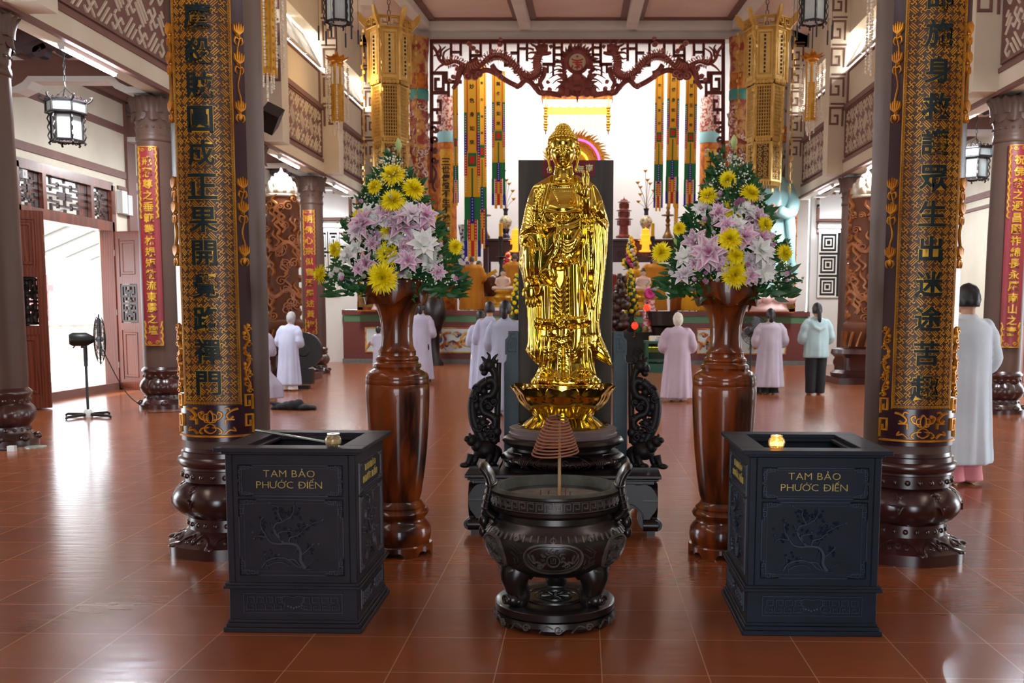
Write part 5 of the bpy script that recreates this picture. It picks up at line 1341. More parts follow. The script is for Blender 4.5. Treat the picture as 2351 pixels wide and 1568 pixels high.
for k, (px, h, c, nm) in enumerate(((1298, .055, 'red', 'upright'), (1308, .018, 'dark', 'short'), (1240, .02, 'red', 'left'), (1258, .014, 'dark', 'tiny'))):
    s_ = MB(); p = at(px, 1148, CYC-.02); s_.tube([(p.x, CYC-.03+.02*k, .548), (p.x+.002, CYC-.03+.02*k, .555+h)], .0022, 6)
    tag(s_.build('incense_stick', mat('stub_'+nm, (120, 40, 34) if c == 'red' else (60, 46, 40), .8), None), ('burnt red incense stick standing right of the pole', 'short dark incense stub farthest right in the ash', 'thin red incense stub farthest left in the ash', 'tiny dark incense stub just left of the pole')[k], 'incense stick', 'incense stubs in the ash')
M['frieze'] = mat('carved_red_brown_wood', (150, 78, 72), .45, c2=(116, 50, 46), vs=5)
M['frieze2'] = mat('carved_painted_highlights', (196, 128, 118), .45, c2=(168, 100, 92), vs=6)  # paler tone paints highlights onto fins, scales and cloud scrolls
M['lattice'] = mat('dark_red_lattice', (92, 26, 26), .45)
M['orangegold'] = mat('orange_gold_carving', (206, 128, 40), .45, metal=.25, c2=(150, 66, 24), vs=7, bump=.6, bs=22)
M['redgold'] = mat('red_and_gold_dragon_relief', (150, 50, 46), .5, c2=(196, 150, 84), vs=5.5, bump=.8, bs=12, ramp=(.44, .56))
M['teal2'] = mat('teal_collar', (70, 150, 146), .5); M['pinkish'] = mat('pink_white_collar', (214, 190, 180), .5, c2=(160, 70, 60), vs=14, ramp=(.5, .55))
M['maroonw'] = mat('maroon_lacquered_wood', (58, 22, 28), .35, c2=(46, 18, 22), vs=4, coat=.3)
M['by'] = mat('banner_yellow', (232, 178, 40), .8); M['brd'] = mat('banner_red', (206, 36, 28), .8); M['bg'] = mat('banner_green', (24, 122, 66), .8); M['bb'] = mat('banner_blue', (36, 40, 150), .8); M['bw'] = mat('banner_white', (236, 232, 224), .8); M['bo'] = mat('banner_orange', (226, 110, 24), .8)
M['ink'] = mat('black_ink', (40, 26, 20), .6)
M['paintwhite'] = mat('pale_blue_white_tile', (204, 214, 214), .35, c2=(192, 206, 208), vs=6)
M['relief1'] = mat('ochre_relief', (204, 160, 76), .5, c2=(178, 92, 40), vs=9, ramp=(.45, .55)); M['relief2'] = mat('blue_orange_relief', (64, 78, 130), .5, c2=(196, 104, 40), vs=7, ramp=(.45, .55))
M['brass'] = mat('aged_brass', (150, 116, 70), .35, metal=.8, c2=(110, 82, 50), vs=10)
M['porcelain'] = mat('blue_white_porcelain', (226, 230, 236), .2, c2=(52, 72, 150), vs=9, coat=.5, ramp=(.5, .54))
M['navy'] = mat('navy_enamel', (26, 30, 66), .25, coat=.5); M['cream2'] = mat('painted_cream_enamel', (206, 200, 160), .3, c2=(110, 110, 90), vs=14, ramp=(.5, .6))
M['candle'] = mat('yellow_candle', (240, 190, 30), .5); M['litorange'] = mat('lit_orange_lamp', (250, 150, 40), .5, emit=(255, 140, 30), es=1.6)
M['pagoda'] = mat('red_brown_pagoda', (140, 62, 50), .5, c2=(112, 46, 38), vs=9)
M['yflower'] = mat('yellow_petals', (240, 212, 30), .6); M['pflower'] = mat('magenta_petals', (206, 60, 140), .6); M['leaf'] = mat('dark_green_leaf', (38, 78, 40), .5, c2=(26, 58, 32), vs=12)
M['redlamp'] = mat('lit_red_lantern', (240, 50, 30), .5, emit=(255, 40, 20), es=2.2)
M['flesh'] = mat('painted_flesh', (206, 170, 150), .5)
YA = YE
def pm(Y): return lambda u, v, h: at(u, v, Y)+Vector((0, -h, 0))
def pxk(Y): return Y/FPX
# ------------------------------------------------------------------ raised platform
pf = thing('altar_platform', 'raised red granite altar platform with a green band and painted panels', 'platform', (-.22, 26.3, 0))
mb = MB(); X0, X1 = -6.13, 6.12
mb.b2(X0, X1, 0, 6.68, .1, 1.08); mb.b2(X0-.02, X1+.02, -.02, 6.68, 1.26, 1.385); mb.build('body', M['granite'], pf)
mb = MB(); mb.b2(X0+.03, X1-.03, .02, 6.66, 1.08, 1.26); mb.build('green_band', M['green'], pf)
mb = MB(); mb.b2(X0-.02, X1+.02, -.03, 6.68, 0, .1); mb.build('base_course', M['grey'], pf)
def relief_panel(x0, x1):
    p = MB(); p.b2(x0, x1, -.012, .01, .26, .94); o = p.build('painted_panel', M['paintwhite'], pf)
    f = front(x0, -.012, .26); w, h = x1-x0, .68
    g = MB(); g.stroke(f, rect(.02, .02, w-.02, h-.02), .04, .012, closed=True)
    q = MB(); r = random.Random(int(x0*10)+40); n = max(1, int(w/.75))
    for k in range(n):
        cx = w*(k+.5)/n; d = 1 if k % 2 else -1
        (g if k % 2 else q).stroke(f, tx(spiral(0, 0, .22, 1.5, r.uniform(0, 1), d, 9), cx, h*.5, 1), .075, .03)
        g.stroke(f, sp2([(cx-.35, .12), (cx-.2, .3), (cx, .34), (cx+.15, .5), (cx+.34, .55)], 5), .07, .03)
        for m in range(7):
            a = r.uniform(0, 6.3); u, v = cx+.24*math.cos(a)*1.3, h*.5+.2*math.sin(a)
            (g if m % 2 else q).dome(f, u, v, .06, .045, .03, 8, 2); (q if m % 2 else g).stroke(f, sp2([(u, v), (u+.1*math.cos(a), v+.06), (u+.16*math.cos(a+.5), v+.08*math.sin(a))], 4), [.05]*5+[.03, .02, .012, .006], .03)
    g.merge(q, 1); g.build('scroll_relief', [M['relief1'], M['relief2']], o, 50)
for a, b in ((-5.55, -2.45), (3.2, 4.05), (4.3, 5.55)): relief_panel(a, b)

# ------------------------------------------------------------------ white sanctuary behind
s = MB(); s.b2(-6.6, 6.3, 33.0, 33.2, 1.385, 9.9); s.b2(-6.0, -5.8, 26.75, 33.0, 1.385, 9.9); s.b2(5.7, 5.9, 26.75, 33.0, 1.385, 9.9); structure(s.build('wall_sanctuary', mat('bright_white_plaster', (240, 240, 240), .75)))
s = MB(); s.b2(-6.6, 6.3, 26.4, 33.2, 9.9, 10.1); structure(s.build('ceiling_sanctuary', M['white']))

# ------------------------------------------------------------------ dragon columns and the carved openwork frieze
def dragon_column(px, label, s):
    p = at(px, 700, 26.05); t = thing('dragon_column', label, 'column', (p.x, 26.05, 1.385)); H = 8.25-1.385; r = .235
    b = MB(); b.lathe([(r, .0), (r, H-1.55)], 28)
    f = cyl_map((0, 0, 0), r); d = MB()
    P = [(s*2.2*i/60.0*math.pi*r*1.0, .3+(H-2.2)*i/60.0) for i in range(61)]
    d.stroke(f, [(u+.0, v) for u, v in [(s*r*6.5*PI*i/70*.5, .2+(H-2.0)*i/70) for i in range(71)]], .24, .09)
    rr = random.Random(px)
    for k in range(34):
        u, v = rr.uniform(-1.6*r, 1.6*r), rr.uniform(.1, H-1.7); d.stroke(f, tx(spiral(0, 0, rr.uniform(.07, .13), 1.4, rr.uniform(0, 6), rr.choice((1, -1)), 8), u, v), .05, .05)
    for k in range(14):
        u, v = rr.uniform(-1.4*r, 1.4*r), rr.uniform(.1, H-2.2); d.stroke(f, sp2([(u, v), (u+.08, v+.2), (u-.04, v+.4), (u+.06, v+.6)], 4), [.06]*10+[.04, .03, .01], .05)
    b.build('shaft', M['redgold'], t, 60); d.build('dragon_relief', M['pinkish'] if s < 0 else M['pinkish'], t, 60)
    c = MB(); c.lathe([(r*1.03, H-1.55), (r*1.08, H-1.5), (r*1.08, H-1.3), (r*1.03, H-1.28)], 28); c.build('teal_collar', M['teal2'], t, 60)
    c = MB(); c.lathe([(r*1.02, H-1.28), (r*1.06, H-1.2), (r*1.02, H-1.0), (r*1.06, H-.9)], 28); c.build('orange_collar', M['orangegold'], t, 60)
    c = MB(); c.lathe([(r*1.06, H-.9), (r*1.02, H-.62), (r*1.15, H-.3), (r*1.2, H), (0, H)], 28); c.build('capital', M['redgold'], t, 60)
dragon_column(966, 'red and gold dragon column left of the carved frieze', -1); dragon_column(1686, 'red and gold dragon column right of the carved frieze', 1)

fz = thing('carved_frieze', 'red brown openwork frieze with two dragons and a disc above the altar', 'frieze', (0, 0, 0))
fm = pm(26.15); K = 1.0
def both(fn):
    for s in (-1, 1): fn(lambda P: [(1325.5+s*(x-1325.5), y) for x, y in P], s)
lat = MB()
for P in ([(988, 96), (1663, 96)],): lat.stroke(fm, P, 9, .06, h0=-.06, top=1)
def lattice(m, s):
    st = lambda P, w=6: lat.stroke(fm, m(P), w, .05, h0=-.05, top=1)
    st([(991, 92), (991, 235)], 8); st([(991, 235), (991, 420)], 8); st([(990, 168), (1025, 168), (1025, 188), (1060, 188)], 7)
    st([(1036, 98), (1036, 140), (1010, 140)]); st([(1058, 98), (1058, 128)], 6); st([(1036, 120), (1060, 120)], 5)
    st([(1080, 98), (1080, 150), (1110, 150)], 6); st([(1104, 98), (1104, 128), (1080, 128)], 6); st([(1126, 98), (1126, 125), (1152, 125)], 6)
    st([(1160, 98), (1160, 150), (1190, 150), (1190, 122), (1172, 122)], 6); st([(1190, 98), (1190, 122)], 6); st([(1210, 98), (1210, 140)], 6); st([(1190, 112), (1212, 112)], 5)
    st([(1182, 150), (1182, 165), (1200, 165)], 6); st([(1272, 98), (1272, 148), (1245, 148)], 7); st([(1290, 98), (1290, 142), (1272, 142)], 6); st([(1272, 110), (1290, 110)], 5); st([(1272, 126), (1290, 126)], 5); st([(1258, 148), (1258, 168)], 5); st([(1270, 148), (1270, 175)], 5)
    # side drops with square scrolls
    st([(991, 213), (1030, 213)], 7); st([(1018, 168), (1018, 205), (1000, 205), (1000, 182), (1010, 182)], 6); st([(1030, 188), (1030, 222)], 6); st([(991, 252), (1012, 252), (1012, 232), (1003, 232)], 6)
    st([(991, 282), (1010, 282), (1010, 265)], 6); st([(1004, 252), (1004, 262)], 5); st(tx(spiral(0, 0, 9, 1.2, 0, 1, 9), 998, 296), 5); st(tx(spiral(0, 0, 9, 1.2, 2, 1, 9), 999, 322), 5)
    st(tx(spiral(0, 0, 8, 1.2, 4, -1, 9), 999, 345), 5); st(tx(spiral(0, 0, 8, 1.2, 0, 1, 9), 998, 368), 5); st(sp2([(994, 380), (1002, 400), (994, 425), (1000, 440)], 4), 6)
both(lattice); lat.build('lattice', M['lattice'], fz, 60)
def dragon(s):
    d = MB(); m = lambda P: [(1325.5+s*(x-1325.5), y) for x, y in P]
    def tb(P, r0, r1=None, h=.05, n=6):
        Q = smooth_pts([tuple(fm(u, v, h)) for u, v in m(P)], n); k = len(Q); r1 = r0 if r1 is None else r1; kk = pxk(26.15); d.tube(Q, [(r0+(r1-r0)*(i/(k-1))**1.0)*kk for i in range(k)], 10)
    tb([(1245, 116), (1236, 130), (1232, 150), (1236, 165), (1228, 175), (1212, 178), (1196, 168), (1180, 150), (1165, 135), (1145, 128), (1125, 132), (1105, 150), (1085, 160), (1065, 150), (1045, 142), (1025, 148), (1010, 138), (1002, 118), (992, 105)], 9.5, 3)
    BP = smooth_pts([(1236, 130, 0), (1232, 150, 0), (1236, 165, 0), (1228, 175, 0), (1212, 178, 0), (1196, 168, 0), (1180, 150, 0), (1165, 135, 0), (1145, 128, 0), (1125, 132, 0), (1105, 150, 0), (1085, 160, 0), (1065, 150, 0), (1045, 142, 0), (1025, 148, 0)], 4); d.mi = 1
    for i in range(1, len(BP)-1):
        T_ = (BP[i+1]-BP[i-1]).normalized(); n_ = (T_.y, -T_.x)
        for q in (-1, 1):
            if q == 1 or i % 2: tb([(BP[i].x+q*n_[0]*7, BP[i].y+q*n_[1]*7), (BP[i].x+q*n_[0]*13+T_.x*3, BP[i].y+q*n_[1]*13+T_.y*3)], 2.6, .6, .06, 2)
        tb([(BP[i].x-n_[0]*7, BP[i].y-n_[1]*7), (BP[i].x+T_.x*2.5, BP[i].y+T_.y*2.5), (BP[i].x+n_[0]*7, BP[i].y+n_[1]*7)], 1.1, 1.1, .36, 3)
    d.mi = 0
    tb([(1232, 118), (1245, 112), (1258, 112)], 11, 8); tb([(1240, 124), (1256, 124), (1266, 122)], 6, 3); tb([(1262, 110), (1268, 106)], 5, 3)      # head and jaws
    for P in ([(1236, 110), (1222, 104), (1216, 96)], [(1240, 106), (1232, 96), (1226, 92)], [(1232, 122), (1218, 122), (1208, 128)], [(1230, 128), (1222, 136), (1210, 134)], [(1226, 116), (1214, 112), (1202, 116)], [(1250, 104), (1248, 96), (1254, 92)]): tb(P, 3.2, 1)
    for P in ([(1012, 134), (1002, 128), (996, 130)], [(1018, 140), (1020, 122), (1034, 112)], [(1012, 130), (1014, 118), (1024, 108)], [(1006, 122), (1012, 112), (1008, 104)], [(1024, 146), (1010, 154), (998, 166)]): tb(P, 3.4, 1.2)
    # branch and clouds along the lower edge
    tb([(1065, 176), (1080, 166), (1100, 166), (1118, 162), (1140, 170), (1160, 184), (1180, 195), (1192, 198), (1205, 186), (1216, 188), (1230, 202), (1240, 214), (1258, 214), (1270, 216), (1290, 220)], 6, 6)
    tb([(1065, 150), (1055, 170), (1050, 190), (1040, 205)], 9, 4); tb([(1100, 140), (1082, 150), (1075, 168), (1090, 176)], 10, 8); tb([(1130, 150), (1140, 165), (1152, 172)], 6, 8); tb([(1252, 156), (1248, 175), (1240, 190), (1246, 205)], 6, 5); tb([(1236, 196), (1226, 200), (1232, 208)], 5, 4)
    tb([(1186, 152), (1192, 165), (1206, 172)], 5, 3)
    kk = pxk(26.15)
    for x, y, r in ((1075, 176, 14), (1090, 178, 12), (1100, 172, 11), (1052, 160, 9), (1120, 140, 8), (1150, 178, 9), (1143, 172, 8), (1188, 200, 9), (1198, 182, 7), (1246, 212, 8), (1262, 206, 7), (1258, 190, 6), (1148, 104, 8), (1150, 92, 6), (1086, 112, 9), (1078, 102, 8), (1096, 120, 7), (1130, 118, 6), (1042, 178, 8), (1034, 186, 6)):
        p = fm(*m([(x, y)])[0], .05); d.ell(p, (r*.8*kk, .06, r*.62*kk), 9, 6); d.mi = 1
        Q = [tuple(fm(u, v, .12)) for u, v in tx(spiral(0, 0, r*.8, 1.3, 0, s, 8), *m([(x, y)])[0])]; d.tube(Q, 1.6*kk, 5); d.mi = 0
    # whiskers of the central mask
    for P in ([(1300, 165), (1280, 160), (1262, 170)], [(1298, 172), (1278, 172), (1260, 182)], [(1298, 180), (1280, 184), (1268, 194)], [(1300, 190), (1284, 198), (1274, 208)], [(1294, 205), (1280, 212), (1262, 216)], [(1296, 160), (1284, 152), (1268, 156)]): tb(P, 2.6, 1)
    d.build('dragon', [M['frieze'], M['frieze2']], fz, 180)
for s in (-1, 1): dragon(s)
md = MB(); kk = pxk(26.15)
c0 = fm(1325.5, 145, .08)
md.lathe([(0, 0), (27*kk, 0), (27*kk, .05), (24*kk, .06), (22*kk, .05), (20*kk, .03), (0, .03)], 36)
for i in range(len(md.v)): x, y, z = md.v[i]; md.v[i] = (c0.x+x, c0.y-z, c0.z+y)
for k in range(22):
    a = PI*(-.12+1.24*k/21); L = 14 if k % 3 else 26
    if 5 < k < 16: L += 6
    P = sp2([(1325.5+26*math.cos(a), 145-26*math.sin(a)), (1325.5+(26+L*.5)*math.cos(a+.08), 145-(26+L*.5)*math.sin(a+.08)), (1325.5+(24+L)*math.cos(a), max(90, 145-(26+L)*math.sin(a)))], 4); md.stroke(fm, P, [9]*3+[7]*3+[5, 3, 1], .07)
md.build('medallion_rim', M['frieze'], fz, 50)
md = MB(); md.prism(circ(1325.5, 145, 19, 19, 32), .1, .125, fm); dsc = md.build('disc', mat('pale_jade_disc', (196, 190, 160), .4), fz)
md = MB()
for P in ([(1312, 138), (1318, 141), (1325, 142), (1333, 141), (1339, 138)], [(1314, 146), (1337, 146)], [(1320, 150), (1331, 150)], [(1315, 152), (1313, 160)], [(1325, 142), (1325, 163)], [(1325, 155), (1334, 151), (1337, 158), (1335, 162)], [(1319, 157), (1332, 157)]): md.stroke(fm, P, 3.2, .135, h0=.125)
md.dome(fm, 1325.5, 132.5, 2.6, 2.6, .02, 8, 2, .125); md.build('red_sign', mat('red_sign_paint', (190, 50, 56), .5), dsc)
lm = MB()                                                     # lion mask below the disc
def el(x, y, rx, ry, d=.1, h=.08): lm.ell(fm(x, y, h), (rx*kk, d, ry*kk), 12, 8)
el(1325.5, 196, 27, 26, .12); el(1325.5, 180, 15, 13, .2); el(1325.5, 206, 13, 10, .2)
for s in (-1, 1):
    el(1325.5+s*15, 184, 7, 6, .16, .1); el(1325.5+s*24, 196, 11, 14, .1); el(1325.5+s*22, 212, 10, 12, .1); el(1325.5+s*30, 178, 8, 9, .08); el(1325.5+s*34, 210, 10, 12, .08)
    for k in range(5): lm.tube([tuple(fm(1325.5+s*(26+2*k), 170+11*k, .1)), tuple(fm(1325.5+s*(42+2*k), 160+14*k, .06))], [5*kk, 1.5*kk], 8)
for x in (-8, -2.7, 2.7, 8): lm.tube([tuple(fm(1325.5+x, 212, .18)), tuple(fm(1325.5+x*.8, 224, .16))], [2.4*kk, 1.6*kk], 6)
lm.tube([tuple(fm(1325.5, 214, .14)), tuple(fm(1325.5, 238, .1))], [5*kk, 1*kk], 8); lm.build('lion_mask', M['frieze'], fz, 180)

# ------------------------------------------------------------------ gilded couplet pillars inside
def gilt_pillar(px, chars, label, s):
    Y = 29.0; p = at(px, 690, Y); t = thing('gilded_pillar', label, 'pillar', (p.x, Y, 1.385)); top = at(px, 222, Y).z-1.385; r = 21*pxk(Y)
    b = MB(); b.lathe([(r, .0), (r, top-1.3)], 28); b.build('shaft', M['orangegold'], t, 60)
    c = MB(); c.lathe([(r*1.05, top-1.3), (r*1.1, top-1.2), (r*1.05, top-1.0)], 28); c.build('blue_collar', mat('light_blue_collar', (140, 196, 206), .5), t, 60)
    c = MB(); c.lathe([(r*1.05, top-1.0), (r*1.1, top-.9), (r*1.05, top-.4), (r*1.0, top), (0, top)], 28); c.build('capital', M['pinkish'], t, 60)
    f = cyl_map((0, 0, 0), r); g = MB(); w = .3
    bd = MB(); bd.loft([[f(u, .9, 0), f(u, .9, .03), f(u, top-1.5, .03), f(u, top-1.5, 0)] for u in [-w/2+w*i/8 for i in range(9)]]); bo = bd.build('board', M['goldtext'], t, 40)
    n = len(chars); st = (top-2.9)/(n-1)
    for i, ch in enumerate(chars): write(g, lambda u, v, h: f(u, v, .03+h), ch, 0, top-1.85-i*st, .2, .012, bold=.03)
    g.build('lettering', M['ink'], bo, 40)
    k = MB(); k.box((s*r*2.0, .12, (top-1.2)/2), (r*1.9, .12, top-1.2))
    fk = front(s*r*2.0, .06, 0)
    for i in range(int((top-1.4)/.25)): k.stroke(fk, tx(spiral(0, 0, .11, 1.3, i, 1 if i % 2 else -1, 8), .03*(-1)**i, .2+.25*i), .04, .03)
    k.build('carved_wing', M['orangegold'], t, 50)
gilt_pillar(1029, '三世傳燈不生不滅超超象王回顧日', 'orange gilt pillar in the sanctuary left, characters 三世傳燈', -1)
gilt_pillar(1622, '十方調御非去非來巍巍師子奮迅時', 'orange gilt pillar in the sanctuary right, characters 十方調御', 1)

# ------------------------------------------------------------------ hanging five-colour banners
def banner(px, y0, y1, w, Y, label, txt, dens=1):
    k = pxk(Y); a = at(px, y0, Y); H = (y1-y0)*k*.985; W = w*k
    t = thing('prayer_banner', label, 'banner', (a.x, Y, a.z), 0, 'five-colour banners beside the altar')
    mats = [M['by'], M['brd'], M['bg'], M['bb'], M['bw'], M['bo'], M['ink']]
    mb = MB(); th = .012
    def seg(x0, x1, z0, z1, mi, d=0): mb.mi = mi; mb.box(((x0+x1)/2*W, -d, (z0+z1)/2*-H), ((x1-x0)*W, th, abs(z1-z0)*H))
    seg(-.34, .34, .4, .67, 0, -.004); seg(-.28, .28, 0, .42, 0, .001); seg(-.32, -.26, .0, .42, 1, .004); seg(.26, .32, 0, .42, 1, .004); seg(-.26, .26, .43, .50, 2, .003); seg(-.15, .15, .445, .485, 1, .008); seg(-.28, .28, .5, .66, 0); seg(-.05, .05, .51, .66, 2, .006)
    for q in (-1, 1):
        for i, c in enumerate((0, 0, 2, 3, 1, 0)): seg(q*.41-.09, q*.41+.09, .0+.11*i, .11+.11*i, c, .003)
    seg(-.5, .5, .66, .78, 2, .001); seg(-.12, .12, .66, .8, 3, .008)
    for i, (x, c1, c2) in enumerate(((-.42, 2, 3), (-.2, 1, 0), (0, 0, 1), (.2, 1, 0), (.42, 2, 3))): seg(x-.1, x+.1, .78, .89, c1, .002*(i % 2)); seg(x-.1, x+.1, .89, .975+.025*(i % 2), c2, .002*(i % 2))
    mb.mi = 4
    for q in (-1, 1):
        for i in range(30): mb.dome(front(0, -th/2-.003, 0), q*.41*W, -H*(.24+.0135*i), .016, .016, .004, 6, 1)
        for i in range(12): mb.dome(front(0, -th/2-.003, 0), q*.2*W, -H*(.79+.016*i), .016, .016, .004, 6, 1)
    for i in range(8): mb.dome(front(0, -th/2-.01, 0), 0, -H*(.67+.016*i), .014, .014, .004, 6, 1)
    mb.mi = 6
    n = len(txt)
    for i, ch in enumerate(txt): write(mb, front(0, -th/2-.001, 0), ch, 0, -H*(.05+.36*(i+.5)/n), min(.24, .3*W), .004, bold=.02)
    mb.mi = 0; mb.tube([(-.5*W, 0, .01), (.5*W, 0, .01)], .02, 8)
    mb.build('cloth', mats, t)
    c = MB(); c.tube([(0, 0, .01), (0, 0, 9.88-a.z)], .006, 6); c.build('cord', M['brd'], t)
for px, y0, y1, w, Y, lab, tx_ in ((1083, 160, 590, 36, 28.2, 'tall five-colour banner first left of the statue group, lowest hanging tail', '妙色身如來'), (1106, 150, 560, 20, 28.9, 'narrow banner tucked behind the tall left banner', '寶勝如來'), (1144, 165, 470, 30, 28.4, 'five-colour banner left, nearest to the white wall centre', '無多寶如來'), (1045, 200, 465, 12, 28.0, 'edge-on banner beside the left gilt pillar', ''), (1515, 165, 475, 20, 28.4, 'five-colour banner right, nearest to the white wall centre', '離怖畏如'), (1547, 155, 465, 28, 28.2, 'five-colour banner middle of the three on the right', '廣博身如來'), (1588, 170, 470, 26, 28.0, 'five-colour banner beside the right gilt pillar', '甘露王如來'), (1553, 440, 600, 10, 29.0, 'thin banner tail hanging behind the tall brass candlestick', '')):
    banner(px, y0, y1, w, Y, lab, tx_)

# ------------------------------------------------------------------ canopy with bead fringe and flame halo
Y = 30.2; k = pxk(Y); c0 = at(1325, 225, Y); cn = thing('altar_canopy', 'glowing gold canopy with bead fringe above the altar', 'canopy', (c0.x, Y, c0.z))
f = lambda u, v, h: Vector(((u-1325)*k, -h, -(v-225)*k))
mb = MB(); mb.b2(-80*k, 80*k, 0, .9, -4*k, 6*k)
for i in range(16): mb.dome(front(0, 0, 0), (-75+10*i)*k, 8*k, 6*k, 5*k, .05, 8, 2)
mb.build('crown_board', M['orangegold'], cn, 50)
mb = MB(); mb.prism([(1249, 229), (1402, 229), (1402, 243)]+[(1402-153*i/60, 243+3*abs(math.sin(PI*i/7.5))) for i in range(1, 60)]+[(1249, 243)], 0, .02, f); mb.build('lit_valance', mat('lit_white_valance', (255, 246, 214), .6, emit=(255, 236, 180), es=1.3), cn)
mb = MB(); mb.b2(-74*k, 74*k, -.01, .01, -36*k, -18*k); 
for i in range(38): mb.b2((-74+4*i)*k-.006, (-74+4*i)*k+.006, -.02, .0, -36*k, -18*k)
mb.build('gold_valance', mat('lit_gold_valance', (246, 206, 90), .6, emit=(255, 190, 60), es=.7), cn)
mb = MB(); rr = random.Random(4)
for i in range(44):
    x = (-78+3.6*i)*k; L = 46+8*abs(i-22)/22+rr.uniform(-4, 4); 
    mb.tube([(x, 0, -36*k), (x, 0, -(36+L*.5+10)*k)], .005, 4)
    for j in range(int((L*.5+10)/2.6)): mb.ell((x, 0, -(37+2.6*j)*k), .014, 6, 4)
tag(mb.build('bead_fringe', mat('amber_beads', (206, 160, 80), .3, metal=.4), cn), None, None, None, 'stuff')
for s in (-1, 1):
    mb = MB()
    for j in range(9): mb.ell((s*(70)*k, -.05, -(22+6*j)*k), ((4 if j % 3 else 6)*k, .05, 3.5*k), 10, 6)
    mb.tube([(s*70*k, -.05, 0), (s*70*k, -.05, -80*k)], .02, 6); mb.build('side_tassel', M['goldtext'], cn, 180)
mb = MB(); mb.tube([(-.5, .4, .0), (-.5, .4, 9.88-c0.z)], .012, 6); mb.tube([(.5, .4, .0), (.5, .4, 9.88-c0.z)], .012, 6); mb.build('hanging_rods', M['brass'], cn)
Y = 31.0; f = pm(Y); h = thing('flame_halo', 'gold flame halo with pink and yellow neon rings behind the altar', 'halo', (0, 0, 0)); mb = MB(); cxh, cyh = 1322, 375
mb.prism(circ(cxh, cyh, 56, 56, 40), -.08, 0, f)
for i in range(40):
    a = -.35+(PI+.7)*i/39; L = 14+10*abs(math.sin(i*2.3))
    P = sp2([(cxh+52*math.cos(a), cyh-52*math.sin(a)), (cxh+(58+L*.4)*math.cos(a+.06), cyh-(58+L*.4)*math.sin(a+.06)), (cxh+(58+L)*math.cos(a-.02), cyh-(58+L)*math.sin(a-.02))], 4); mb.stroke(f, P, [9, 9, 8, 7, 6, 5, 4, 2.5, 1], .03)
    if i % 2: mb.stroke(f, tx(spiral(0, 0, 6, 1.2, a, 1, 8), cxh+46*math.cos(a), cyh-46*math.sin(a)), 3, .03)
mb.build('flames', M['goldtext'], h, 50)
for r, c, nm in ((54, (255, 90, 220), 'pink_neon'), (27, (255, 220, 60), 'yellow_neon')):
    mb = MB(); mb.tube([tuple(f(cxh+r*math.cos(a), cyh-r*math.sin(a), .08)) for a in [2*PI*i/60 for i in range(60)]], 2.2*pxk(Y), 8, closed=True); mb.build(nm, mat(nm, c, .5, emit=c, es=2.2), h, 180)
p0 = f(cxh, cyh+30, -.2); mb = MB(); mb.b2(p0.x-.25, p0.x+.25, Y+.05, Y+.3, 1.385, p0.z+1.0); mb.build('support', M['maroonw'], h)

# ------------------------------------------------------------------ altar tables
def altar_table(x0, x1, y0, y1, zt, label):
    t = thing('altar_table', label, 'table', ((x0+x1)/2, (y0+y1)/2, 1.385)); w, d, H = x1-x0, y1-y0, zt-1.385
    b = MB(); b.box((0, 0, H-.04), (w, d, .08)); b.box((0, 0, H-.16), (w-.1, d-.1, .16)); o = b.build('top', M['maroonw'], t); o.modifiers.new('b', 'BEVEL').width = .01
    for sx in (-1, 1):
        for sy in (-1, 1): l = MB(); l.box((sx*(w/2-.12), sy*(d/2-.12), (H-.2)/2), (.14, .14, H-.2)); l.build('leg', M['maroonw'], t)
    a = MB(); a.box((0, -d/2+.08, H-.45), (w-.4, .05, .45)); f_ = front(0, -d/2+.055, H-.45)
    for q in range(-4, 5): a.stroke(f_, tx(spiral(0, 0, .13, 1.3, 0, 1 if q > 0 else -1, 8), q*w/10, 0), .03, .02)
    a.build('apron', M['maroonw'], t, 50)
zt = at(1330, 548, 29.6).z; altar_table(at(1105, 548, 29.6).x, at(1562, 548, 29.6).x, 29.6, 30.7, zt, 'high maroon altar table at the back of the sanctuary')
zt2 = at(1330, 640, 28.5).z; altar_table(at(1190, 640, 28.5).x, at(1470, 640, 28.5).x, 28.4, 29.3, zt2, 'lower maroon offering table in front of the high altar table')
wp = MB(); a = at(1140, 600, 31); b_ = at(1540, 715, 31)
def lathe_thing(name, label, cat, px, py, Y, parts, group=None, seg=20):
    """parts: (name, material, [(r,z)...]) in photo pixels, z upward from py"""
    k = pxk(Y); p = at(px, py, Y); t = thing(name, label, cat, (p.x, Y, p.z), 0, group)
    for nm, m, pr in parts: b = MB(); b.lathe([(r*k, z*k) for r, z in pr], seg); b.build(nm, m, t, 50)
    return t
cst = [(12, 0), (12, 4), (8, 10), (5, 18), (4, 26), (6, 30), (3.5, 34), (6, 40), (4, 44), (3, 48), (15, 50), (15, 52), (4, 53), (5, 58), (3, 62), (5, 68), (3, 72), (4, 80)]
for px, lab in ((1113, 'tall brass candlestick left on the high altar table'), (1533, 'tall brass candlestick with long candle right on the high altar table')):
    t = lathe_thing('candlestick', lab, 'candlestick', px, 547, 30.0, [('stem', M['brass'], cst), ('candle', mat('old_gold_candle', (170, 130, 50), .5), [(3.6, 80), (3.6, 150), (1, 152), (.8, 158), (0, 159)])], 'candlesticks on the altar')
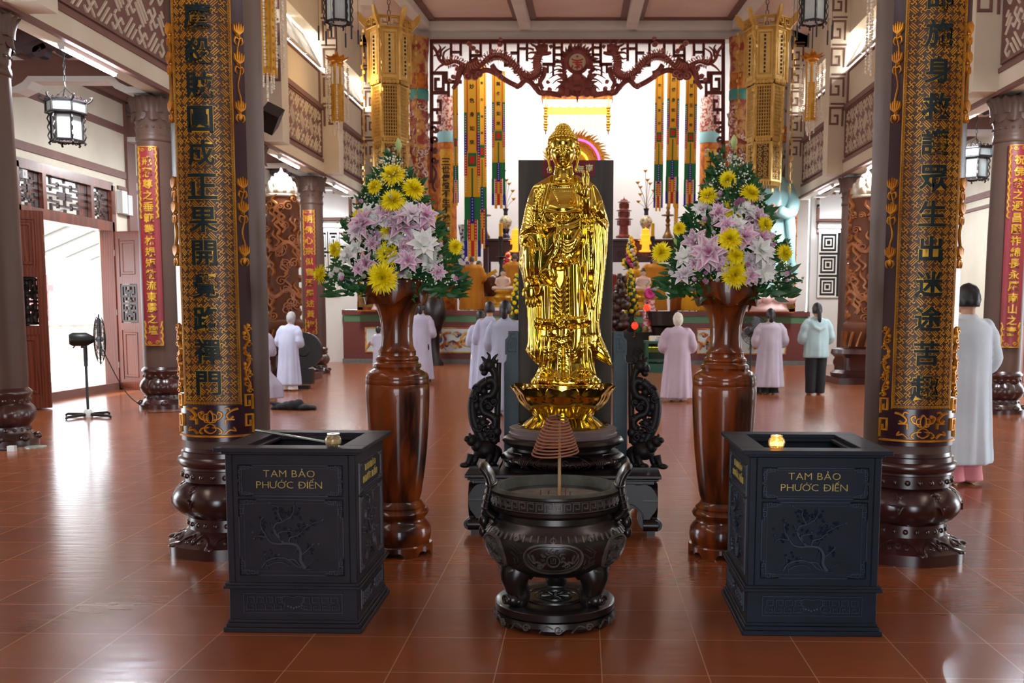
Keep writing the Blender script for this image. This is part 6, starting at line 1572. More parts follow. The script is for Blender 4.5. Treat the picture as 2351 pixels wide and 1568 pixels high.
for px, lab in ((1161, 'navy and cream vase of gold lotus left on the high altar table'), (1483, 'navy and cream vase of gold lotus right on the high altar table')):
    t = lathe_thing('altar_vase', lab, 'vase', px, 547, 29.9, [('foot', M['navy'], [(10, 0), (10, 4), (6, 10), (9, 18), (9, 21), (0, 21)]), ('body', M['cream2'], [(7, 21), (13, 30), (14.5, 38), (11, 46), (5, 51)]), ('neck', M['navy'], [(5, 51), (4.5, 60), (7, 66), (6, 66), (4, 58), (0, 56)])], 'lotus vases on the altar')
    k = pxk(29.9); rr = random.Random(px)
    s_ = MB(); fl_ = MB()
    for dx, z in ((-3, 148), (8, 120), (-14, 112), (-14, 96), (-18, 80), (16, 104), (18, 86), (2, 128), (-20, 122)):
        s_.tube(smooth_pts([(0, 0, 60*k), (dx*.3*k, 0, (60+(z-60)*.5)*k), (dx*k, 0, z*k)], 4), .006, 5)
        for q in range(7):
            a = 2*PI*q/7; fl_.tube([(dx*k, 0, z*k), (dx*k+5*k*math.cos(a), 5*k*math.sin(a), z*k+4*k)], [.03, .006], 5)
    s_.build('stems', M['brass'], t); fl_.build('gold_lotus', M['goldtext'], t)
def pagoda(px, py, Y, w, h, n, m, label, lit=None):
    k = pxk(Y); p = at(px, py, Y); t = thing('pagoda', label, 'pagoda', (p.x, Y, p.z)); b = MB(); r_ = MB(); z = 0
    b.lathe([(w*.5, 0), (w*.5, h*.04), (w*.3, h*.08), (w*.26, h*.3 if n < 4 else h*.24)], 8); z = h*.3 if n < 4 else h*.24
    st = (h*.92-z)/n
    for i in range(n):
        q = 1-.15*i; b.lathe([(w*.36*q, z), (w*.36*q, z+st*.6)], 8)
        for c in range(8): a = 2*PI*c/8; b.tube([(w*.4*q*math.cos(a), w*.4*q*math.sin(a), z), (w*.4*q*math.cos(a), w*.4*q*math.sin(a), z+st*.6)], w*.03, 5)
        r_.lathe([(w*.6*q, z+st*.62), (w*.56*q, z+st*.66), (w*.34*q, z+st*.85), (w*.3*q, z+st)], 8, rf=lambda r, zz, a, kk: (r, zz+(w*.05*max(0, math.cos(8*a)) if r > w*.5*q else 0))); z += st
    r_.lathe([(w*.06, z), (w*.08, z+h*.02), (w*.02, z+h*.04), (0, z+h*.1)], 8)
    for mb_ in (b, r_): mb_.v = [(x*k, y*k, zz*k) for x, y, zz in mb_.v]
    b.build('tiers', lit or m, t, 30); r_.build('roofs', m, t, 30)
pagoda(1432, 546, 29.8, 36, 92, 3, M['pagoda'], 'tall red brown pagoda ornament right of the brown board')
pagoda(1185, 578, 28.7, 30, 56, 3, M['litorange'], 'glowing orange toy pagoda left of the statue', M['litorange']); pagoda(1482, 578, 28.7, 30, 56, 3, M['litorange'], 'glowing orange toy pagoda right of the statue', M['litorange'])
for px, py, lab in ((1150, 620, 'yellow candle on black candlestick left of the statue'), (1497, 620, 'yellow candle on black candlestick right of the statue')):
    lathe_thing('candlestick', lab, 'candlestick', px, 640, 28.0, [('stem', M['black'], [(12, 0), (12, 3), (5, 8), (3, 30), (6, 40), (3, 46), (14, 49), (3, 51), (4, 70), (2.5, 80), (6, 88), (5, 95)]), ('candle', M['candle'], [(4.2, 95), (4.2, 124), (0, 125)])], 'candlesticks on the altar')
for px, lab in ((1066, 'blue and white porcelain vase left of the altar table'), (1566, 'blue and white porcelain vase right of the altar table')):
    lathe_thing('porcelain_vase', lab, 'vase', px, 712, 28.6, [('body', M['porcelain'], [(10, 0), (12, 20), (17, 60), (18, 90), (15, 120), (8, 138), (8, 160), (12, 186), (13, 192), (11, 192), (7, 160), (0, 150)])])

def ball_flowers(px, py, Y, w, h, label, cols, n, seed):
    k = pxk(Y); p = at(px, py, Y); t = thing('flower_arrangement', label, 'flowers', (p.x, Y, p.z)); rr = random.Random(seed)
    b = MB(); b.lathe([(w*.16*k, 0), (w*.2*k, h*.1*k), (w*.12*k, h*.22*k), (w*.16*k, h*.28*k)], 12); b.build('vase', M['black'], t, 50)
    lf = MB()
    for i in range(n*2):
        v = rr.uniform(.2, .95); a = rr.uniform(0, 6.28); r = w*.5*(1-v)*1.1*math.sqrt(rr.random())+2
        lf.tube([(0, 0, h*.25*k), (r*math.cos(a)*k*1.1, r*math.sin(a)*k*1.1, h*v*k)], [.01, .035, ][:2], 5, flat=.3)
    tag(lf.build('foliage', M['leaf'], t), None, None, None, 'stuff')
    for i in range(n):
        v = .28+.7*(i/n); a = i*2.4; r = w*.5*(1.05-v)*(.6+.4*rr.random()); c = cols[i % len(cols)]; s = (4.2-1.0*v)*k
        m = MB(); x, y, z = r*math.cos(a)*k, r*math.sin(a)*k-.0, h*v*k
        for q in range(9): a2 = 2*PI*q/9; m.tube([(x, y, z), (x+s*1.2*math.cos(a2), y-s*.4, z+s*1.2*math.sin(a2))], [s*.3, s*.5], 5)
        m.ell((x, y-s*.4, z), s*.8, 8, 6); m.build('flower', c, t, 180)
ball_flowers(1448, 640, 28.75, 50, 96, 'pointed arrangement of yellow and violet flowers right of the board', [M['yflower'], M['yflower'], M['pflower'], M['bw'], M['yflower']], 42, 2)
ball_flowers(1448, 761, 25.05, 52, 145, 'tall yellow chrysanthemum arrangement right of the golden statue, on the dark table', [M['yflower']], 34, 5)
ball_flowers(1186, 761, 24.9, 40, 135, 'yellow chrysanthemum arrangement left of the brown board', [M['yflower']], 24, 8)
ball_flowers(1166, 640, 29.1, 40, 60, 'mixed red and yellow arrangement on the altar left of the statue', [M['pflower'], M['yflower'], M['bw'], M['brd']], 28, 9)
ball_flowers(1508, 650, 28.3, 30, 55, 'small mixed arrangement on the altar right of the statue', [M['yflower'], M['bw'], M['brd']], 18, 10)

# dark offering table in front of the platform with small images, lanterns and the green coin cabinet
Y = 24.4; zt3 = at(1330, 762, Y).z; x0, x1 = at(1165, 762, Y).x, at(1512, 762, Y).x
t = thing('offering_table', 'dark carved offering table standing on the floor before the platform', 'table', ((x0+x1)/2, 24.85, 0)); w = x1-x0
b = MB(); b.box((0, 0, zt3-.04), (w, .9, .08)); b.box((0, 0, zt3-.3), (w-.2, .7, .44)); b.build('top', M['ebony'], t)
b = MB(); b.box((0, -.36, zt3-.5), (w-.1, .05, .5)); f_ = front(0, -.385, zt3-.5)
for q in range(-5, 6): b.stroke(f_, tx(spiral(0, 0, .15, 1.5, 0, 1 if q > 0 else -1, 9), q*w/11, 0), .04, .03)
b.build('carved_apron', M['ebony'], t, 50)
for sx in (-1, 1):
    for sy in (-1, 1): l = MB(); l.box((sx*(w/2-.12), sy*.34, (zt3-.3)/2), (.16, .16, zt3-.3)); l.build('leg', M['ebony'], t)
def seated(px, py, Y, hgt, label):
    k = pxk(Y)*hgt/90.0; p = at(px, py, Y); t = thing('seated_figurine', label, 'figurine', (p.x, Y, p.z))
    b = MB(); b.lathe([(26, 0), (26, 8), (18, 14), (20, 20), (27, 26), (24, 30), (16, 36), (24, 42), (22, 46), (0, 46)], 16); b.v = [(x*k, y*k, z*k) for x, y, z in b.v]; b.build('gold_lotus_base', M['goldtext'], t, 40)
    b = MB(); b.lathe([(22, 45), (23, 50), (16, 56), (13, 64), (15, 72), (13, 78), (5, 82), (5, 84)], 16, rf=lambda r, z, a, kk: (r*(1+.12*math.cos(2*a)), z))
    for s in (-1, 1): b.tube([(s*14, 0, 76), (s*18, -4, 64), (s*6, -14, 56)], [4.5, 4, 3], 8); b.tube([(s*10, -4, 50), (s*24, -8, 50), (s*4, -18, 49)], [7, 6, 4], 8)
    b.v = [(x*k, y*k, z*k) for x, y, z in b.v]; b.build('body', M['flesh'], t, 180)
    b = MB(); b.ell((0, 0, 90), (6.5, 7, 8.5), 12, 10); b.ell((0, -6.5, 89), (1.2, 1.6, 2), 6, 5)
    for s in (-1, 1): b.ell((s*6.6, 0, 89), (1, 1.6, 3), 6, 5)
    b.v = [(x*k, y*k, z*k) for x, y, z in b.v]; b.build('head', M['flesh'], t, 180)
    b = MB(); b.ell((0, 1, 94), (6.8, 7, 6), 12, 8); b.ell((0, 1, 100), (3, 3, 3.4), 8, 6); b.v = [(x*k, y*k, z*k) for x, y, z in b.v]; b.build('hair', M['ink'], t, 180)
seated(1155, 706, 26.6, 78, 'small painted seated figurine on gold lotus left of the board'); seated(1476, 706, 26.6, 78, 'small painted seated figurine on gold lotus right of the board')
for px, py, Y, lab in ((1457, 762, 24.2, 'round glowing red lantern on a thin gold stand'), (1485, 732, 24.5, 'small dark lantern with a red light behind the round red one')):
    lathe_thing('altar_lantern', lab, 'lantern', px, py+(12 if px < 1470 else 0), Y, [('stand', M['brass'] if px < 1470 else M['black'], [(5, 0), (5, 1.5), (1.2, 3), (1.2, 16), (3, 18)]), ('lamp', M['redlamp'], [(2, 18), (6, 21), (8, 26), (6, 31), (2.5, 34), (0, 34)]), ('cap', M['brass'] if px < 1470 else M['black'], [(3.5, 34), (3, 36), (.6, 38), (.6, 42), (0, 42)])])
rock = MB(); p = at(1424, 758, 24.5); rr = random.Random(12)
for i in range(26): z = i/26*1.25; rock.ell((p.x+rr.uniform(-.22, .22)*(1-z*.5), 24.6+rr.uniform(-.12, .12), p.z+.08+z), (.15*(1.1-z*.5), .13, .12), 9, 7)
tag(rock.build('driftwood_carving', M['darkwood'], None, 180), 'knobbly dark root carving on the offering table beside the board', 'carving')
for px, py, w_, h_, m, lab, nm, cat in ((1466, 762, 9, 11, M['bg'], 'green pomelo on the offering table beside the red lantern', 'pomelo', 'fruit'), (1483, 762, 7, 9, mat('pale_pear', (150, 140, 70), .5), 'olive pear on the offering table right of the green pomelo', 'pear', 'fruit')):
    p = at(px, py, 24.3); k = pxk(24.3); f_ = MB(); f_.lathe([(0, 0), (w_*.7*k, .01), (w_*k, h_*.6*k), (w_*.7*k, h_*1.1*k), (w_*.25*k, h_*1.6*k), (0, h_*1.7*k)], 14); tag(f_.build(nm, m, None, 180, (p.x, 24.3, zt3)), lab, cat)
gb = thing('offering_gift_box', 'shiny wrapped gift stack with a pink flower right of the board', 'gift', (at(1490, 762, 24.95).x, 25.0, zt3)); b = MB(); b.box((0, 0, .3), (.3, .22, .6)); b.box((0, 0, .7), (.26, .2, .2)); b.build('wrapping', mat('patterned_wrapping', (190, 90, 90), .3, c2=(214, 200, 190), vs=16, ramp=(.46, .52)), gb)
b = MB()
for q in range(14): a = 2*PI*q/14; b.tube([(0, -.1, .95), (.13*math.cos(a), -.16, .95+.13*math.sin(a))], [.03, .05], 6)
b.build('flower', M['pflower'], gb, 180)
# green glass-fronted coin cabinet and the bronze bell drum on it
Y = 22.6; p0 = at(1482, 875, Y); w = (1552-1482)*pxk(Y); H = at(1482, 783, Y).z
cb = thing('donation_cabinet', 'green glass-fronted donation cabinet with white sign, left of the pale haired person', 'cabinet', (p0.x+w/2, Y+.3, 0))
b = MB()
for sx in (-1, 1):
    for sy in (-1, 1): b.box((sx*(w/2-.03), sy*.27, H/2), (.06, .06, H))
b.box((0, 0, H-.03), (w+.04, .62, .06)); b.box((0, 0, .1), (w+.04, .62, .2)); b.box((0, 0, .27), (w, .58, .05)); b.box((0, .02, H*.6), (w-.08, .5, .02)); b.build('frame', mat('bottle_green_paint', (40, 84, 66), .4), cb)
b = MB(); b.box((0, -.25, H*.5+.05), (w-.1, .012, H-.4)); b.build('glass_front', mat('dark_green_glass', (34, 54, 46), .1, alpha=.75), cb)
b = MB()
for q in range(6): b.box((-.25+.1*q, -.1, H*.72), (.08, .1, .12))
b.build('lit_notes', mat('glowing_yellow_notes', (220, 214, 60), .5, emit=(220, 214, 60), es=.8), cb)
b = MB(); b.box((.02, -.2, H+.06), (w*.8, .02, .12)); sg = b.build('sign', M['bw'], cb)
b = MB(); write(b, front(.02, -.212, H+.07), 'TAM BẢO', 0, .01, .055, .003, bold=.0); viet(b, front(.02, -.212, H+.02), 'PHUOC DIEN', 0, 0, .03, .003, {2: 'horn', 3: 'horn acute', 6: 'bar', 8: 'hat grave'}); b.build('lettering', M['ink'], sg)
b = MB(); b.box((.02, .0, H+.05), (w*.8, .3, .1)); b.build('yellow_cloth', M['by'], cb)
dr = thing('bronze_bell', 'large dark bronze bowl bell behind the green cabinet', 'bell', (p0.x+.52, Y+1.3, 0)); b = MB(); b.lathe([(.3, 1.0), (.38, 1.05), (.4, 1.25), (.42, 1.38), (.4, 1.38), (.36, 1.1), (0, 1.06)], 28); b.build('bowl', M['bronze'], dr, 50); b = MB(); b.lathe([(.34, 0), (.34, .05), (.26, .2), (.26, .8), (.34, 1.0), (0, 1.0)], 24); b.build('stand', M['ebony'], dr, 40)
dr = thing('standing_drum', 'dark barrel drum beside the platform, behind a pale robed person', 'drum', (at(990, 800, 25.0).x, 25.1, 0)); b = MB(); b.lathe([(.3, 1.0), (.36, 1.2), (.37, 1.35), (.34, 1.55), (.28, 1.7), (0, 1.7)], 28); b.build('barrel', M['bronze'], dr, 50); b = MB(); b.lathe([(.3, 0), (.3, .06), (.2, .2), (.2, .8), (.3, 1.0), (0, 1.0)], 20); b.build('stand', M['ebony'], dr, 40)

# ------------------------------------------------------------------ gilt screens with niches on both sides of the opening
def niche(s):
    side = 'left' if s < 0 else 'right'; Y = 26.0; m = lambda px: px if s < 0 else None
    xa, xb = (at(822, 700, Y).x, at(934, 700, Y).x) if s < 0 else (at(1718, 700, Y).x, at(1824, 700, Y).x)
    t = thing('gilt_niche', 'orange gilt framed niche %s of the altar opening' % side, 'niche', ((xa+xb)/2, Y, 1.385)); w = xb-xa; H = at(900, 85, Y).z-1.385; H1 = at(900, 320, Y).z-1.385
    b = MB(); 
    for q in (-1, 1):
        for r in (0, .16): b.box((q*(w/2-.08-r*.6), 0, H/2), (.14, .2-r*.6, H))
        f_ = front(q*(w/2-.09), -.1, 0)
        for i in range(int(H/.22)): b.stroke(f_, tx(spiral(0, 0, .07, 1.2, i, 1 if i % 2 else -1, 7), .02*(-1)**i, .15+.22*i), .03, .05)
    for z in (.03, .16, H1, H1+.25, H-.1): b.box((0, 0, z), (w, .2, .13))
    f_ = front(0, -.1, 0)
    for z in (H1+.12, H-.1): 
        for i in range(5): b.stroke(f_, tx(spiral(0, 0, .07, 1.2, i, 1 if i % 2 else -1, 7), -w*.36+w*.18*i, z), .03, .04)
    b.build('frame', M['orangegold'], t, 50)
    f_ = front(0, .075, 0); b = MB(); rr = random.Random(s+5)
    b.stroke(f_, sp2([(w*.38, .4), (w*.3, 1.6), (w*.4, 2.6), (w*.2, 3.4), (w*.36, H1-.3)], 6), [.16]*8+[.12]*8+[.08]*9, .05); b.stroke(f_, sp2([(w*.35, 2.2), (.1, 3.0), (-.1, 3.3)], 6), .08, .04)
    for i in range(30): b.dome(f_, rr.uniform(-w*.35, w*.4), rr.uniform(2.2, H-.5), .07, .05, .03, 7, 2)
    b2_ = MB(); b2_.box((0, .1, H1/2), (w-.3, .04, H1)); b2_.box((0, .1, (H+H1)/2), (w-.3, .04, H-H1-.2)); b2_.merge(b, 1); b2_.build('painted_back', [mat('pale_grey_blue_ground_'+side, (196, 204, 214), .6, c2=(214, 206, 196), vs=3), mat('brown_branch_'+side, (110, 84, 60), .6, c2=(120, 130, 90), vs=5)], t, 50)
    # lower parapet
    b = MB(); b.box((0, -.12, .25), (w-.1, .1, .35)); b.build('parapet', M['brass'], t)
for s in (-1, 1): niche(s)
def robed_statue(px, Y, label, s):
    k = pxk(Y); p = at(px, 690, Y); t = thing('robed_statue', label, 'statue', (p.x, Y, 1.385)); b = MB()
    rings = []
    for z, w, dx in ((.45, .5, 0), (.6, .55, 0), (1.0, .5, .02), (1.6, .44, .02), (2.2, .42, 0), (2.8, .46, -.02), (3.1, .44, 0), (3.3, .32, 0), (3.42, .12, 0)):
        rings.append([(dx+w*math.cos(a)*(1+.05*math.sin(9*a+z*2)), w*.55*math.sin(a)*(1+.05*math.sin(9*a+z*2)), z) for a in [2*PI*i/40 for i in range(40)]])
    b.loft(rings)
    for q in (-1, 1): b.tube(smooth_pts([(q*.36, 0, 3.15), (q*.52, -.1, 2.7), (q*.36, -.32, 2.4), (q*.08, -.4, 2.5)], 4), [.14]*4+[.16]*4+[.14]*4+[.1], 10); b.tube(smooth_pts([(q*.4, -.2, 2.45), (q*.46, -.24, 1.9), (q*.5, -.2, 1.3), (q*.62, -.2, .9)], 4), [.12, .13, .13, .12, .11, .1, .1, .09, .08, .08, .07, .06, .03], 8)
    b.build('robe', mat('pale_turquoise_glaze', (150, 200, 206), .3, c2=(176, 214, 214), vs=3, coat=.5), t, 180)
    h = MB(); h.ell((0, -.02, 3.72), (.2, .21, .27), 14, 10); h.ell((0, -.23, 3.7), (.03, .04, .06), 8, 6); h.tube([(0, 0, 3.35), (0, 0, 3.55)], .1, 10)
    for q in (-1, 1): h.ell((q*.08, -.18, 3.76), (.035, .02, .015), 8, 6); h.ell((q*.2, 0, 3.7), (.02, .04, .09), 8, 6)
    h.build('head', M['flesh'], t, 180); h = MB(); h.ell((-.05, -.42, 2.55), (.07, .05, .1), 8, 6); h.ell((.04, -.42, 2.5), (.07, .05, .1), 8, 6); h.build('hands', M['flesh'], t, 180)
    v = MB(); v.ell((0, .04, 3.82), (.25, .22, .26), 14, 10); v.tube([(q*.22, .06, 3.7) for q in (-1, 1)], .1, 8); v.loft([[(.26*math.cos(a), .06+.16*math.sin(a), z) for a in [PI*i/14 for i in range(15)]] for z in (3.8, 3.4, 3.0)], cap=False, closed=False); v.build('veil', mat('pale_green_veil', (170, 204, 180), .4), t, 180)
    l = MB()
    for i in range(14): a = 2*PI*i/14; l.ell((.52*math.cos(a), .34*math.sin(a), .32), (.17, .15, .14), 10, 6)
    l.lathe([(.5, 0), (.45, .1), (.4, .25), (.5, .42), (0, .44)], 20); l.build('lotus_base', mat('pink_white_lotus', (226, 190, 186), .4), t, 180)
robed_statue(1766, 25.35, 'turquoise robed standing figure in the niche right of the altar', 1)
robed_statue(897, 25.35, 'turquoise robed standing figure in the niche behind the left bouquet', -1)
# black and white fret screens on the aisle end walls
def fret_screen(xa, xb, label):
    t = thing('fret_screen', label, 'screen', ((xa+xb)/2, YE+.17, 1.75)); w = xb-xa; H = 1.72; b = MB(); b.box((0, 0, H/2), (w, .04, H)); b.build('black_panel', M['black'], t)
    g = MB(); f_ = front(0, -.02, 0)
    for i in range(2):
        for j in range(3):
            cx, cz = -w/4+w/2*i, H/6+H/3*j
            for q in (1, .62, .28): g.stroke(f_, [(cx+a*w*.2*q, cz+c*H*.14*q) for a, c in ((-1, -1), (1, -1), (1, 1), (-1, 1))], .035, .015, closed=True)
    g.stroke(f_, rect(-w/2+.02, .02, w/2-.02, H-.02), .03, .016, closed=True); g.build('white_fret', M['bw'], t, 50)
fret_screen(-7.05, -6.45, 'black and white square fret screen on the left aisle end wall'); fret_screen(6.12, 7.2, 'black and white square fret screen on the right aisle end wall')
for x, lab in ((-6.75, 'lit white tube light above the left fret screen'), (6.6, 'white tube light above the right fret screen')):
    t = thing('fluorescent_light', lab, 'light', (x, YE+.12, 3.6)); b = MB(); b.box((0, .03, 0), (1.0, .06, .09)); b.build('housing', M['lightgrey'], t); b = MB(); b.tube([(-.48, -.02, -.02), (.48, -.02, -.02)], .02, 8); b.build('tube', M['tube'], t, 60)
M['skin'] = mat('skin', (196, 146, 118), .55); M['hairblack'] = mat('black_hair', (20, 18, 20), .45, c2=(34, 30, 32), vs=30, stretch=(6, 6, 1)); M['hairgrey'] = mat('grey_hair', (140, 142, 142), .6, c2=(186, 186, 184), vs=24, stretch=(6, 6, 1)); M['hairpale'] = mat('pale_blond_grey_hair', (232, 228, 214), .6, c2=(196, 188, 168), vs=24, stretch=(6, 6, 1)); M['stubble'] = mat('shaved_hair', (92, 84, 80), .8)
M['blacktrouser'] = mat('black_cloth', (20, 20, 24), .85); M['pinktrouser'] = mat('pink_cloth', (222, 140, 150), .85)
_rob = {}
def cloth(c):
    if c not in _rob: _rob[c] = mat('cloth_%d_%d_%d' % c, c, .9, c2=tuple(int(v*.94) for v in c), vs=3)
    return _rob[c]
def person(x, y, z0, h, label, robe, hair='black', style='short', rz=0, trousers=None, hem=.09, wide=1.0, jacket=False, voxel=.014, lean=0.0, flare=1.0, group=None, seed=1, sleeve=1.0):
    t = thing('person', label, 'person', (x, y, z0), rz, group); s = h/1.6; rr = random.Random(seed)
    V = lambda *a: Vector(a)*s
    lz = lambda z: lean*max(0, z-.85)**1.5          # forward stoop
    b = MB()
    for q in (-1, 1):
        b.tube(smooth_pts([V(q*.085, 0, .86), V(q*.09, .012, .46), V(q*.085, -.01, .09), V(q*.086, .0, .045)], 5), [s*(.088-.0032*i) for i in range(16)], 12)
        b.tube([V(q*.086, -.045, .035), V(q*.09, .04, .038), V(q*.094, .13, .026)], [s*.034, s*.04, s*.03], 10)
        sh, el, wr = V(q*.165, lz(1.27), 1.275), V(q*.222, lz(1.03)+.02, 1.0), V(q*.055, lz(1.1)+.2, 1.10)
        b.tube(smooth_pts([V(q*.08, lz(1.28), 1.29), sh, el, wr], 4), [s*r for r in (.055, .056, .056, .055, .052, .05, .047, .045, .042, .038, .034, .03, .028)], 10)
        b.ell(wr+V(-q*.024, .03, .035), (s*.018, s*.034, s*.05), 10, 8)
        for k in range(4): b.tube([wr+V(-q*.03, .012+.015*k, .07), wr+V(-q*.042, .02+.014*k, .115), wr+V(-q*.046, .022+.012*k, .15-.008*abs(k-1.5))], [s*.0095, s*.009, s*.007], 8)
        b.tube([wr+V(-q*.02, .0, .03), wr+V(-q*.02, -.02, .06), wr+V(-q*.028, -.022, .09)], [s*.012, s*.010, s*.008], 8)
    rings = []
    for z, w, d in ((.8, .15, .115), (.92, .15, .115), (1.06, .128, .1), (1.2, .15, .11), (1.28, .155, .09), (1.33, .09, .068), (1.36, .054, .056), (1.42, .05, .054)):
        rings.append([V(w*math.cos(a), lz(z)+d*math.sin(a), z) for a in [2*PI*i/20 for i in range(20)]])
    b.loft(rings); hy = lz(1.5)+.018
    b.ell(V(0, hy, 1.505), (s*.075, s*.093, s*.112), 18, 14); b.ell(V(0, hy+.045, 1.44), (s*.05, s*.05, s*.05), 12, 8)
    b.tube([V(0, hy+.092, 1.525), V(0, hy+.108, 1.49)], [s*.008, s*.014], 8)
    for q in (-1, 1):
        b.ell(V(q*.076, hy+.0, 1.495), (s*.010, s*.02, s*.032), 8, 6); b.ell(V(q*.032, hy+.082, 1.535), (s*.022, s*.012, s*.008), 8, 6); b.ell(V(q*.02, hy+.088, 1.452), (s*.018, s*.01, s*.007), 8, 6)
    o = b.build('body', M['skin'], t, 180); m = o.modifiers.new('r', 'REMESH'); m.mode = 'VOXEL'; m.voxel_size = voxel*.75; m.use_smooth_shade = True
    # garment
    g = MB(); n = 56; rings = []; c = cloth(robe)
    top = [(1.385, .058, .06), (1.35, .08, .075), (1.31, .16, .105), (1.27, .192, .122), (1.15, .186, .13), (1.0, .182, .138)]
    low = [(.72, .2), (.66, .196)] if jacket else [(.85, .19), (.6, .205), (.35, .222*flare), (hem, .235*flare)]
    prof = [(z, w*wide, d*wide) for z, w, d in top]+[(z, w*wide, w*.74*wide) for z, w in low]
    zz = [p[0] for p in prof][::-1]; ph = [rr.uniform(0, 6.28) for _ in range(4)]
    Z = np.linspace(prof[0][0], prof[-1][0], 34)
    for z in Z:
        w = float(np.interp(z, zz, [p[1] for p in prof][::-1])); d = float(np.interp(z, zz, [p[2] for p in prof][::-1])); am = (.0 if z > 1.28 else min(1, (1.28-z)/.9))
        ring = []
        for i in range(n):
            a = 2*PI*i/n; f = 1+am*(.05*math.sin(6*a+ph[0]+z*1.2)+.04*math.sin(11*a+ph[1]-z*2)+.025*math.sin(17*a+ph[2]))+(.02*math.sin(14*z+3*a+ph[3]) if .8 < z < 1.25 else 0)
            ring.append(V(w*f*math.cos(a), lz(z)+d*f*math.sin(a), z))
        rings.append(ring)
    g.loft(rings)
    for q in (-1, 1):                                  # sleeves
        P = smooth_pts([V(q*.1, lz(1.28), 1.285), V(q*.165*wide, lz(1.25), 1.25), V(q*.225*wide, lz(1.05)+.015, 1.0), V(q*.19, lz(1.05)+.12, 1.0), V(q*.085, lz(1.1)+.19, 1.09)], 6)
        k = len(P); g.tube(P, [s*wide*(.06+.018*math.sin(PI*i/k)+.006*math.sin(i*1.9))*(1 if i < k*.55 else sleeve) for i in range(k)], 14)
    if style == 'hood' or jacket:
        g.tube([V(-.12, -.07, 1.3), V(-.09, -.12, 1.2), V(0, -.14, 1.15), V(.09, -.12, 1.2), V(.12, -.07, 1.3), V(.06, .02, 1.36), V(-.06, .02, 1.36)], s*.035, 10, closed=True)
    o = g.build('jacket' if jacket else 'robe', c, t, 180); m = o.modifiers.new('r', 'REMESH'); m.mode = 'VOXEL'; m.voxel_size = voxel; m.use_smooth_shade = True; m = o.modifiers.new('s', 'SMOOTH'); m.iterations = 3
    if trousers is not None:
        g = MB()
        for q in (-1, 1):
            rings = []
            for i in range(14):
                z = .8-(.8-.03)*i/13; r = .115-.03*i/13 if jacket else .1+.012*math.sin(i)
                rings.append([V(q*.088+r*math.cos(a)*(1+.04*math.sin(5*a+i)), r*math.sin(a)*1.0, z) for a in [2*PI*j/20 for j in range(20)]])
            g.loft(rings)
        if jacket: g.ell(V(0, 0, .8), (s*.19, s*.14, s*.14), 16, 10)
        o = g.build('trousers', trousers, t, 180); m = o.modifiers.new('r', 'REMESH'); m.mode = 'VOXEL'; m.voxel_size = voxel; m.use_smooth_shade = True
    hm = {'black': M['hairblack'], 'grey': M['hairgrey'], 'pale': M['hairpale'], 'shaved': M['stubble']}[hair]; g = MB()
    k = 1.02 if hair == 'shaved' else (1.24 if style == 'bob' else 1.16)
    rings = []
    zl = {'short': -.5, 'bob': -.95, 'tail': -.55, 'bun': -.55, 'shaved': -.45, 'cap': -.45, 'hood': -.5}[style]
    for i in range(15):
        v = 1-i/14*(1-zl); la = math.asin(max(-1, min(1, v))) if v > -1 else -PI/2; ring = []
        for j in range(28):
            a = 2*PI*j/28; fr = max(0, math.sin(a)); vv = v if fr < .3 else max(v, .25+.15*fr); la2 = math.asin(max(-.99, min(1, vv)))
            q = math.cos(la2)*(1+.03*math.sin(9*a+i)) if v < 1 else 0; q = max(q, .55) if (v < -.3 and style == 'bob') else q
            ring.append(V(.075*k*q*math.cos(a), hy-.006+.093*k*q*math.sin(a)-(.006 if v < 0 else 0), 1.51+.112*k*(vv if fr >= .3 else v)))
        rings.append(ring)
    g.loft(rings)
    if style == 'tail': g.tube(smooth_pts([V(0, hy-.095, 1.5), V(0, hy-.13, 1.46), V(.005, hy-.13, 1.36), V(.01, hy-.12, 1.25)], 5), [s*.022, s*.028, s*.032]+[s*.034]*9+[s*.03, s*.026, s*.02, s*.01], 10); g.ell(V(0, hy-.1, 1.5), s*.026, 10, 8)
    if style == 'bun': g.tube(smooth_pts([V(0, hy-.08, 1.5), V(0, hy-.105, 1.44), V(0, hy-.1, 1.37)], 5), [s*.05, s*.052, s*.05, s*.048, s*.046, s*.04, s*.036, s*.032, s*.028, s*.024, s*.016], 10); g.ell(V(0, hy-.1, 1.42), (s*.05, s*.035, s*.06), 10, 8)
    g.build('hair', hm, t, 180)
    return t
LAV = (178, 180, 206)
def px_person(px, py_top, Y, z0, label, **kw):
    p = at(px, py_top, Y); return person(p.x, Y, z0, p.z-z0, label, **kw)
px_person(660, 720, 16.85, 0, 'grey haired person in long pale blue robe by the carved pillar', robe=(186, 190, 214), hair='grey', style='bob', rz=-.25, trousers=M['bw'], lean=.25, seed=2, wide=1.12, hem=.12)
px_person(592, 735, 14.6, 0, 'person in mauve grey robe mostly hidden behind the large left column', robe=(170, 160, 178), hair='black', style='short', lean=.3, flare=1.75, seed=3, wide=1.1, hem=.1)
px_person(966, 694, 18.6, 0, 'person with black hair in pale lilac robe, standing right of the left vase', robe=(182, 176, 196), hair='black', style='bun', seed=4, trousers=M['blacktrouser'], hem=.1)
p = at(868, 752, 23.0); person(p.x, 23.0, -.0, p.z, 'small person in pale robe partly hidden behind the left vase', robe=(188, 190, 210), hair='black', style='bob', seed=5)
px_person(1124, 696, 15.4, 0, 'person with black hair in pale blue robe, left and further of the pair', robe=(184, 186, 212), hair='black', style='short', seed=6, trousers=M['bw'], hem=.07)
px_person(1103, 716, 16.6, 0, 'person in pale blue robe almost hidden behind the pair left of the statue', robe=(180, 182, 206), hair='black', style='short', seed=16, trousers=M['bw'], hem=.07)
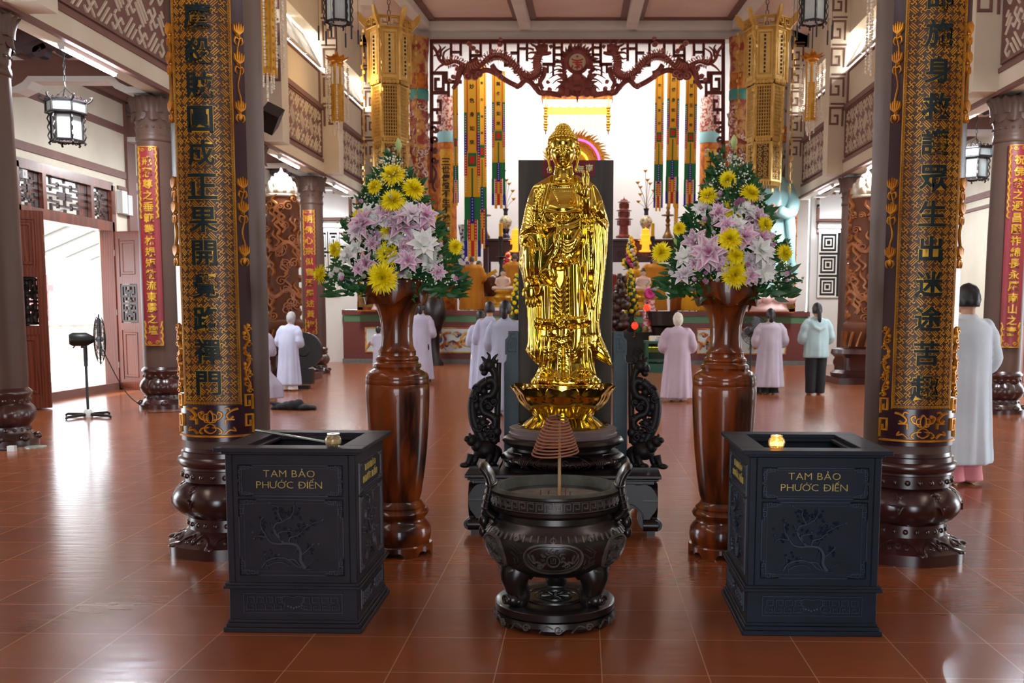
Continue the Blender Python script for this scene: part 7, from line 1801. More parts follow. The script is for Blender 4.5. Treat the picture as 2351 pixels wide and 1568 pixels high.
px_person(1160, 694, 13.1, 0, 'person with dark hair in pale blue robe right behind the left throne post', robe=(180, 188, 212), hair='black', style='bun', seed=7, rz=-.1, trousers=M['bw'], hem=.07, wide=1.08)
px_person(1557, 722, 15.28, 0, 'pale haired person in long pinkish lilac robe left of the right vase', robe=(202, 182, 198), hair='pale', style='bob', seed=8, trousers=M['bw'], wide=1.22, hem=.06)
px_person(1770, 712, 16.7, 0, 'person with dark hair in mauve robe over black trousers right of the right vase', robe=(186, 174, 188), hair='black', style='bun', seed=9, trousers=M['blacktrouser'], wide=1.2, hem=.14)
px_person(1877, 699, 16.65, 0, 'person with ponytail in pale mint hooded jacket and black trousers', robe=(168, 192, 194), hair='black', style='tail', seed=10, trousers=M['blacktrouser'], jacket=True, wide=1.12, rz=.12)
px_person(2226, 660, 7.97, 0, 'person in long pale grey blue robe and pink trousers beside the large right column', robe=(214, 226, 236), hair='black', style='short', seed=11, trousers=M['pinktrouser'], voxel=.011, wide=1.12, rz=.3, hem=.175)
gl = MB(); p = at(2226, 690, 7.9)
# monks on the platform
PZm = 1.388
OCH, YEL, RED = (196, 128, 28), (222, 160, 26), (130, 44, 34)
for px, py, Y, c, lab, r_, wd in ((1083, 590, 27.0, OCH, 'monk in ochre robe on the platform right of the left gilt pillar', 0, 1.45), (1099, 600, 27.9, OCH, 'monk holding a book, half hidden behind the ochre robed monk', -1.2, 1.1), (1182, 583, 27.2, OCH, 'monk in ochre robe cut off by the brown board on its left', 0, 1.35),
        (1503, 588, 27.2, OCH, 'monk in wide ochre robe left of the right bouquet', 0, 1.5), (1458, 602, 28.0, YEL, 'monk in yellow robe beyond the yellow flowers right of the statue', .2, 1.2), (1402, 614, 27.6, RED, 'person in dark red robe at the right edge of the brown board', 0, 1.1),
        (1563, 600, 27.6, (150, 84, 24), 'monk in brown ochre robe hidden behind the right bouquet', 0, 1.25), (1592, 604, 27.0, YEL, 'monk in bright yellow robe low behind the right vase', 0, 1.45)):
    px_person(px, py, Y, PZm, lab, robe=c, hair='shaved', style='shaved', rz=r_, wide=wd, hem=.02, seed=px, voxel=.02, flare=1.1)
ck = thing('prayer_book', 'yellow prayer book held up by the half hidden monk', 'book', at(1128, 628, 27.7)); b = MB(); b.box((0, 0, 0), (.34, .05, .1), M=Matrix.Rotation(-.5, 3, 'Y')); b.build('pages', M['candle'], ck)
wf = lathe_thing('wooden_fish_drum', 'round brown wooden drum beside the half hidden monk', 'drum', 1128, 705, 28.3, [('stand', M['by'], [(20, 0), (20, 6), (14, 10), (14, 24), (0, 24)]), ('body', mat('brown_drum_wood', (92, 52, 36), .35, coat=.4), [(8, 24), (20, 34), (24, 50), (20, 66), (8, 76), (0, 78)])])

# ------------------------------------------------------------------ things on the floor and in the aisles
M['carvedark'] = mat('carved_crevice_shade', (104, 56, 26), .6)  # darker ground paints the shade in the crevices of the carving
M['carved'] = mat('carved_ochre_wood', (176, 108, 52), .45, c2=(140, 78, 34), vs=4, coat=.2)
def carved_pillar(px, Y, label, side):
    x = at(px, 800, Y).x; t = thing('carved_pillar', label, 'pillar', (x, Y, 0)); rr = random.Random(int(px))
    b = MB()
    b.box((0, 0, .06), (1.15, 1.15, .12)); b.lathe([(.56, .12), (.58, .2), (.5, .26), (.5, .5), (.58, .58), (.56, .66), (.5, .68), (0, .68)], 40, rf=lambda r, z, a, k: (r*(1+.04*math.cos(8*a)), z))
    b.build('stand', M['maroon'], t, 45)
    b = MB(); b.lathe([(.2, .66), (.27, .72), (.32, .95), (.36, 1.05), (.37, 1.14), (.34, 1.18), (.3, 1.2), (.29, 2.0), (.29, 3.55), (0, 3.55)], 36)
    f = cyl_map((0, 0, 0), .29); b.mi = 1
    for k in range(150):
        u, v = rr.uniform(-.9, .9), 1.22+2.3*rr.random(); q = rr.random()
        if q < .45: b.stroke(f, tx(spiral(0, 0, rr.uniform(.06, .1), 1.6, rr.uniform(0, 6), rr.choice((-1, 1)), 9), u, v), .035, .05)
        else:
            a = rr.uniform(-.9, .9); b.stroke(f, sp2([(u, v), (u+.06*math.cos(a), v+.09), (u-.05, v+.2), (u+.05*a, v+.3)], 4), [.06]*8+[.05, .04, .03, .02, .01], .05)
    for z in (1.7, 2.6): b.stroke(f, [(-.91+1.82*i/30, z+.08*math.sin(i*.8)) for i in range(31)], .1, .055)
    for k in range(14): a = 2*PI*k/14; b.stroke(cyl_map((0, 0, 0), .33), sp2([(a*.33-.03, .72), (a*.33, .85), (a*.33+.05, 1.0)], 4), .04, .05)
    b.build('carved_trunk', [M['carvedark'], M['carved']], t, 50)
    l = MB(); l.lathe([(.31, 3.55), (.31, 3.6), (.2, 3.6), (0, 3.6)], 30); l.lathe([(.12, 3.58), (.27, 3.62), (.29, 3.68), (.2, 3.85), (.1, 3.98), (.03, 4.05), (.015, 4.1), (0, 4.12)], 28)
    for ring, (r, z, n, sz) in enumerate(((.25, 3.66, 9, .11), (.22, 3.76, 9, .1), (.16, 3.85, 7, .09), (.1, 3.94, 6, .07))):
        for k in range(n):
            a = 2*PI*(k+.5*(ring % 2))/n; l.ell((r*math.cos(a), r*math.sin(a), z), (sz*.62, sz*.62, sz), 10, 8)
    l.build('white_lotus_bud', mat('ivory_lotus_'+side, (226, 220, 208), .5, c2=(200, 180, 150), vs=6), t, 180)
carved_pillar(655, 19.6, 'tall carved ochre wood pillar with white lotus bud behind the grey haired person', 'left'); carved_pillar(1978, 19.6, 'tall carved ochre wood pillar with white lotus bud next to the large right column', 'right')

def fan(px, py, Y, H, label, rz, r=.32):
    p = at(px, py, Y); t = thing('standing_fan', label, 'fan', (p.x, Y, 0), rz)
    b = MB(); 
    for k in range(4): a = PI/4+PI/2*k; b.tube([(0, 0, .035), (.33*math.cos(a), .33*math.sin(a), .03), (.36*math.cos(a), .36*math.sin(a), .012)], [.022, .016, .016], 8)
    b.build('foot_cross', M['black'], t, 50); b = MB(); b.lathe([(.06, .0), (.06, .05), (.045, .09), (.03, .1), (0, .1)], 16); b.build('foot_hub', M['lightgrey'], t, 40)
    b = MB(); b.tube([(0, 0, .08), (0, 0, H)], .017, 10); b.tube([(0, 0, H-.28), (0, 0, H-.02)], .024, 10); b.build('pole', mat('dark_green_pole', (30, 44, 42), .4), t, 60)
    b = MB(); b.tube([(0, .18, H+.06), (0, .14, H+.06), (0, -.02, H+.06), (0, -.1, H+.06)], [.06, .085, .085, .04], 16); b.box((0, .02, H-.0), (.05, .06, .1)); b.tube([(0, .1, H+.0), (0, .14, H-.05)], .008, 6); b.build('motor', M['black'], t, 50)
    c = MB(); cy = -.17; cz = H+.06
    for q in range(8):
        rr_ = r*(q+1)/8; d = .07*math.sqrt(max(0, 1-(rr_/r)**2)); 
        for sg in (-1, 1): c.tube([(rr_*math.cos(a), cy+sg*d, cz+rr_*math.sin(a)) for a in [2*PI*i/36 for i in range(36)]], .003 if q < 7 else .006, 4, closed=True)
    for q in range(20):
        a = 2*PI*q/20
        for sg in (-1, 1): c.tube([(r*w*math.cos(a), cy+sg*.07*math.sqrt(max(0, 1-w*w)), cz+r*w*math.sin(a)) for w in (.1, .4, .7, .9, 1)], .0026, 4)
    c.build('wire_guard', M['black'], t, 180)
    b = MB(); b.ell((0, cy, cz), (.04, .05, .04), 10, 8)
    for q in range(3):
        a = 2*PI*q/3+.4; R = Matrix.Rotation(a, 3, 'Y'); P = []
        for u, v, w in ((.03, -.02, .02), (.03, .03, -.02), (.16, .1, -.03), (.27, .06, -.02), (.28, -.04, .02), (.15, -.06, .03)): P.append(R @ Vector((u, w, v))+Vector((0, cy, cz)))
        b.add(P+[p_+Vector((0, .004, 0)) for p_ in P], [(0, 1, 2, 3, 4, 5), (11, 10, 9, 8, 7, 6)]+[(i, (i+1) % 6, (i+1) % 6+6, i+6) for i in range(6)])
    b.build('blades', mat('grey_fan_blade', (120, 124, 130), .4), t, 40)
    return t
fan1 = fan(203, 962, 12.5, at(197, 790, 12.5).z-.0, 'black standing fan with wire guard in front of the open left doorway', 2.05)
fan(1722, 860, 19.2, .95, 'black standing fan partly hidden by the right vase, beside the person in mauve robe', 2.6, .28)
co = MB(); pts = [(-6.1, 12.5, .9), (-6.0, 12.9, .3), (-5.85, 13.2, .02), (-5.75, 13.0, .01), (-5.5, 13.1, .01), (-5.2, 13.2, .01)]; co.tube(smooth_pts(pts, 8), .006, 6); o_ = co.build('power_cord', M['black'], None, 180); bpy.context.view_layer.update(); o_.parent = fan1; o_.matrix_parent_inverse = fan1.matrix_world.inverted()
def soft_bag(px, py, Y, label, sx, sy, sz, m, name, seed):
    p = at(px, py, Y); b = MB(); r = random.Random(seed)
    for q in range(7):
        u = -1+2*q/6; hh = sz*(.35+.65*max(0, 1-abs(u-.1))**.7)*r.uniform(.75, 1.1); b.ell((u*sx*1.3, r.uniform(-.3, .3)*sy, hh*.42), (sx*.42, sy*r.uniform(.6, 1), hh*.55), 12, 8, Matrix.Rotation(r.uniform(-.5, .5), 3, 'Y'))
    b.tube([(sx*1.1, 0, sz*.25), (sx*1.75, -.03, .02)], [sz*.22, .015], 8); b.tube([(-sx*1.0, 0, sz*.4), (-sx*1.8, .02, sz*.62)], [sz*.25, .01], 8)
    b.v = [(x, y, max(.002, z)) for x, y, z in b.v]; o = b.build(name, m, None, 180, (p.x, Y, 0)); md = o.modifiers.new('r', 'REMESH'); md.mode = 'VOXEL'; md.voxel_size = .012; md.use_smooth_shade = True
    tag(o, label, 'bag')
soft_bag(672, 940, 13.6, 'black cloth bag slumped on the tiles left of the left vase', .19, .12, .16, M['blacktrouser'], 'cloth_bag', 2)
soft_bag(1742, 908, 17.1, 'black handbag on the tiles beside the person in mauve robe', .12, .1, .16, M['blacktrouser'], 'handbag', 3)
b = MB(); p = at(693, 800, 18.4); b.tube([(0, 0, .62), (0, .12, .62)], [.34, .34], 28); b.tube([(0, -.02, .62), (0, .0, .62)], [.1, .12], 16); b.box((0, .06, .14), (.3, .2, .28)); tag(b.build('round_speaker', M['black'], None, 40, (p.x, 18.5, 0)), 'dark round drum-shaped unit on the floor right of the grey haired person', 'drum')
b = MB(); b.box((0, 0, .03), (.32, .12, .06)); tag(b.build('floor_mat', M['black'], None, None, (at(690, 893, 17.3).x, 17.3, 0)), 'small black strip on the tiles beside the grey haired person', 'mat')
b = MB(); p = at(620, 272, 8.0); b.box((0, 0, 0), (.14, .2, .16), M=Matrix.Rotation(.5, 3, 'X') @ Matrix.Rotation(.5, 3, 'Y')); b.tube([(-.02, 0, 0), (-.3, -.6, -.1)], .03, 8); tag(b.build('wall_speaker', M['black'], None, None, (p.x, 8.0, p.z)), 'small dark spotlight sticking out right of the large left column', 'spotlight')
pw = thing('power_socket', 'white plug block on the tiles by the column foot at the left edge', 'socket', (at(25, 1036, 9.4).x, 9.42, 0)); b = MB(); b.box((0, 0, .025), (.07, .05, .05)); b.build('block', M['lightgrey'], pw); b = MB(); b.tube(smooth_pts([(0, 0, .01), (-.2, -.02, .01), (-.5, .03, .01)], 5), .008, 6); b.build('cord', M['black'], pw)
b = MB(); b.lathe([(.1, 0), (.1, .008), (0, .01)], 20); tag(b.build('floor_drain', M['alu'], None, 30, (at(82, 1028, 9.7).x, 9.7, 0)), 'small round metal cover on the tiles by the left edge column', 'cover')

# ------------------------------------------------------------------ doors
def lattice_panel(mb, f, w, h):
    """open fret medallion used in doors and transoms"""
    for q in ((0, h*.5, w, h*.5), (w*.5, 0, w*.5, h)): pass
    L = lambda P: mb.stroke(f, [(w*a, h*b_) for a, b_ in P], .035, .02, h0=-.02, top=1)
    L([(0, 0), (1, 0), (1, 1), (0, 1), (0, 0)]); L([(.5, 0), (.5, .12)]); L([(.5, 1), (.5, .88)])
    for y0, sg in ((0, 1), (1, -1)):
        Y_ = lambda t_: y0+sg*t_
        L([(.2, Y_(.0)), (.2, Y_(.2)), (.8, Y_(.2)), (.8, Y_(0))]); L([(.0, Y_(.3)), (.35, Y_(.3)), (.35, Y_(.12))]); L([(1, Y_(.3)), (.65, Y_(.3)), (.65, Y_(.12))]); L([(.2, Y_(.42)), (.2, Y_(.3))]); L([(.8, Y_(.42)), (.8, Y_(.3))]); L([(.35, Y_(.42)), (.65, Y_(.42))]); L([(.5, Y_(.2)), (.5, Y_(.5))])
    L([(.0, .5), (1, .5)])
def leaf(parent, x0, y0, x1, y1, H, sgn=1):
    """one panelled door leaf standing from (x0,y0) to (x1,y1)"""
    U = Vector((x1-x0, y1-y0, 0)); w = U.length; U.normalize(); N = Vector((U.y, -U.x, 0)); f = plane_map((x0, y0, .02), U, (0, 0, 1), N)
    b = MB(); st = .1; th = .045
    for r in ((0, 0, st, H), (w-st, 0, w, H), (st, 0, w-st, .16), (st, H-.12, w-st, H), (st, 1.0, w-st, 1.12), (st, 1.78, w-st, 1.9)): b.prism(rect(*r), -th/2, th/2, f)
    for z0, z1 in ((.16, 1.0), (1.9, H-.12)):
        b.prism(rect(st, z0, w-st, z1), -th/4, th/4, f)
        for s_ in (-1, 1): b.stroke(lambda u, v, h, s_=s_: f(u, v, s_*(th/4+h)), rect(st+.06, z0+.06, w-st-.06, z1-.06), .05, .012, closed=True)
    o = b.build('door_leaf', M['door'], parent); l = MB(); lattice_panel(l, lambda u, v, h: f(st+.03+u, 1.15+v, h), w-2*st-.06, .6); l.build('fret_insert', M['darkwood'], o, 40)
    k = MB()
    for z in (.4, 1.3, 2.3): k.tube([f(0, z-.05, .03), f(0, z+.05, .03)], .012, 6)
    k.build('hinge', M['alu'], o, 60)
def doorway(n, X, y0, y1, s):
    fr = MB(); x0, x1 = sorted((X-s*.03, X+s*.2))
    for y in (y0, y1): fr.b2(x0, x1, y-.07, y+.07, 0, 3.45)
    fr.b2(x0, x1, y0, y1, 3.36, 3.5); fr.b2(x0, x1, y0, y1, 2.68, 2.84)
    for t_ in (.25, .75): fr.b2(x0, x1, y0+(y1-y0)*t_-.05, y0+(y1-y0)*t_+.05, 2.84, 3.36)
    d = structure(fr.build('door_%d' % n, M['door']))
    l = MB(); yy = [y0+.07, y0+(y1-y0)*.25-.05, y0+(y1-y0)*.25+.05, y0+(y1-y0)*.75-.05, y0+(y1-y0)*.75+.05, y1-.07]
    for a, b_ in ((0, 1), (2, 3), (4, 5)):
        f = lambda u, v, h, a=a: Vector((X+s*.06-s*h, yy[a]+u, 2.84+v)); lattice_panel(l, f, yy[b_]-yy[a], .52)
    l.build('transom_fret', M['darkwood'], d, 40)
    return d
d1 = doorway(1, WL, 14.1, 17.0, -1); doorway(2, WL, 6.4, 9.3, -1); d3 = doorway(3, WR, 14.1, 17.0, 1); doorway(4, WR, 6.4, 9.3, 1)
for args in ((WL+.04, 16.97, -7.42, 16.75), (WL+.04, 14.12, -7.32, 13.5), (-7.3, 13.48, -7.72, 13.18), (-7.74, 13.2, -7.9, 12.6)): leaf(d1, *args, 2.66)
for args in ((WR-.04, 16.97, 7.2, 16.7), (WR-.04, 14.12, 7.25, 13.75), (7.22, 13.7, 6.7, 13.5)): leaf(d3, *args, 2.66)
# outside the left door: low garden wall, red post and an awning
structure((lambda m: (m.b2(-14.2, -14.0, 5, 40, -.05, .95), m.b2(-14.3, -13.9, 5, 40, .95, 1.05), m)[2])(MB()).build('wall_garden', mat('stained_garden_wall', (206, 190, 184), .8, c2=(188, 160, 150), vs=3)))
aw = MB(); aw.add([(-8.6, 12.0, 3.15), (-8.6, 24, 3.15), (-10.4, 24, 2.4), (-10.4, 12.0, 2.4), (-8.6, 12.0, 3.2), (-8.6, 24, 3.2), (-10.4, 24, 2.45), (-10.4, 12, 2.45)], [(0, 1, 2, 3), (4, 7, 6, 5), (0, 4, 5, 1), (2, 6, 7, 3), (0, 3, 7, 4), (1, 5, 6, 2)])
for y in range(12, 25): aw.tube([(-8.6, y, 3.12), (-10.4, y, 2.37)], .025, 6)
at_ = thing('door_awning', 'grey corrugated awning seen through the top of the left doorway', 'awning', (0, 0, 0)); aw.build('sheet', mat('grey_awning_sheet', (205, 207, 207), .6), at_)
for y in (12.5, 23.8): b = MB(); b.tube([(-10.3, y, -.05), (-10.3, y, 2.4)], .05, 8); b.build('post', M['alu'], at_, 50)
ps = MB(); ps.box((-16.2, 29.5, 1.2), (.4, .4, 2.4)); ps.box((-16.2, 29.5, 2.0), (.6, .6, .2)); ps.box((-16.2, 29.5, .1), (.6, .6, .3)); tag(ps.build('garden_post', mat('faded_red_post', (190, 120, 120), .7)), 'faded red garden post seen outside the left doorway', 'post')
# ------------------------------------------------------------------ the two big bouquets
def colmat(name, rough=.55, sss=.0):
    m = bpy.data.materials.new(name); m.use_nodes = True; nt = m.node_tree; p = nt.nodes['Principled BSDF']; p.inputs['Roughness'].default_value = rough
    a = nt.nodes.new('ShaderNodeVertexColor'); a.layer_name = 'Col'; nt.links.new(a.outputs[0], p.inputs['Base Color']); return m
M['petal'] = colmat('petals_two_tone'); M['leafy'] = mat('glossy_leaf', (54, 104, 50), .45, c2=(32, 76, 40), vs=9); M['stem'] = mat('green_stem', (60, 104, 52), .5); M['bud'] = mat('lily_bud', (150, 180, 84), .5, c2=(196, 206, 150), vs=9)
M['mum'] = mat('bright_yellow_petals', (255, 240, 10), .6, c2=(250, 222, 6), vs=16); M['breath'] = mat('tiny_white_blossoms', (226, 232, 220), .7)
def frame(n):
    n = Vector(n).normalized(); a = Vector((0, 0, 1)) if abs(n.z) < .9 else Vector((1, 0, 0)); u = n.cross(a).normalized(); return u, n.cross(u), n
def petal(mb, c, d, n, L, w, curl, cols=None, k=5, cup=.2):
    """one petal from c along d, lying across n, curling by curl"""
    d = d.normalized(); s_ = d.cross(n).normalized(); vs = []; cc = []
    for i in range(k+1):
        t = i/k; ww = w*math.sin(PI*min(1, .12+.88*t)**.8)*(1 if t < 1 else 0)+.0005; o = c+d*L*t*(1-.15*abs(curl)*t)+n*L*curl*t*t
        for q in (-1, 0, 1):
            vs.append(o+s_*ww*q+n*(cup*ww*abs(q)))
            if cols: a, b, m = cols; tt = min(1, max(0, (abs(q)*.75+t*.35 if m else t))); cc.append(tuple(a[z]*(1-tt)+b[z]*tt for z in range(3))+(1,))
    mb.add(vs, [(i*3+q, i*3+q+1, i*3+q+4, i*3+q+3) for i in range(k) for q in range(2)])
    if cols: mb.col = (mb.col or [])+cc
def mum(c, n, R, seed):
    mb = MB(); r = random.Random(seed); u, v, n = frame(n); c = Vector(c)
    for lay, (k, ln, el) in enumerate(((34, 1.0, .02), (34, .97, .24), (30, .86, .5), (26, .68, .8), (18, .46, 1.1), (10, .3, 1.4))):
        for i in range(k):
            a = 2*PI*(i+r.random()*.6)/k+lay; e = el+r.uniform(-.12, .12); d = (u*math.cos(a)+v*math.sin(a))*math.cos(e)+n*math.sin(e)
            nn = (n*math.cos(e)-(u*math.cos(a)+v*math.sin(a))*math.sin(e)); petal(mb, c+n*.002*lay, d, nn, R*ln*r.uniform(.85, 1.12), R*.10, -.12 if lay < 2 else .18, k=3, cup=.5)
    return mb
def lily(c, n, R, seed, a_, b_, dbl=True):
    mb = MB(); r = random.Random(seed); u, v, n = frame(n); c = Vector(c)
    for lay, (k, ln, el, cu) in enumerate(((6, 1.0, .55, -.5), (7, .92, .9, -.35), (6, .7, 1.2, -.15))[:3 if dbl else 2]):
        for i in range(k):
            a = 2*PI*i/k+lay*.5+r.uniform(-.15, .15); e = el+r.uniform(-.15, .15); q = u*math.cos(a)+v*math.sin(a); d = q*math.cos(e)+n*math.sin(e); petal(mb, c, d, n*math.cos(e)-q*math.sin(e), R*ln*r.uniform(.9, 1.1), R*.29, cu, (a_, b_, True), 6, .3)
    return mb
def rosebud(c, n, R, seed, a_, b_):
    mb = MB(); r = random.Random(seed); u, v, n = frame(n); c = Vector(c)
    for lay, (k, el, ln) in enumerate(((5, .95, 1.0), (4, 1.2, .95), (3, 1.4, .9))):
        for i in range(k): a = 2*PI*i/k+lay; q = u*math.cos(a)+v*math.sin(a); d = q*math.cos(el)+n*math.sin(el); petal(mb, c+q*R*.1, d, n*math.cos(el)-q*math.sin(el), R*ln, R*.42, .25, (a_, b_, False), 4, .5)
    return mb
PINK, WHITE, MAG, CREAM, LIME = (.62, .16, .38), (.84, .76, .80), (.45, .05, .22), (.80, .80, .70), (.42, .62, .2)
def bouquet(vx, vy, label, mums, lilies, buds, seed, lims):
    Y = vy; r = random.Random(seed); t = thing('flower_bouquet', label, 'flowers', (vx, vy, 1.5)); O = Vector((vx, vy, 1.5)); base = Vector((0, 0, -.02))
    z_top, = [at(lims[0][0], lims[0][1], Y).z-1.5]
    def place(px, py, out):
        p = at(px, py, Y-out)-O; return p
    core = lambda z: .22*(1-z/z_top)+.02
    def outward(p, tilt=.25): d = Vector((p.x*1.3, min(-.06, p.y), 0)); d.normalize(); return d+Vector((0, 0, tilt))
    stems = MB(); fol = MB()
    def stem(p): stems.tube(smooth_pts([base+Vector((p.x*.12, p.y*.12, 0)), Vector((p.x*.45, p.y*.35, p.z*.55)), p], 5), .0035, 5)
    for i, (px, py, rp, nx, nz) in enumerate(mums):
        p = place(px, py, .12+.10*r.random()*(1-abs(px-lims[0][0])/200)); stem(p); n = Vector((nx, -1, nz)) if nx is not None else outward(p)
        mum(p, n, rp*Y/FPX*.8, seed*50+i).build('chrysanthemum', M['mum'], t, 180)
    for i, (px, py, rp, nx, nz, ty) in enumerate(lilies):
        p = place(px, py, .08+.12*r.random()); stem(p); a_, b_ = ((MAG, WHITE) if ty == 'm' else (PINK, WHITE) if ty == 'p' else ((.8, .82, .72), (.86, .84, .84)))
        lily(p, Vector((nx, -1, nz)), rp*Y/FPX*1.02, seed*90+i, a_, b_, ty != 's').build('lily', M['petal'], t, 180)
    for i, (px, py, L, dx) in enumerate(buds):
        p = place(px, py, .05); stem(p); k = Y/FPX; d = Vector((dx, -.2, 1)).normalized(); m = MB(); m.tube([p+d*L*k*q for q in (0, .2, .5, .8, 1)], [.005, .5*.2*L*k, .24*L*k, .15*L*k, .002], 10); m.build('lily_bud', M['bud'], t, 180)
    for i in range(16):
        z = .03+r.random()*z_top*.5; w = max(.03, lims[1]*(1-z/z_top)**.8)*.9; p = Vector((r.uniform(-w, w), -.11-.08*r.random(), z)); a_, b_ = r.choice((((.8, .82, .72), (.86, .84, .84)), (PINK, WHITE), ((.7, .5, .6), (.86, .82, .84)))); stem(p)
        lily(p, Vector((p.x*2, -1, .5+r.uniform(-.3, .3))), r.uniform(.05, .075), seed*33+i, a_, b_).build('lily', M['petal'], t, 180)
    # small roses and side blossoms filling the cone
    def inside(z): return max(0.03, lims[1]*(1-z/z_top)**.8)
    n = 0; rows = []
    while n < 62:
        z = .02+r.random()**1.5*z_top*.62; w = inside(z); x = r.uniform(-w, w); y = -.10-.12*r.random()*(1-abs(x)/w); p = Vector((x, y, z)); c = r.choice(((WHITE, WHITE), (PINK, WHITE), (CREAM, LIME), (WHITE, PINK), (CREAM, CREAM)))
        rosebud(p, outward(p, .4), r.uniform(.022, .036), seed*70+n, c[0], c[1]).build('small_rose', M['petal'], t, 180); stem(p); n += 1
    # foliage: long glossy leaves, fine sprigs
    for i in range(1150):
        z = -.06+r.random()**1.25*(z_top*.9); w = inside(max(0, z))*1.02; x = r.uniform(-1.08, 1.08)*w; y = -.02-.14*r.random()*(1-min(1, abs(x)/w)*.7)
        c = Vector((x, y, z)); d = Vector((x*2.2+r.uniform(-.3, .3), r.uniform(-.5, .1), r.uniform(-.15, .6))); d.normalize(); L = r.uniform(.035, .09)
        petal(fol, c, d, frame(d)[0] if r.random() < .3 else Vector((r.uniform(-.3, .3), -1, .5)).normalized(), L, L*r.uniform(.12, .2), r.uniform(-.3, .1), None, 4, .25)
    for q in lims[2]:                          # long side sprays
        P = [Vector((0, -.02, .0))]+[place(px, py, .04) for px, py in q]; Q = smooth_pts(P, 6); stems.tube(Q, .0035, 5)
        for p in Q[6:]:
            for _ in range(2): d = Vector((r.uniform(-1, 1), -.4, r.uniform(-.5, .9))).normalized(); petal(fol, p, d, Vector((0, -1, .3)).normalized(), r.uniform(.03, .055), .009, -.1, None, 4, .25)
        for e in range(4):
            p = Q[-1]+Vector((r.uniform(-.03, .03), 0, r.uniform(-.03, .03))); rosebud(p, Vector((r.uniform(-.5, .5), -.3, .8)), .016, e+seed, LIME, WHITE).build('side_bud', M['petal'], t, 180)
    tag(fol.build('leaves', M['leafy'], t, 180), kind='stuff'); tag(stems.build('stems', M['stem'], t, 180), kind='stuff')
    br = MB()
    for i in range(520):
        z = .0+r.random()**1.3*z_top*.92; w = inside(z)*1.05; p = Vector((r.uniform(-w, w), -.09-.12*r.random(), z)); br.ell(p, r.uniform(.003, .006), 5, 4)
    tag(br.build('tiny_white_blossoms', M['breath'], t, 180), kind='stuff')
    b = MB(); b.lathe([(.07, -.08), (.1, -.02), (.105, .02), (.09, .02), (0, -.0)], 24); b.build('liner_bowl', M['navy'], t, 50)
    return t
ML = [(903, 404, 40, 0, .9), (862, 430, 26, -.6, .6), (948, 434, 36, .7, .7), (903, 462, 38, 0, .7), (826, 498, 24, -.8, .4), (985, 497, 26, .8, .5), (896, 530, 34, .1, .3), (772, 573, 26, -1, .2), (893, 582, 42, 0, .35), (1045, 567, 24, .8, .1), (879, 638, 48, -.1, .0), (738, 629, 30, -1.6, .1)]
LL = [(834, 514, 38, -.7, .5, 'p'), (922, 518, 40, .1, .6, 'm'), (977, 496, 32, .5, .6, 'p'), (858, 545, 36, -.3, .5, 'p'), (872, 508, 26, -.2, .7, 'w'), (970, 560, 38, .5, .3, 'w'), (940, 560, 28, .2, .4, 'p'), (842, 605, 28, -.4, .1, 'm'), (800, 588, 26, -.7, .3, 'w'), (985, 600, 32, .5, .2, 'w'), (855, 560, 20, -.2, .1, 'm'), (927, 568, 20, 0, .1, 'm'), (1005, 625, 22, .6, .0, 'p'), (940, 598, 20, .2, .2, 'w'), (824, 618, 18, -.4, 0, 'p'), (878, 480, 24, -.4, .8, 's'), (937, 482, 24, .4, .8, 's')]
BL = [(843, 480, 24, -.1), (876, 490, 26, .05), (916, 352, 34, 0), (1008, 555, 20, .5), (795, 545, 16, -.4), (1030, 600, 14, .6), (960, 470, 20, .2)]
bouquet(VL[0], VL[1], 'tall cone bouquet of yellow chrysanthemums and pink lilies in the left wooden vase', ML, LL, BL, 3, ((912, 345), .34, [[(860, 640), (790, 630), (745, 640)], [(980, 620), (1030, 600), (1052, 590)], [(970, 635), (1040, 640), (1050, 650)], [(850, 560), (800, 535), (788, 515)], [(900, 480), (910, 420), (914, 370)], [(850, 640), (800, 650), (798, 668)], [(960, 560), (1010, 530), (1020, 535)], [(890, 430), (885, 370), (895, 355)]]))
MR = [(1671, 412, 26, 0, -.3), (1627, 450, 30, -.5, .7), (1721, 445, 32, .5, .9), (1674, 482, 34, 0, .6), (1690, 495, 24, .2, .1), (1756, 516, 26, .7, .3), (1676, 548, 38, -.1, .4), (1689, 588, 28, .2, .5), (1519, 580, 32, -.6, .2), (1800, 582, 28, .7, .3), (1687, 631, 46, .1, 0), (1560, 525, 20, -.5, .3)]
LR = [(1652, 495, 34, -.3, .5, 'p'), (1737, 503, 34, .5, .6, 'p'), (1597, 556, 34, -.5, .4, 'm'), (1628, 580, 44, -.3, .2, 'm'), (1709, 545, 36, .3, .5, 'p'), (1690, 520, 28, .1, .6, 'w'), (1745, 575, 36, .4, .3, 'w'), (1746, 545, 26, .5, .5, 'w'), (1748, 605, 32, .4, .1, 's'), (1617, 600, 26, -.3, .1, 'm'), (1648, 598, 24, -.1, .2, 'p'), (1757, 625, 28, .4, -.2, 's'), (1725, 632, 24, .3, 0, 'p'), (1612, 482, 26, -.5, .7, 's'), (1712, 480, 24, .2, .9, 's'), (1594, 605, 18, -.5, .1, 'm'), (1665, 590, 20, 0, .2, 'p')]
BR = [(1557, 535, 26, -.3), (1635, 540, 26, -.15), (1713, 485, 24, .05), (1770, 560, 22, .3), (1684, 345, 34, 0), (1558, 568, 24, -.5), (1655, 640, 14, 0), (1640, 545, 18, .2)]
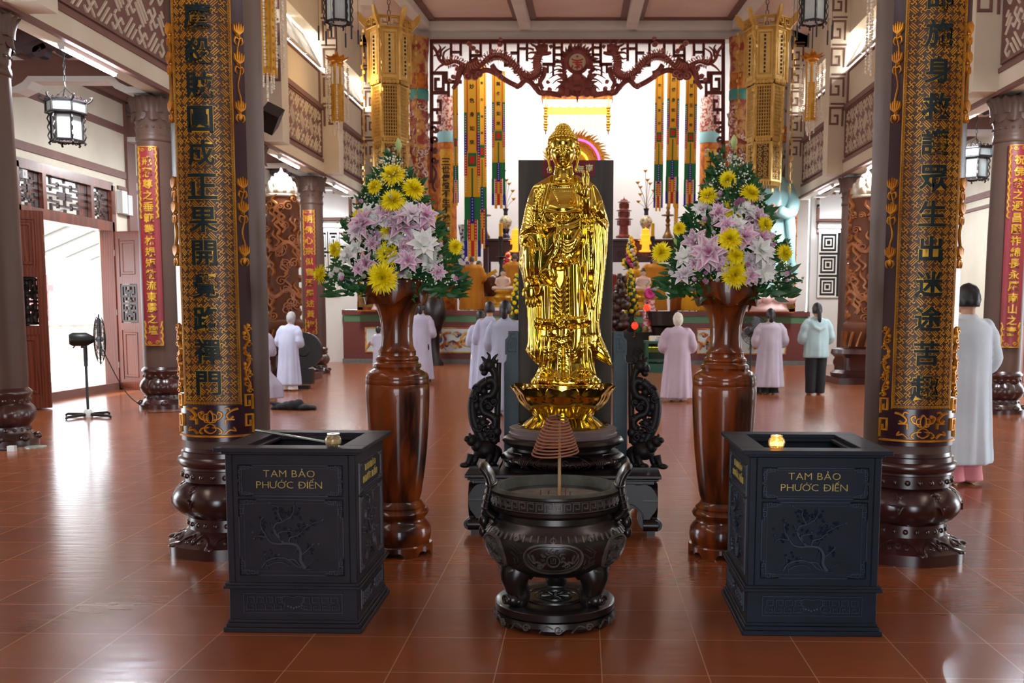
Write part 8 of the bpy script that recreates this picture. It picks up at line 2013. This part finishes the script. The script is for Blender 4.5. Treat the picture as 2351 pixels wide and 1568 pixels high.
bouquet(VR[0], VR[1], 'tall cone bouquet of yellow chrysanthemums and pink lilies in the right wooden vase', MR, LR, BR, 4, ((1684, 340), .33, [[(1600, 640), (1540, 645), (1500, 655)], [(1590, 600), (1530, 590), (1510, 590)], [(1730, 640), (1790, 645), (1830, 645)], [(1740, 590), (1790, 570), (1800, 560)], [(1680, 480), (1690, 420), (1684, 365)], [(1650, 470), (1650, 400), (1632, 360)], [(1670, 450), (1660, 400), (1658, 345)], [(1600, 540), (1570, 515), (1578, 505)], [(1590, 630), (1560, 660), (1540, 668)], [(1740, 620), (1780, 650), (1785, 655)]]))
# ------------------------------------------------------------------ lanterns
M['lgold'] = mat('lantern_gold', (214, 178, 98), .4, metal=.3, c2=(196, 156, 74), vs=8); M['lpanel'] = mat('lantern_panel', (230, 200, 120), .5, c2=(216, 182, 100), vs=6); M['ldark'] = mat('lantern_gap_shade', (92, 66, 30), .7)  # dark tier fill stands in for the shaded gaps behind the openwork
M['ograin'] = mat('orange_lantern_body', (224, 174, 64), .45, metal=.2, c2=(204, 150, 46), vs=8); M['frost'] = mat('frosted_lamp_glass', (196, 206, 206), .45, c2=(176, 190, 194), vs=4); M['crystal'] = mat('crystal_beads', (236, 226, 206), .2, coat=.5); M['blackwood'] = mat('black_carved_wood', (26, 18, 20), .4)
def hexpts(r, z, n=6, a0=0): return [(r*math.cos(a0+2*PI*i/n), r*math.sin(a0+2*PI*i/n), z) for i in range(n)]
def facemap(r, z, i, n=6, a0=0):
    a = Vector(hexpts(r, z, n, a0)[i]); b = Vector(hexpts(r, z, n, a0)[(i+1) % n]); U = (b-a).normalized(); N = ((a+b)/2-Vector((0, 0, z))).normalized(); w = (b-a).length
    return plane_map((a+b)/2, U, (0, 0, 1), N), w
def bead_string(mb, x, y, z0, z1, r, gap):
    z = z0; mb.tube([(x, y, z0), (x, y, z1)], r*.15, 4); i = 0
    while z > z1: mb.ell((x, y, z), (r, r, r*(1.3 if i % 3 else .7)), 6, 4); z -= gap; i += 1
def big_lantern(px, Y, label, a0, lit):
    p = at(px, 420, Y); k = Y/FPX; t = thing('gold_lantern', label, 'lantern', (p.x, Y, p.z)); Z = lambda py: at(px, py, Y).z-p.z
    fr = MB(); tiers = ((Z(192), Z(72), 46*k, 'tier_top'), (Z(322), Z(200), 39*k, 'tier_middle'), (0, Z(330), 37*k, 'tier_bottom'))
    for ti, (z0, z1, r, nm) in enumerate(tiers):
        b = MB(); b.loft([hexpts(r*.97, z0, 6, a0), hexpts(r*.97, z1, 6, a0)]); e = MB(); g = MB()
        for q in hexpts(r, 0, 6, a0): e.tube([(q[0], q[1], z0), (q[0], q[1], z1)], r*.07, 6)
        for i in range(6):
            f, w = facemap(r*.97, z0, i, 6, a0); h = z1-z0
            e.stroke(f, rect(-w/2+.02, .02, w/2-.02, h-.02), .05, .02, closed=True)
            if ti == 0:
                e.stroke(f, rect(-w*.28, .12, w*.28, h-.1), .03, .012, closed=True); 
                for j in range(10): g.box(f(0, h*(.16+.075*j), .01), (.03, .03, .04))
                for j in range(5): e.dome(f, -w*.36+w*.18*j, -.02, w*.11, .05, .02, 8, 2)
            elif ti == 1:
                for a in range(7): e.stroke(f, [(-w/2+w*(a+.5)/7, .02), (-w/2+w*(a+.5)/7, h-.02)], .022, .012)
                for a in range(16): e.stroke(f, [(-w/2+.03, h*(a+.5)/16), (w/2-.03, h*(a+.5)/16)], .02, .012)
                for j in range(5): e.dome(f, -w*.36+w*.18*j, -.02, w*.11, .05, .02, 8, 2)
            else:
                for a in range(8):
                    for s_ in (-1, 1): e.stroke(f, tx(spiral(0, 0, w*.16, 1.3, a, s_, 8), s_*w*.17, h*(.07+.122*a)), .016, .012)
                for j in range(6): e.box(f(-w*.4+w*.16*j, -.03, 0), (.03, .03, .1))
        bo = b.build(nm, [M['lpanel'], M['ldark'], M['ldark']][ti], t, 30); e.build('openwork', M['lgold'], bo, 50)
        if ti == 0: g.build('lettering', M['ink'], bo)
    z1 = tiers[0][1]; r = tiers[0][2]; c = MB()
    for i in range(6):
        f, w = facemap(r*1.05, z1, i, 6, a0)
        for a in keyfret(-w/2, w/2, .03, .14): c.stroke(f, a, .03, .03, h0=-.01)
        c.stroke(f, [(-w/2, .0), (w/2, 0)], .05, .03, h0=-.02); c.stroke(f, [(-w/2, .2), (w/2, .2)], .04, .03, h0=-.02)
    for q in hexpts(r*1.02, z1, 6, a0):
        d = Vector((q[0], q[1], 0)).normalized(); o = Vector(q); f = plane_map(o, d, (0, 0, 1), Vector((-d.y, d.x, 0)))
        c.prism(sp2([(-.03, -.3), (.05, -.1), (.04, .02), (.16, .16), (.2, .34), (.12, .3), (.04, .2), (-.03, .16)], 3, True), -.025, .025, f)
    c.build('crown', M['lgold'], t, 40)
    bs = MB(); rr = random.Random(px)
    for q in hexpts(r*1.3, 0, 6, a0+.2):
        for zt, L in ((z1-.05, 1.2), (z1-1.2, 1.1), (z1-2.2, .9)):
            for m in range(int(L/.11)):
                z = zt-m*.11; bs.box((q[0]+rr.uniform(-.03, .03), q[1]+rr.uniform(-.03, .03), z), (.05, .02, .06), rr.uniform(0, 3))
            bs.tube([(q[0], q[1], zt), (q[0], q[1], zt-L)], .006, 4)
        bs.tube([(q[0], q[1], z1-.05), (q[0]*.78, q[1]*.78, z1+.1)], .008, 4)
    tag(bs.build('hanging_ornaments', M['lgold'], t), kind='stuff')
    ch = MB(); zc_ = 8.3; L = zc_-p.z-z1
    for i in range(int(L/.1)): ch.tube(circ3(0, 0, z1+.05+.1*i, .03, .055, i % 2), .007, 5, closed=True)
    ch.build('chain', M['black'], t)
    if lit:
        l = bpy.data.lights.new('lantern_bulb', 'POINT'); l.energy = 26; l.color = (1, .66, .3); l.shadow_soft_size = .1
        lo = bpy.data.objects.new('lantern_bulb', l); COL.objects.link(lo); lo.parent = t; lo.location = (-.62, -.3, z1-1.0)
def circ3(x, y, z, rx, rz, turn, n=8): return [(x+(rx*math.cos(2*PI*i/n) if turn else 0), y+(0 if turn else rx*math.cos(2*PI*i/n)), z+rz*math.sin(2*PI*i/n)) for i in range(n)]
big_lantern(898, 20, 'large three-tier gold lantern hanging left of the altar opening', .2, True); big_lantern(1752, 20, 'large three-tier gold lantern hanging right of the altar opening', -.25, False)
def slim_lantern(px, y_top, y_bot, Y, w, label, a0=.3):
    p = at(px, y_bot, Y); k = Y/FPX; t = thing('slim_gold_lantern', label, 'lantern', (p.x, Y, p.z)); H = at(px, y_top, Y).z-p.z; r = w/2*k
    b = MB(); b.loft([hexpts(r*.9, 0, 6, a0), hexpts(r, H*.62, 6, a0)]); b.loft([hexpts(r, H*.62, 6, a0), hexpts(r*1.02, H, 6, a0)])
    for q in hexpts(r, 0, 6, a0): b.tube([(q[0], q[1], 0), (q[0], q[1], H)], r*.1, 6)
    for i in range(6):
        f, w_ = facemap(r*.96, 0, i, 6, a0)
        for j in range(9): b.stroke(f, tx(spiral(0, 0, w_*.2, 1.2, j, 1 if j % 2 else -1, 7), 0, H*(.05+.06*j)), .012, .012)
    b.build('body', M['ograin'], t, 40); g = MB()
    for i in range(6):
        f, w_ = facemap(r*1.0, 0, i, 6, a0); g.prism(rect(-w_*.24, H*.66, w_*.24, H*.96), 0, .008, f)
    g.build('white_panels', M['bw'], t)
    c = MB()
    for i in range(8): a = 2*PI*i/8; petal(c, Vector((0, 0, H+.02)), Vector((math.cos(a), math.sin(a), .28)), Vector((0, 0, 1)), r*2.4, r*.75, .25, None, 5, .4)
    c.lathe([(r*1.0, H), (r*1.2, H+.05), (r*.4, H+.14), (.01, H+.25)], 12); o = c.build('lotus_crown', M['giltorange'], t, 180)
    s = MB()
    for i in range(9): a = 2*PI*i/9; bead_string(s, r*1.9*math.cos(a), r*1.9*math.sin(a), H*.98, H*.02, r*.15, r*.36)
    for i in range(10): a = 2*PI*i/10; bead_string(s, r*.7*math.cos(a), r*.7*math.sin(a), 0, -r*(1.0+1.6*((i*3) % 10)/10), r*.13, r*.28)
    bead_string(s, 0, 0, 0, -r*3.2, r*.12, r*.28); tag(s.build('bead_strings', M['crystal'], t, 180), kind='stuff')
    c = MB(); c.tube([(0, 0, H+.2), (0, 0, 8.3-p.z)], .012, 6); c.build('cord', M['black'], t)
slim_lantern(776, 150, 280, 18, 26, 'slim orange gold lantern with bead strings left of the large gold lantern'); slim_lantern(1860, 145, 278, 18, 26, 'slim orange gold lantern with bead strings right of the large gold lantern')
slim_lantern(614, -140, 172, 11, 40, 'slim orange gold lantern cut off at the top, just right of the large left column'); slim_lantern(2028, -140, 172, 11, 40, 'slim orange gold lantern almost hidden behind the large right column')
def black_lantern(px, y_top, y_bot, Y, w, label, a0=0.0, ceil_=8.0, tassel=False):
    p = at(px, y_bot, Y); k = Y/FPX; t = thing('black_lantern', label, 'lantern', (p.x, Y, p.z)); H = at(px, y_top, Y).z-p.z; r = w/2*k
    fr = MB(); gl_ = MB(); tiers = ((.03*H, .62*H, r*.68), (.66*H, .92*H, r*.88))
    for z0, z1, rr_ in tiers:
        gl_.loft([hexpts(rr_*.96, z0, 6, a0), hexpts(rr_*.96, z1, 6, a0)])
        for q in hexpts(rr_, 0, 6, a0): fr.tube([(q[0], q[1], z0-.02*H), (q[0], q[1], z1+.02*H)], r*.055, 6)
        for z in (z0, z1):
            q = hexpts(rr_*1.02, z, 6, a0); fr.tube(q, r*.06, 6, closed=True)
            q = hexpts(rr_*1.0, z, 6, a0); fr.loft([[Vector(v)*1 for v in hexpts(rr_*1.05, z-.015*H, 6, a0)], hexpts(rr_*1.05, z+.015*H, 6, a0)], cap=(z == z1))
        for i in range(6):
            f, w_ = facemap(rr_*1.03, z0, i, 6, a0)
            for j in range(4): fr.stroke(f, tx(spiral(0, 0, w_*.12, 1.1, j, 1 if j % 2 else -1, 6), -w_*.36+w_*.24*j, -.02*H if z0 < .1*H else (z1-z0)+.05*H), r*.04, r*.03, h0=-r*.02)
            f2 = hexpts(rr_*1.1, 0, 6, a0)[i]
            if z0 < .1*H:
                for j in range(6): fr.tube([(f2[0]*(1+.12*(j % 2)), f2[1]*(1+.12*(j % 2)), z0+(z1-z0)*j/6), (f2[0]*(1.12-.12*(j % 2)), f2[1]*(1.12-.12*(j % 2)), z0+(z1-z0)*(j+1)/6)], r*.035, 5)
    for q in hexpts(r*.95, .95*H, 6, a0):
        d = Vector((q[0], q[1], 0)).normalized(); o = Vector(q); fr.tube(smooth_pts([o-d*.08*r-Vector((0, 0, .06*H)), o+d*.12*r, o+d*.2*r+Vector((0, 0, .07*H)), o+d*.1*r+Vector((0, 0, .08*H))], 4), r*.05, 6)
    for q in hexpts(r*.7, 0, 6, a0): fr.tube([(q[0], q[1], .02*H), (q[0]*1.15, q[1]*1.15, -.04*H), (q[0]*1.05, q[1]*1.05, -.07*H)], r*.05, 6)
    if tassel:
        for q in hexpts(r*1.12, 0, 6, a0): fr.tube([(q[0], q[1], .9*H), (q[0], q[1], -.1*H)], r*.012, 4); fr.tube([(q[0], q[1], -.1*H), (q[0], q[1], -.42*H)], r*.05, 6)
    fr.build('carved_frame', M['blackwood'], t, 50); gl_.build('frosted_glass', M['frost'], t, 30)
    c = MB()
    for q in hexpts(r*.6, .95*H, 3, a0): c.tube([q, (0, 0, H*1.25)], .006, 5)
    n = int((ceil_-p.z-H*1.25)/.07)
    for i in range(n): c.tube(circ3(0, 0, H*1.25+.035+.07*i, .014, .042, i % 2), .005, 5, closed=True)
    c.build('chain', M['black'], t)
black_lantern(155, 226, 326, 12, 96, 'black hexagonal hanging lantern with frosted glass in the left aisle', .25, 5.5); black_lantern(2237, 336, 412, 16.5, 78, 'black hexagonal hanging lantern with frosted glass in the right aisle', .35, 5.5)
black_lantern(777, -50, 54, 14, 78, 'black hanging lantern at the top edge, left of the ceiling coffers', .4, 8.0, True); black_lantern(1866, -50, 54, 14, 78, 'black hanging lantern at the top edge, right of the ceiling coffers', .5, 8.0, True)
